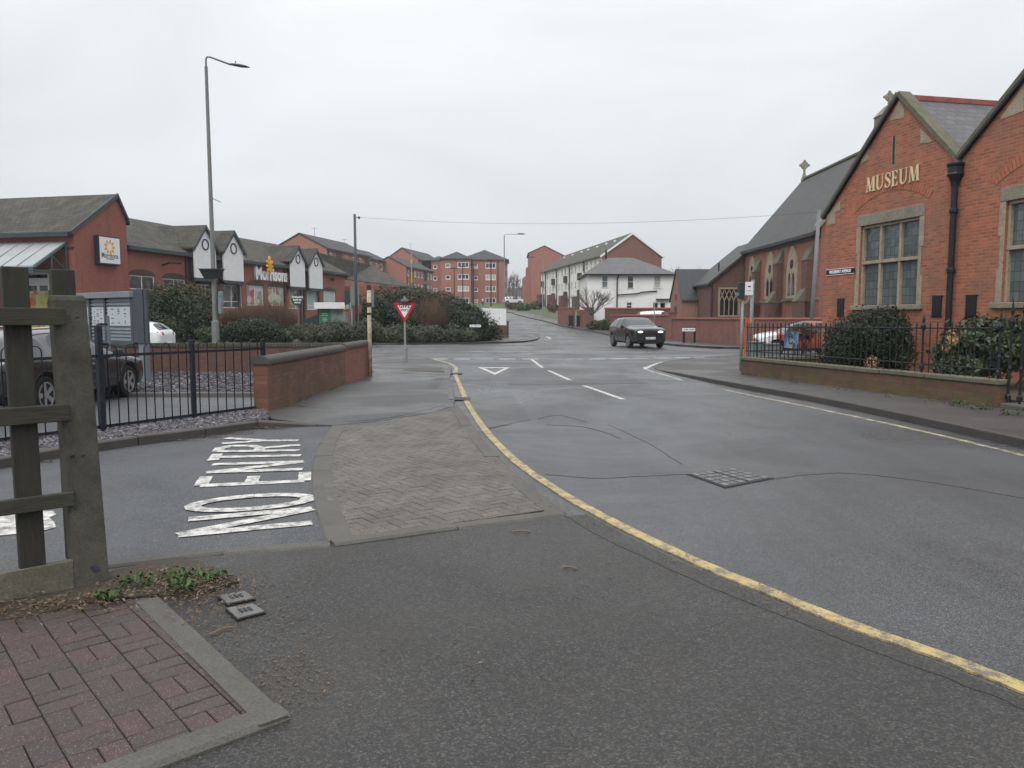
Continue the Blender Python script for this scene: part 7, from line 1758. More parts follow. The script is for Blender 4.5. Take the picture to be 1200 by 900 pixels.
mb = MB(); mb.tube([(p.x, 64, W(0, 350, 64).z), (p.x, 64, W(0, 337, 64).z)], .08, 8); mb.build('green_band', M['greensign'], sp_)
# ------------------------------------------------------------------ street furniture behind the museum railing
b1 = G(884, 425); p = W(880, 371, 25.5); bs = T('bus_stop_sign', 'white bus stop flag on a grey pole behind the railing corner', 'bus stop', (p.x, 25.5, .1)); zt5 = W(0, 328, 25.5).z
mb = MB(); mb.tube([(p.x, 25.5, .05), (p.x+.03, 25.5, zt5)], .055, 10); mb.build('pole', M['galv'], bs, smooth=True)
mb = MB(); x = W(877.5, 371, 25.4).x; mb.box(x-.14, x+.11, 25.38, 25.42, W(0, 346, 25.4).z, W(0, 330.5, 25.4).z); mb.build('flag', M['signwhite'], bs, bevel=.01)
mb = MB(); mb.box(x-.06, x+.03, 25.374, 25.378, W(0, 336.5, 25.4).z, W(0, 335, 25.4).z); mb.box(x-.08, x+.05, 25.374, 25.378, W(0, 341, 25.4).z, W(0, 340.5, 25.4).z); mb.build('lettering', M['lettering'], bs)
p = W(868, 437, 22.4); px_ = T('signal_post', 'grey post with dark signal box at the end of the mossy low wall', 'signal', (p.x, 22.4, .1)); mb = MB(); mb.tube([(p.x, 22.4, .02), (p.x, 22.4, W(0, 352, 22.4).z)], .042, 10); mb.build('pole', M['galv'], px_, smooth=True)
mb = MB(); x = W(866.5, 371, 22.4).x; mb.box(x-.06, x+.09, 22.3, 22.5, W(0, 350, 22.4).z, W(0, 331, 22.4).z); mb.build('signal_box', M['darkgreen'], px_, bevel=.015)
mb = MB(); mb.lathe((x-.10, 22.35, W(0, 345, 22.4).z), [(.05, -.05), (.05, .06)], 12, axis='y'); mb.build('camera', M['midmetal'], px_)
mb = MB(); mb.lathe((x+.02, 22.4, W(0, 353.5, 22.4).z), [(.06, 0), (.06, .07)], 12); mb.build('orange_band', M['orange'], px_)
for i, (u0, u1, v0, v1, Y) in enumerate(((881, 889, 402, 426, 25), (890, 898, 402, 426, 24.8), (899, 915, 404, 428, 24.5))):
    a, b = W(u0, 371, Y).x, W(u1, 371, Y).x; z1 = W(0, v0, Y).z
    t = T('utility_cabinet', ('narrow grey green utility cabinet nearest the bus stop pole', 'narrow grey green utility cabinet in the middle of the three', 'widest grey green utility cabinet behind the railing')[i], 'utility cabinet', ((a+b)/2, Y, .1), group='utility cabinets behind the railing')
    mb = MB(); mb.box(a, b, Y, Y+.4, .05, z1); mb.build('body', M['cabinet'], t, bevel=.012); mb = MB(); mb.box(a-.02, b+.02, Y-.03, Y+.43, z1+.003, z1+.04); mb.build('lid', M['midmetal'], t)
    mb = MB(); mb.box(a+.04, b-.04, Y-.012, Y-.002, .25, z1-.06); mb.build('door', M['cabinet'], t)
ob = T('orange_barrier', 'orange plastic roadworks barrier behind the bus stop pole', 'barrier', (W(878, 371, 28).x, 28, .1)); x0, x1 = W(873, 371, 28).x, W(883.5, 371, 28).x; z1 = W(0, 372.5, 28).z
mb = MB(); mb.box(x0, x1, 28, 28.06, z1-.35, z1); mb.box(x0, x1, 28, 28.06, .5, .7); mb.box(x0, x0+.06, 27.99, 28.07, .1, z1-.003); mb.box(x1-.06, x1, 27.99, 28.07, .1, z1-.003); mb.box(x0-.05, x0+.15, 27.7, 28.3, .04, .1); mb.box(x1-.15, x1+.05, 27.7, 28.3, .04, .1); mb.build('frame', M['orange'], ob)
sF, _ = FD.px(924.5, 400, -.0); P0_, P1_ = FD.px(916, 396), FD.px(932, 396); zA_, zB_ = FD.px(924, 408)[1], FD.px(924, 389)[1]
bp = T('painted_panel', 'small blue painted panel tied to the museum railing', 'panel', FD.pt(sF, -.05, (zA_+zB_)/2)); mb = MB(); mb.fbox(FD, P0_[0], P1_[0], -.09, -.07, zA_, zB_); mb.build('board', M['bluepaint'], bp); mb = MB(); c_ = (P0_[0]+P1_[0])/2; zc_ = (zA_+zB_)/2
for i in range(14):
    t0, t1 = 2*PI*i/16+.4, 2*PI*(i+1)/16+.4; mb.fprism(FD, [(c_+.10*math.cos(t0), zc_+.11*math.sin(t0)), (c_+.10*math.cos(t1), zc_+.11*math.sin(t1)), (c_+.06*math.cos(t1), zc_+.07*math.sin(t1)), (c_+.06*math.cos(t0), zc_+.07*math.sin(t0))], -.069, -.066)
mb.build('painted_swirl', M['lettering'], bp)
# ------------------------------------------------------------------ vehicles
def evalmesh(o):
    dg = bpy.context.evaluated_depsgraph_get(); dg.update(); return bpy.data.meshes.new_from_object(o.evaluated_get(dg))
def submesh(me, idx, name, mats):
    bm = bmesh.new(); bm.from_mesh(me); bm.faces.ensure_lookup_table(); keep = set(idx)
    bmesh.ops.delete(bm, geom=[f for f in bm.faces if f.index not in keep], context='FACES')
    out = bpy.data.meshes.new(name)
    for m in mats: out.materials.append(m)
    bm.to_mesh(out); bm.free()
    if len(mats) == 1: out.polygons.foreach_set('material_index', [0]*len(out.polygons))
    out.polygons.foreach_set('use_smooth', [True]*len(out.polygons)); out.update(); return out
def link(name, me, parent):
    o = bpy.data.objects.new(name, me); COL.objects.link(o); o.parent = parent; return o
def car(name, label, cat, st, side, ws, rw, wheels, wr, track, paintm, loc, rz, group=None, hood=None, lights=True, tail=True, rails=False, plate=True):
    t = T(name, label, cat, loc, group=group, rz=rz)
    ring = []
    for (x, w, zb, zbl, ztp, wt) in st:
        h = [(0, zb), (.80*w, zb), (.96*w, zb+.07), (w, (zb+zbl)*.5), (.975*w, zbl-.04), (.955*w, zbl), (wt+.02, ztp-.05), (wt*.82, ztp-.005), (0, ztp+.015)]
        ring.append([(x, -a, z) for a, z in h]+[(x, a, z) for a, z in h[-2:0:-1]])
    n = len(ring[0]); vs = [p for r in ring for p in r]; fs = []; ms = []
    for i in range(len(ring)-1):
        for q in range(n):
            a = i*n+q; b = i*n+(q+1) % n; fs.append((a, b, b+n, a+n)); m = 0
            if q in (5, n-6) and i in side: m = 1
            if q in (6, 7, 8, 9) and (i in ws or i in rw): m = 1
            if hood and i in hood and q not in (0, n-1, 1, n-2): m = 2
            if q in (0, n-1, 1, n-2): m = 3
            ms.append(m)
    fs += [tuple(range(n))[::-1], tuple((len(ring)-1)*n+q for q in range(n))]; ms += [0, 0]
    me = bpy.data.meshes.new('car_shell'); me.from_pydata(vs, [], fs)
    for m in (M[paintm], M['carglass'], M['carwhite'], M['blacktrim']): me.materials.append(m)
    me.polygons.foreach_set('material_index', ms)
    bm = bmesh.new(); bm.from_mesh(me); bmesh.ops.recalc_face_normals(bm, faces=bm.faces)
    cl = bm.edges.layers.float.new('crease_edge')
    bm.faces.ensure_lookup_table()
    for e in bm.edges:
        mm = {f.material_index for f in e.link_faces}
        if len(mm) > 1 and 1 in mm: e[cl] = .75
    bm.to_mesh(me); bm.free()
    o = bpy.data.objects.new('car_shell', me); COL.objects.link(o)
    sb = o.modifiers.new('s', 'SUBSURF'); sb.levels = 2; sb.render_levels = 2
    cb = MB()
    for x in wheels: cb.lathe((x, 0, wr), [(wr+.055, -1.3), (wr+.055, -track+.16), (wr+.055, track-.16), (wr+.055, 1.3)], 24, axis='y') if False else None
    for x in wheels:
        for sgn in (-1, 1):
            cb.lathe((x, 0, wr+.01), [(wr+.06, sgn*(track-.26)), (wr+.06, sgn*1.4)], 26, axis='y')
    co = cb.build('cutter', M['blacktrim']); bo = o.modifiers.new('b', 'BOOLEAN'); bo.operation = 'DIFFERENCE'; bo.object = co; bo.solver = 'EXACT'
    try: bo.material_mode = 'TRANSFER'
    except Exception: pass
    em = evalmesh(o); mats = list(em.materials)
    gi = [i for i, m in enumerate(mats) if m and m.name == 'car_glass'][0]
    gl = [p.index for p in em.polygons if p.material_index == gi]; rest = [p.index for p in em.polygons if p.material_index != gi]
    body = link('body', submesh(em, rest, 'body', mats), t)
    # connected glass panes
    adj = {}
    for i in gl:
        for v in em.polygons[i].vertices: adj.setdefault(v, []).append(i)
    seen = set()
    for i in gl:
        if i in seen: continue
        comp = []; stk = [i]; seen.add(i)
        while stk:
            k = stk.pop(); comp.append(k)
            for v in em.polygons[k].vertices:
                for j in adj[v]:
                    if j not in seen: seen.add(j); stk.append(j)
        c = sum((em.polygons[k].center for k in comp), Vector())/len(comp)
        nm = 'side_window' if abs(c.y) > .35 else ('windscreen' if c.x > 0 else 'rear_window')
        link(nm, submesh(em, comp, nm, [M['carglass']]), t)
    from mathutils.bvhtree import BVHTree
    bv = BVHTree.FromPolygons([v.co for v in em.vertices], [tuple(p.vertices) for p in em.polygons])
    for sgn in (-1, 1):
        for xq in (st[4][0]-.02, st[8][0]+.02, st[8][0]-.98):
            pts = []
            for k in range(9):
                hit = bv.ray_cast(Vector((xq-(.06*k/8 if xq < st[8][0]-.5 else 0), sgn*2, .34+(st[8][3]-.40)*k/8)), Vector((0, -sgn, 0)))
                if hit[0] is not None: pts.append(hit[0]+Vector((0, sgn*.001, 0)))
            if len(pts) > 3: mq = MB(); mq.tube(pts, .006, 4); oq = mq.build('door_seam', M['signblack'], None); oq.parent = t
    for q in (o, co): bpy.data.objects.remove(q)
    def ch(mb, nm, mat, par=t, **kw):
        b = mb.build(nm, mat, None, **kw); b.parent = par; return b
    # wheels
    mb = MB(); k = 28; prof = [(wr*.62, -.10), (wr*.90, -.11), (wr*.985, -.085), (wr, -.05), (wr, .05), (wr*.985, .085), (wr*.90, .11), (wr*.62, .10)]
    mb.lathe((0, 0, 0), prof, k, axis='y'); tm = mb.build('tyre', M['tyre'], None, smooth=False)
    mb = MB(); mb.lathe((0, 0, 0), [(wr*.64, .06), (wr*.68, .112), (wr*.61, .114), (wr*.60, .07)], k, axis='y'); mb.lathe((0, 0, 0), [(.065, .07), (.06, .112)], 12, axis='y')
    for s in range(5):
        for d_ in (-.13, .13):
            a = 2*PI*s/5+d_; c_, s_ = math.cos(a), math.sin(a); wd = .022; r0, r1 = .05, wr*.63
            mb.extrude([(c_*r0-s_*wd, .085, s_*r0+c_*wd), (c_*r1-s_*wd, .085, s_*r1+c_*wd), (c_*r1+s_*wd, .085, s_*r1-c_*wd), (c_*r0+s_*wd, .085, s_*r0-c_*wd)], (0, .024, 0))
    rm = mb.build('rim', M['alloy'], None)
    for x in wheels:
        for sgn in (-1, 1):
            e = bpy.data.objects.new('wheel', tm.data); COL.objects.link(e); e.parent = t; e.location = (x, sgn*(track-.10), wr); e.rotation_euler = (0, 0, 0 if sgn > 0 else PI)
            r = bpy.data.objects.new('rim', rm.data); COL.objects.link(r); r.parent = e
    for q in (tm, rm): bpy.data.objects.remove(q)
    fx = st[0]; rx = st[-1]; fx1, fx2 = st[1], st[2]; r1 = st[-2]
    if lights:
        for sgn in (-1, 1):
            mb = MB(); z = fx1[3]-.10; cy_ = fx1[1]*.70*sgn; vs_ = []; K, R_ = 10, 6
            for a in range(R_+1):
                for b in range(K):
                    ph, th_ = PI*a/R_, 2*PI*b/K; ex, ey, ez = .11*math.sin(ph)*math.cos(th_), .21*math.cos(ph), .055*math.sin(ph)*math.sin(th_)
                    vs_.append((fx[0]-.085+ex-abs(ey)*.0-ey*sgn*.38, cy_+ey, z+ez))
            mb.add(vs_, [(a*K+b, a*K+(b+1) % K, (a+1)*K+(b+1) % K, (a+1)*K+b) for a in range(R_) for b in range(K)]); ch(mb, 'headlight', M['lamp'] if lights == 'on' else M['chrome'], smooth=True); continue
            mb.add([(fx[0]+.012, y0, z-.03), (fx1[0]-.02, y1, z-.045), (fx1[0]-.05, y1, z+.06), (fx[0]-.005, y0, z+.045), (xo-.25, y0, z-.03), (xo-.25, y1*1.06, z-.03), (xo-.25, y1*1.06, z+.06), (xo-.25, y0, z+.035)], [(0, 1, 2, 3), (7, 6, 5, 4), (0, 4, 5, 1), (1, 5, 6, 2), (2, 6, 7, 3), (3, 7, 4, 0)]); ch(mb, 'headlight', M['lamp'] if lights == 'on' else M['chrome'])
        mb = MB(); w = fx[1]*.62; mb.box(fx[0]-.12, fx[0]+.012, -w, w, fx[3]-.20, fx[3]-.07); ch(mb, 'grille', M['blacktrim'], bevel=.01)
        mb = MB(); w = fx[1]*.9; mb.box(fx[0]-.12, fx[0]-.005, -w, w, fx[2]-.08, fx[2]+.10); ch(mb, 'lower_bumper', M['blacktrim'], bevel=.02)
        if plate: mb = MB(); mb.box(fx[0]+.013, fx[0]+.03, -.26, .26, fx[2]+.12, fx[2]+.23); pp = ch(mb, 'number_plate', M['plate']); mb = MB(); [mb.box(fx[0]+.0305, fx[0]+.0325, -.22+.065*i, -.22+.065*i+.035, fx[2]+.145, fx[2]+.205) for i in range(7) if i != 4]; ch(mb, 'plate_characters', M['lettering'], pp)
    if tail:
        for sgn in (-1, 1):
            mb = MB(); y1 = r1[1]*.95*sgn; y0 = r1[1]*.55*sgn; z = r1[3]-.10; xo = rx[0]
            mb.add([(xo-.01, y0, z-.06), (xo+.10, y1, z-.07), (xo+.14, y1, z+.08), (xo+.03, y0, z+.06), (xo+.3, y0, z-.06), (xo+.24, y1*1.0, z-.03), (xo+.24, y1, z+.06), (xo+.3, y0, z+.06)], [(0, 1, 2, 3), (7, 6, 5, 4), (0, 4, 5, 1), (1, 5, 6, 2), (2, 6, 7, 3), (3, 7, 4, 0)]); ch(mb, 'tail_light', M['redlens'])
        mb = MB(); mb.box(rx[0]-.012, rx[0]+.05, -.26, .26, rx[3]-.36, rx[3]-.25); ch(mb, 'number_plate', M['plate'])
    i0 = min(side); xs = st[i0][0]
    for sgn in (-1, 1):
        mb = MB(); y = st[i0][1]*sgn; z = st[i0][3]+.02; mb.lathe((xs-.28, y*1.10, z+.05), [(.02, -.09), (.08, -.06), (.095, 0), (.085, .06), (.02, .10)], 10, axis='x'); mb.tube([(xs-.30, y*.93, z-.01), (xs-.30, y*1.05, z+.03)], .025, 6); ch(mb, 'door_mirror', M['blacktrim'], smooth=False)
        for xh in (xs-1.05, xs-1.95): mb = MB(); zz = st[i0][3]-.10; mb.box(xh-.09, xh+.09, y*.975-.012, y*.975+.02*sgn if sgn > 0 else y*.975+.012, zz-.012, zz+.012) if sgn > 0 else mb.box(xh-.09, xh+.09, y*.975-.02, y*.975+.012, zz-.012, zz+.012); ch(mb, 'door_handle', M['chrome'])
        if rails: mb = MB(); zr = max(s[4] for s in st); mb.tube([(.15, sgn*.60, zr-.05), (.05, sgn*.60, zr+.03), (-1.6, sgn*.58, zr+.0), (-1.7, sgn*.58, zr-.09)], .018, 6); ch(mb, 'roof_rail', M['chrome'], smooth=True)
        mb = MB(); ib = max(side); mb.tube([(st[i][0], sgn*(st[i][1]*.955+.006), st[i][3]-.0) for i in range(min(side), ib+2)], .012, 5); ch(mb, 'window_trim', M['chrome' if rails else 'blacktrim'])
    return t
SUV = [(2.18,.74,.36,.90,.95,.62),(2.14,.88,.27,.96,1.03,.78),(1.90,.935,.22,1.00,1.08,.84),(1.40,.95,.22,1.02,1.12,.84),(.98,.955,.22,1.04,1.18,.82),(.36,.955,.22,1.05,1.50,.71),(.02,.955,.22,1.06,1.585,.69),(-.24,.955,.22,1.07,1.605,.69),(-.33,.955,.22,1.07,1.605,.69),(-.95,.955,.22,1.10,1.595,.68),(-1.04,.955,.22,1.10,1.59,.68),(-1.62,.94,.23,1.12,1.55,.63),(-1.78,.93,.25,1.13,1.52,.62),(-2.05,.90,.30,1.14,1.22,.70),(-2.16,.82,.42,.98,1.06,.62)]
car('parked_suv' if False else 'suv', 'dark charcoal SUV with lit headlights turning at the junction', 'car', SUV, {4,5,6,8,10}, {4,5}, {12}, (1.34,-1.34), .36, .93, 'carsuv', (6.78, 42.0, 0), math.radians(-79.5), lights='on')
AVANT = [(2.32,.62,.36,.62,.66,.50),(2.26,.80,.22,.70,.76,.70),(2.0,.88,.19,.76,.83,.76),(1.50,.905,.18,.83,.92,.76),(1.05,.91,.18,.87,.99,.74),(.25,.91,.18,.90,1.33,.62),(-.05,.91,.18,.91,1.41,.60),(-.25,.91,.18,.91,1.425,.60),(-.34,.91,.18,.91,1.43,.60),(-1.1,.91,.18,.93,1.41,.59),(-1.2,.91,.18,.94,1.405,.59),(-1.9,.90,.19,.96,1.34,.57),(-2.02,.89,.2,.97,1.32,.56),(-2.28,.87,.24,.98,1.04,.66),(-2.38,.80,.36,.80,.88,.60)]
car('estate_car', 'dark grey estate car parked behind the black bow-top railing', 'car', AVANT, {4,5,6,8,10}, {4,5}, {12}, (1.40,-1.40), .325, .87, 'carblack', (-8.72, 14.28, .008), PI/2, lights='off', rails=True)
HATCH = [(1.98,.62,.36,.64,.70,.50),(1.93,.78,.22,.74,.82,.68),(1.7,.85,.19,.84,.92,.74),(1.25,.875,.18,.90,1.0,.74),(.95,.88,.18,.93,1.06,.72),(.25,.88,.18,.95,1.38,.62),(0,.88,.18,.96,1.45,.60),(-.25,.88,.18,.96,1.47,.60),(-.34,.88,.18,.96,1.47,.60),(-1.0,.88,.18,.99,1.45,.59),(-1.1,.88,.18,1.0,1.44,.59),(-1.45,.87,.19,1.02,1.38,.57),(-1.55,.87,.2,1.03,1.36,.56),(-1.90,.85,.24,1.02,1.08,.66),(-2.0,.78,.36,.80,.90,.60)]
hx = W(198, 391, 33.6).x
car('hatchback', 'white car with red tail light half hidden behind the louvred sign and brick wall', 'car', HATCH, {4,5,6,8,10}, {4,5}, {12}, (1.25,-1.25), .31, .84, 'carwhite', (hx-2.0, 33.6, 0), PI, lights='off')
car('hatchback', 'orange car with white bonnet parked behind the railing and museum corner', 'car', HATCH, {4,5,6,8,10}, {4,5}, {12}, (1.25,-1.25), .31, .84, 'carorange', (W(884, 371, 33.6).x+2.0, 33.6, 0), PI, hood={0,1,2}, lights='off')
car('suv', 'small distant white car parked on the lawn between the brick blocks', 'car', SUV, {4,5,6,8,10}, {4,5}, {12}, (1.34,-1.34), .36, .93, 'carwhite', (W(601, 354, 172).x, 165, zt(165)+.05), math.radians(8), lights='off')
VAN = [(a, b, c, d*1.12 if i > 3 else d, e*1.27 if 4 < i else e, f) for i, (a, b, c, d, e, f) in enumerate(SUV)]
car('van', 'white van whose roof just shows above the red boundary wall', 'van', VAN, {4,5,6}, {4,5}, {12}, (1.34,-1.34), .34, .93, 'carwhite', (W(776, 366, 60).x, 60, zt(60)-.02), math.radians(0), lights='off')
# ------------------------------------------------------------------ vegetation
def leafcloud(blobs, n, size, seed, shell=.16, lump=.22, freq=3.4, up=.25, zmin=.02):
    r = np.random.RandomState(seed); B = np.array(blobs, float); ar = (B[:, 3]*B[:, 4]+B[:, 3]*B[:, 5]+B[:, 4]*B[:, 5]); k = r.choice(len(B), n, p=ar/ar.sum())
    d = r.normal(size=(n, 3)); d /= np.linalg.norm(d, axis=1)[:, None]
    ph = r.uniform(0, 6.28, (6, 3)); fr = r.uniform(.6, 1.6, (6, 3))*freq; lp = np.zeros(n)
    P0 = B[k, :3]+d*B[k, 3:6]
    for i in range(6): lp += np.sin((P0*fr[i]/np.maximum(.4, B[:, 3].mean())+ph[i]).sum(1))
    rad = 1+lump*lp/2.2-np.abs(r.normal(0, shell, n))+(r.rand(n) < .10)*r.uniform(0, .26, n)
    P = B[k, :3]+d*B[k, 3:6]*rad[:, None]; P[:, 2] = np.maximum(P[:, 2], zmin+r.rand(n)*.15)
    nn = d*.7+r.normal(0, .55, (n, 3)); nn[:, 2] += up; nn /= np.linalg.norm(nn, axis=1)[:, None]
    a = np.cross(nn, r.normal(size=(n, 3))); a /= np.linalg.norm(a, axis=1)[:, None]; b = np.cross(nn, a)
    s = (size*np.where(r.rand(n) < .3, r.uniform(.3, .7, n), r.uniform(.7, 1.6, n)))[:, None]
    V = np.stack([P-a*s, P+b*s*.42+nn*s*.12, P+a*s, P-b*s*.42+nn*s*.12], 1).reshape(-1, 3)
    return V, np.arange(n*4).reshape(-1, 4)
def mesh_np(name, V, F, mat, loc):
    me = bpy.data.meshes.new(name); V = V-np.array(loc); me.vertices.add(len(V)); me.vertices.foreach_set('co', V.astype(np.float32).ravel())
    k = F.shape[1]; me.loops.add(F.size); me.loops.foreach_set('vertex_index', F.astype(np.int32).ravel()); me.polygons.add(len(F)); me.polygons.foreach_set('loop_start', np.arange(0, F.size, k, dtype=np.int32)); me.polygons.foreach_set('loop_total', np.full(len(F), k, np.int32))
    me.update(calc_edges=True); me.materials.append(mat); return me
def bl(u, v, ru, rv, Y, ry=None):
    p = W(u, v, Y); k = Y/900; return (p.x, Y, p.z, ru*k, (ry if ry else ru*k*.8), rv*k)
def shrub(name, label, cat, blobs, n, size, mat, seed, group=None, z0=.1, stems=22, core=.70, **kw):
    c = np.mean(np.array(blobs), 0); t = T(name, label, cat, (c[0], c[1], z0), group=group); loc = (c[0], c[1], z0)
    V, F = leafcloud(blobs, n, size, seed, zmin=z0, **kw)
    if core:      # dense inner leaves, same leaf material, keeps the shrub opaque
        V2, F2 = leafcloud([(b[0], b[1], b[2], b[3]*core, b[4]*core, b[5]*core) for b in blobs], n//3, size*1.9, seed+1, zmin=z0, **kw); V = np.concatenate([V, V2]); F = np.concatenate([F, F2+len(V)-len(V2)])
    o = bpy.data.objects.new('foliage', mesh_np('foliage', V, F, M[mat], loc)); COL.objects.link(o); o.parent = t
    mb = MB(); rr = random.Random(seed)
    for i in range(stems):
        b = blobs[i % len(blobs)]; bx, by = b[0]+rr.uniform(-.3, .3)*b[3], b[1]+rr.uniform(-.3, .3)*b[4]
        q_ = min(1, b[3]/.8); mb.tube([(bx*.6+c[0]*.4, by*.6+c[1]*.4, z0-.05), (bx, by, (z0+b[2])/2), (b[0]+rr.uniform(-.8, .8)*b[3], b[1]+rr.uniform(-.6, .6)*b[4], b[2]+rr.uniform(.2, 1.12)*b[5])], [.035*q_, .025*q_, .012*q_], 5)
    mb.build('stem', M['bark'], t); return t
def twigs(name, label, cat, base, n, h, spread, mat, seed, r0=.012, branch=3, z0=.1, ru=.6):
    rr = random.Random(seed); x, y = base; t = T(name, label, cat, (x, y, z0)); mb = MB()
    for i in range(n):
        a = rr.uniform(0, 2*PI); q = math.sqrt(rr.random()); bx, by = x+ru*spread*q*math.cos(a)*.6, y+ru*spread*q*math.sin(a)*.5
        hh = h*rr.uniform(.6, 1.05)*(1-.25*q*q); tx, ty = x+spread*q*math.cos(a)*rr.uniform(.8, 1.15), y+spread*.8*q*math.sin(a)
        m_ = Vector(((bx+tx)/2+rr.uniform(-.1, .1), (by+ty)/2, z0+hh*.5)); e = Vector((tx, ty, z0+hh)); mb.tube([(bx, by, z0-.05), m_, e], [r0, r0*.7, r0*.25], 3, cap=False)
        for j in range(branch):
            s = m_.lerp(e, rr.uniform(0, .6)); mb.tube([s, s+Vector((rr.uniform(-.25, .25), rr.uniform(-.2, .2), rr.uniform(.2, .5)))*h*.3], [r0*.55, r0*.2], 3, cap=False)
    mb.build('stems', M[mat], t, fix=False); return t
shrub('hedge', 'tall dark green hedge behind the car park wall, left of the tall street lamp', 'hedge', [bl(187, 372, 20, 28, 42), bl(210, 369, 24, 30, 42.3), bl(233, 376, 17, 22, 42), bl(200, 385, 34, 18, 41.6)], 15000, .072, 'leaf_dark', 11, lump=.24)
shrub('shrub', 'twiggy olive green shrub topping the hedge left of the tall street lamp', 'shrub', [bl(190, 349, 22, 18, 44.5), bl(217, 345, 20, 15, 44.8), bl(236, 353, 16, 16, 44.4), bl(175, 358, 14, 18, 44)], 7500, .065, 'leaf_olive', 12, core=.5, lump=.2)
shrub('clipped_bush', 'rounded dark green bush right of the tall street lamp', 'bush', [bl(300, 387, 31, 15, 41.6), bl(278, 389, 20, 13, 41.6), bl(318, 391, 16, 11, 41.4)], 12000, .058, 'leaf_dark', 13, lump=.1)
shrub('clipped_bush', 'small low bush at the foot of the tall street lamp', 'bush', [bl(243, 392, 17, 10, 41.6), bl(260, 391, 10, 9, 41.9)], 4200, .06, 'leaf_mid', 14, lump=.22)
shrub('low_shrub', 'low grey green shrub between the rounded bush and the round sign', 'shrub', [bl(335, 392, 16, 9, 42.5)], 2600, .06, 'leaf_mid', 15)
p = W(318, 390, 46); twigs('dogwood_shrub', 'reddish brown bare shrub below the shop window beside the round sign', 'shrub', (p.x, 46), 1100, W(0, 352, 46).z, 1.8, 'redtwig', 16, r0=.02, branch=4)
p = W(285, 390, 46.5); twigs('dogwood_shrub', 'reddish brown bare shrub behind the rounded dark bush', 'shrub', (p.x, 46.5), 700, W(0, 356, 46.5).z, 1.5, 'redtwig', 17, r0=.02, branch=4)
lh = [bl(u, 392-(u-360)*.004, 17, 9+((u*7) % 5)*.6, 44.3+(u-360)*.013+((u*3) % 7)*.05) for u in range(362, 520, 16)]
lh += [bl(395, 387, 20, 12, 45), bl(430, 385, 16, 12, 45.2), bl(530, 392, 16, 9, 46.9), bl(548, 393, 14, 8, 47.2)]
shrub('low_hedge', 'low grey green hedge running along the far pavement in front of the big bushes', 'hedge', lh, 24000, .055, 'leaf_grey', 18, stems=24, lump=.22)
shrub('evergreen_bush', 'dark evergreen bush behind the GIVE WAY sign', 'bush', [bl(440, 372, 19, 20, 49.5), bl(465, 374, 26, 22, 50), bl(489, 379, 20, 16, 49.5)], 15000, .07, 'leaf_dark', 19, lump=.26)
shrub('shrub', 'pale olive twiggy shrub rising above the bushes behind the GIVE WAY sign', 'shrub', [bl(447, 353, 20, 14, 53), bl(478, 349, 26, 13, 53.4), bl(508, 352, 22, 12, 53.2), bl(530, 358, 16, 10, 53)], 12000, .072, 'leaf_olive', 20, core=.5, lump=.2)
p = W(508, 392, 49.6); twigs('dogwood_shrub', 'reddish brown bare shrub in the middle of the big bushes', 'shrub', (p.x, 49.6), 700, W(0, 348, 49.6).z, 1.8, 'redtwig', 21, r0=.018, branch=5)
shrub('evergreen_bush', 'dense dark mounded evergreen bush beside the white hoarding', 'bush', [bl(545, 381, 33, 20, 49.6), bl(531, 371, 24, 22, 50), bl(566, 389, 20, 11, 49.4), bl(550, 371, 18, 14, 50.2)], 19000, .068, 'leaf_dark', 22, lump=.22)
shrub('yew_bush', 'large dark evergreen bush behind the museum railing below the MUSEUM window', 'bush', [bl(1016, 398, 44, 34, 19.2, .8), bl(1036, 388, 28, 30, 19.4, .6), bl(998, 402, 28, 26, 19.2, .6), bl(980, 415, 15, 22, 19.2, .5), bl(1050, 410, 20, 30, 19.1, .5)], 26000, .034, 'leaf_dark', 23, z0=.2, lump=.1, freq=4)
shrub('laurel_bush', 'glossy variegated laurel bush behind the railing near the iron gate', 'bush', [bl(1150, 404, 40, 32, 15.8, .55), bl(1122, 415, 22, 26, 15.9, .45), bl(1185, 402, 30, 30, 15.5, .5), bl(1140, 425, 40, 18, 15.7, .5), bl(1215, 410, 30, 30, 15.2, .5)], 8000, .058, 'leaf_var', 24, z0=.2, lump=.2, core=.6, freq=4)
shrub('flowering_shrub', 'sprig of pinkish pale leaves at the left end of the laurel', 'shrub', [bl(1118, 396, 8, 10, 15.3, .12), bl(1108, 408, 5, 6, 15.5, .1)], 150, .035, 'leaf_pale', 25, z0=.9 if False else .2, core=0, stems=4)
shrub('flowering_shrub', 'small yellowish shrub behind the railing in front of the dark evergreen bush', 'shrub', [bl(1022, 427, 8, 10, 17.9, .15)], 300, .028, 'leaf_pale', 26, z0=.2, core=0, stems=5)
shrub('hydrangea', 'brown dried hydrangea heads behind the railing in front of the orange car', 'shrub', [bl(941, 389, 15, 8, 27, .5), bl(930, 392, 8, 6, 27, .4)], 1400, .05, 'tan', 27, core=.6)
shrub('shrub', 'low green shrub in the garden of the white house beside the bins', 'shrub', [bl(703, 380, 12, 4.5, 70), bl(695, 382, 8, 4, 70)], 2200, .09, 'leaf_olive', 28, z0=.3)
shrub('shrub', 'narrow green shrub at the far end of the long boundary wall', 'shrub', [bl(709.5, 382, 4, 8, 68.5)], 500, .13, 'leaf_mid', 29, z0=.3)
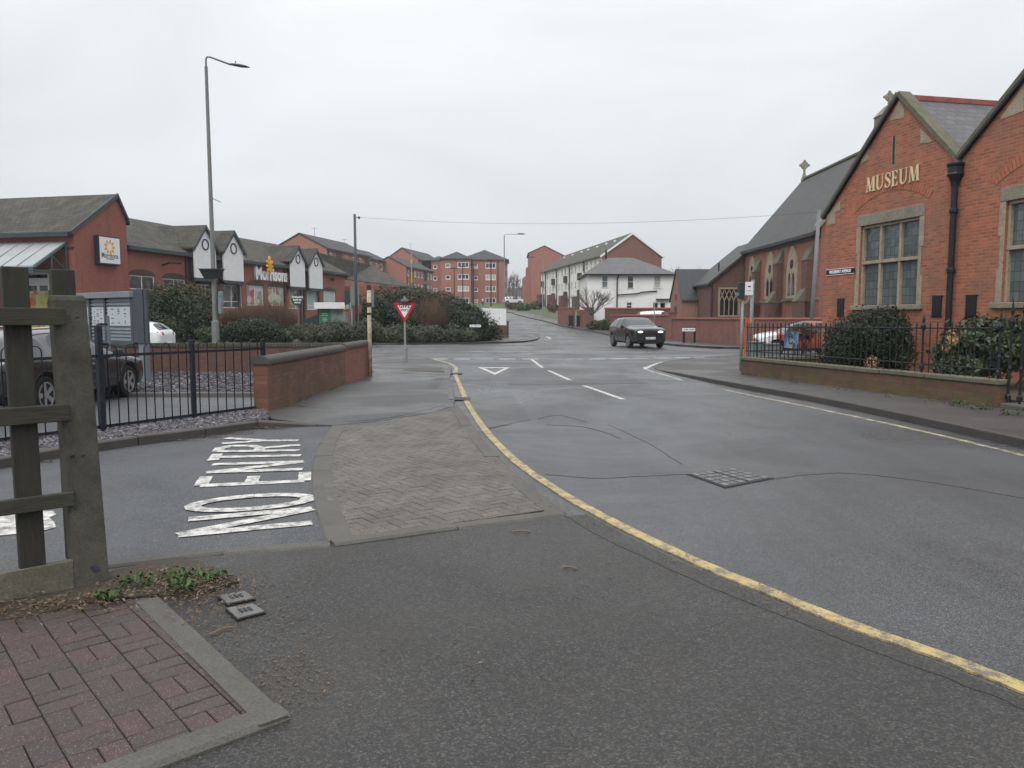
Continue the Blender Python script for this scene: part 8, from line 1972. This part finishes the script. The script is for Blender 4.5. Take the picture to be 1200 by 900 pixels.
for i, (u, v, ru, rv, Y, lb) in enumerate(((613, 360.5, 8, 4.5, 122, 'brownish low bush on the verge, the larger of the two nearest the distant white car'), (601, 358.5, 6, 3, 128, 'brownish low bush on the verge directly below the distant white car'), (629, 358, 8, 4, 128, 'brownish low bush on the verge at the foot of the tall brick block'), (648, 360, 6, 4, 112, 'brownish low bush on the verge beside the white terrace'))):
    shrub('verge_bush', lb, 'bush', [bl(u, v, ru, rv, Y)], 700, .2, 'tan' if i % 2 else 'leaf_mid', 30+i, z0=zt(Y), group='low bushes on the verge', stems=4)
def bare_tree(name, label, x, y, z0, h, seed, spread=.55, depth=5, trunk=.12, fork=.25, r=.1, mat='twig', group=None, pollard=False, nb=3):
    rr = random.Random(seed); t = T(name, label, 'tree', (x, y, z0), group=group); mb = MB(); tb = MB(); top = Vector((x, y, z0+h*fork))
    tb.tube([(x, y, z0-.2), (x+rr.uniform(-.1, .1), y, z0+h*fork*.5), top], [r*1.3, r, r*.8], 8); tb.build('trunk', M['bark'], t, smooth=True)
    def grow(p, d, L_, rad, k):
        e = p+d*L_; m_ = p.lerp(e, .5)+Vector((rr.uniform(-.06, .06), rr.uniform(-.06, .06), rr.uniform(0, .06)))*L_
        mb.tube([p, m_, e], [rad, rad*.8, rad*.55], 4 if k > 2 else 3, cap=False)
        if k == 0: return
        for i in range(nb if k > 1 else nb+1):
            dd = (d+Vector((rr.uniform(-1, 1), rr.uniform(-1, 1), rr.uniform(-.3, .7)))*spread).normalized(); s = p.lerp(e, rr.uniform(.45, 1.0))
            grow(s, dd, L_*rr.uniform(.55, .82), rad*.55, k-1)
    n0 = 11 if pollard else 4
    for i in range(n0):
        a = 2*PI*i/n0+rr.uniform(-.3, .3); el = rr.uniform(.35, 1.2); d = Vector((math.cos(a)*math.cos(el), math.sin(a)*math.cos(el), math.sin(el))); grow(top, d, h*(1-fork)*(.40 if pollard else .38), r*(.42 if pollard else .6), depth)
    mb.build('crown', M[mat], t, fix=False); return t
p = W(693, 375, 71.5); bare_tree('bare_tree', 'bare round-headed tree in front of the white house', p.x, 71.5, zt(71.5), W(0, 331, 71.5).z-zt(71.5), 3, .42, 4, fork=.30, r=.13, pollard=True, nb=3)
far_specs = [(806, 128, 302, 'bare tree behind the outbuilding roof'), (796, 135, 308, 'smaller bare tree between the white house and the outbuilding'), (822, 140, 309, 'bare tree just right of the bare tree behind the outbuilding')]
for i, (u, Y, vt_, lb) in enumerate(far_specs):
    q = W(u, vt_, Y); bare_tree('bare_tree', lb, q.x, Y, zt(Y), q.z-zt(Y), 40+i, .6, 4, r=.22, group='far bare trees')
for i, (u, Y, vt_, lb) in enumerate(((597, 240, 318, 'faint bare tree left in the gap between the brick blocks'), (605, 235, 316, 'faint tallest bare tree in the gap between the brick blocks'), (612, 246, 321, 'faint bare tree right in the gap against the tall brick block'), (601, 228, 326, 'lower faint bare tree in front in the gap between the brick blocks'))):
    q = W(u, vt_, Y); bare_tree('bare_tree', lb, q.x, Y, zt(Y), q.z-zt(Y), 50+i, .6, 4, r=.3, group='faint far trees')
# distant house in the gap
q = W(605, 345, 250); dh = T('distant_house', 'tiny distant house with white wall in the gap between the brick blocks', 'house', (q.x, 250, zt(250))); mb = MB(); x0, x1, z1 = q.x-4, q.x+5, q.z-.4; mb.box(x0, x1, 250, 258, zt(250)-1, z1); mb.build('wall', M['render'], dh); mb = MB(); mb.extrude([(x0-.3, 249.6, z1), (x0-.3, 258.4, z1), (x0-.3, 254, z1+2.6)], (x1-x0+.6, 0, 0)); mb.build('roof', M['flat_tile'], dh)
# ------------------------------------------------------------------ a distant pedestrian
def person(label, x, y, z, rz):
    t = T('person', label, 'person', (x, y, z), rz=rz)
    J = [(0, 0, .98), (0, 0, 1.2), (0, 0, 1.42), (0, 0, 1.52), (0, .02, 1.66), (.09, 0, .92), (.1, .06, .5), (.1, .02, .07), (.1, .16, .03), (-.09, 0, .92), (-.1, -.10, .5), (-.1, -.2, .08), (-.1, -.06, .03), (.19, 0, 1.4), (.25, -.04, 1.14), (.24, .08, .9), (-.19, 0, 1.4), (-.25, .05, 1.14), (-.24, .16, .92)]
    E = [(0, 1), (1, 2), (2, 3), (3, 4), (0, 5), (5, 6), (6, 7), (7, 8), (0, 9), (9, 10), (10, 11), (11, 12), (2, 13), (13, 14), (14, 15), (2, 16), (16, 17), (17, 18)]
    R = [.14, .14, .15, .055, .1, .09, .065, .045, .035, .09, .065, .045, .035, .065, .05, .04, .065, .05, .04]
    me = bpy.data.meshes.new('person_body'); me.from_pydata(J, E, []); o = bpy.data.objects.new('person_body', me); COL.objects.link(o)
    o.modifiers.new('k', 'SKIN'); s = o.modifiers.new('s', 'SUBSURF'); s.levels = s.render_levels = 1
    for i, r in enumerate(R): me.skin_vertices[0].data[i].radius = (r, r*.85)
    me.skin_vertices[0].data[0].use_root = True
    em = evalmesh(o); bpy.data.objects.remove(o)
    em.materials.clear(); [em.materials.append(M[k]) for k in ('clothw', 'clothd', 'skin')]
    for p in em.polygons: c = p.center; p.material_index = 2 if c.z > 1.5 or (abs(c.x) > .2 and c.z < .97 and c.z > .8) else (1 if c.z < .98 else 0)
    em.polygons.foreach_set('use_smooth', [True]*len(em.polygons)); b = link('body', em, t)
    mb = MB(); mb.lathe((0, .0, 1.66), [(.102, .0), (.108, .04), (.085, .1), (.03, .125)], 10); h = mb.build('hair', M['clothd'], None, smooth=True); h.parent = t
person('distant person in a pale top and dark trousers walking before the brick apartments', W(565.5, 352, 150).x, 150, zt(150)+.0, 2.0)
# ------------------------------------------------------------------ sky, sun, camera
w = bpy.data.worlds.new('World'); SC.world = w; w.use_nodes = True; nt = w.node_tree; bg = nt.nodes['Background']
sky = nt.nodes.new('ShaderNodeTexSky'); sky.sky_type = 'NISHITA'; sky.sun_disc = False; sky.sun_elevation = math.radians(52); sky.sun_rotation = math.radians(200); sky.air_density = 1.5; sky.dust_density = 6
hs_ = nt.nodes.new('ShaderNodeHueSaturation'); hs_.inputs['Saturation'].default_value = .12; L(nt, sky.outputs[0], hs_.inputs['Color'])
tc = nt.nodes.new('ShaderNodeTexCoord'); sx = nt.nodes.new('ShaderNodeSeparateXYZ'); L(nt, tc.outputs['Generated'], sx.inputs[0])
cg = ramp(nt, sx.outputs[2], [(0, (.535, .565, .595)), (.10, (.60, .63, .655)), (.34, (.73, .755, .78)), (.62, (1.1, 1.12, 1.15)), (1.0, (1.6, 1.62, 1.65))])
mp = nt.nodes.new('ShaderNodeMapping'); mp.inputs['Scale'].default_value = (1.2, 1.2, 3.2); L(nt, tc.outputs['Generated'], mp.inputs['Vector'])
cn = noise(nt, mp.outputs[0], 1.7, 5, .5, .6); cl = ramp(nt, cn, [(.28, .90), (.72, 1.10)])
cm = mix(nt, 1, cg, cl, 'MULTIPLY'); sc10 = nt.nodes.new('ShaderNodeVectorMath'); sc10.operation = 'SCALE'; sc10.inputs['Scale'].default_value = 10; L(nt, cm, sc10.inputs[0])
L(nt, mix(nt, .12, sc10.outputs[0], hs_.outputs['Color']), bg.inputs['Color']); bg.inputs['Strength'].default_value = .1
sd = bpy.data.lights.new('sun', 'SUN'); sd.energy = 1.0; sd.angle = math.radians(35); sd.color = (1, .97, .93); so = bpy.data.objects.new('sun', sd); COL.objects.link(so); so.rotation_euler = (math.radians(38), 0, math.radians(-20)); so['kind'] = 'structure'
cam = bpy.data.cameras.new('camera'); cam.sensor_width = 36; cam.lens = FPX/1200*36; cam.clip_end = 4000; cam.clip_start = .05; co = bpy.data.objects.new('camera', cam); COL.objects.link(co)
co.location = (0, 0, EYE); co.rotation_euler = (PI/2-TH, 0, 0); SC.camera = co
SC.view_settings.view_transform = 'Standard'; SC.view_settings.look = 'None'; SC.view_settings.exposure = .42; SC.view_settings.gamma = 1
SC.render.resolution_x = 1024; SC.render.resolution_y = 768

hz = MB(); hz.box(-420, 420, -25, 330, -1.1, 46); ho = hz.build('haze', bpy.data.materials.new('thin_grey_haze')); hm = ho.data.materials[0]; hm.use_nodes = True; hn = hm.node_tree
hn.nodes.remove(hn.nodes['Principled BSDF']); pv = hn.nodes.new('ShaderNodeVolumePrincipled'); pv.inputs['Color'].default_value = (.86, .88, .90, 1); pv.inputs['Density'].default_value = .0005
hn.links.new(pv.outputs[0], hn.nodes['Material Output'].inputs['Volume']); ho['kind'] = 'stuff'; ho['label'] = 'thin grey winter haze over the far end of the street'
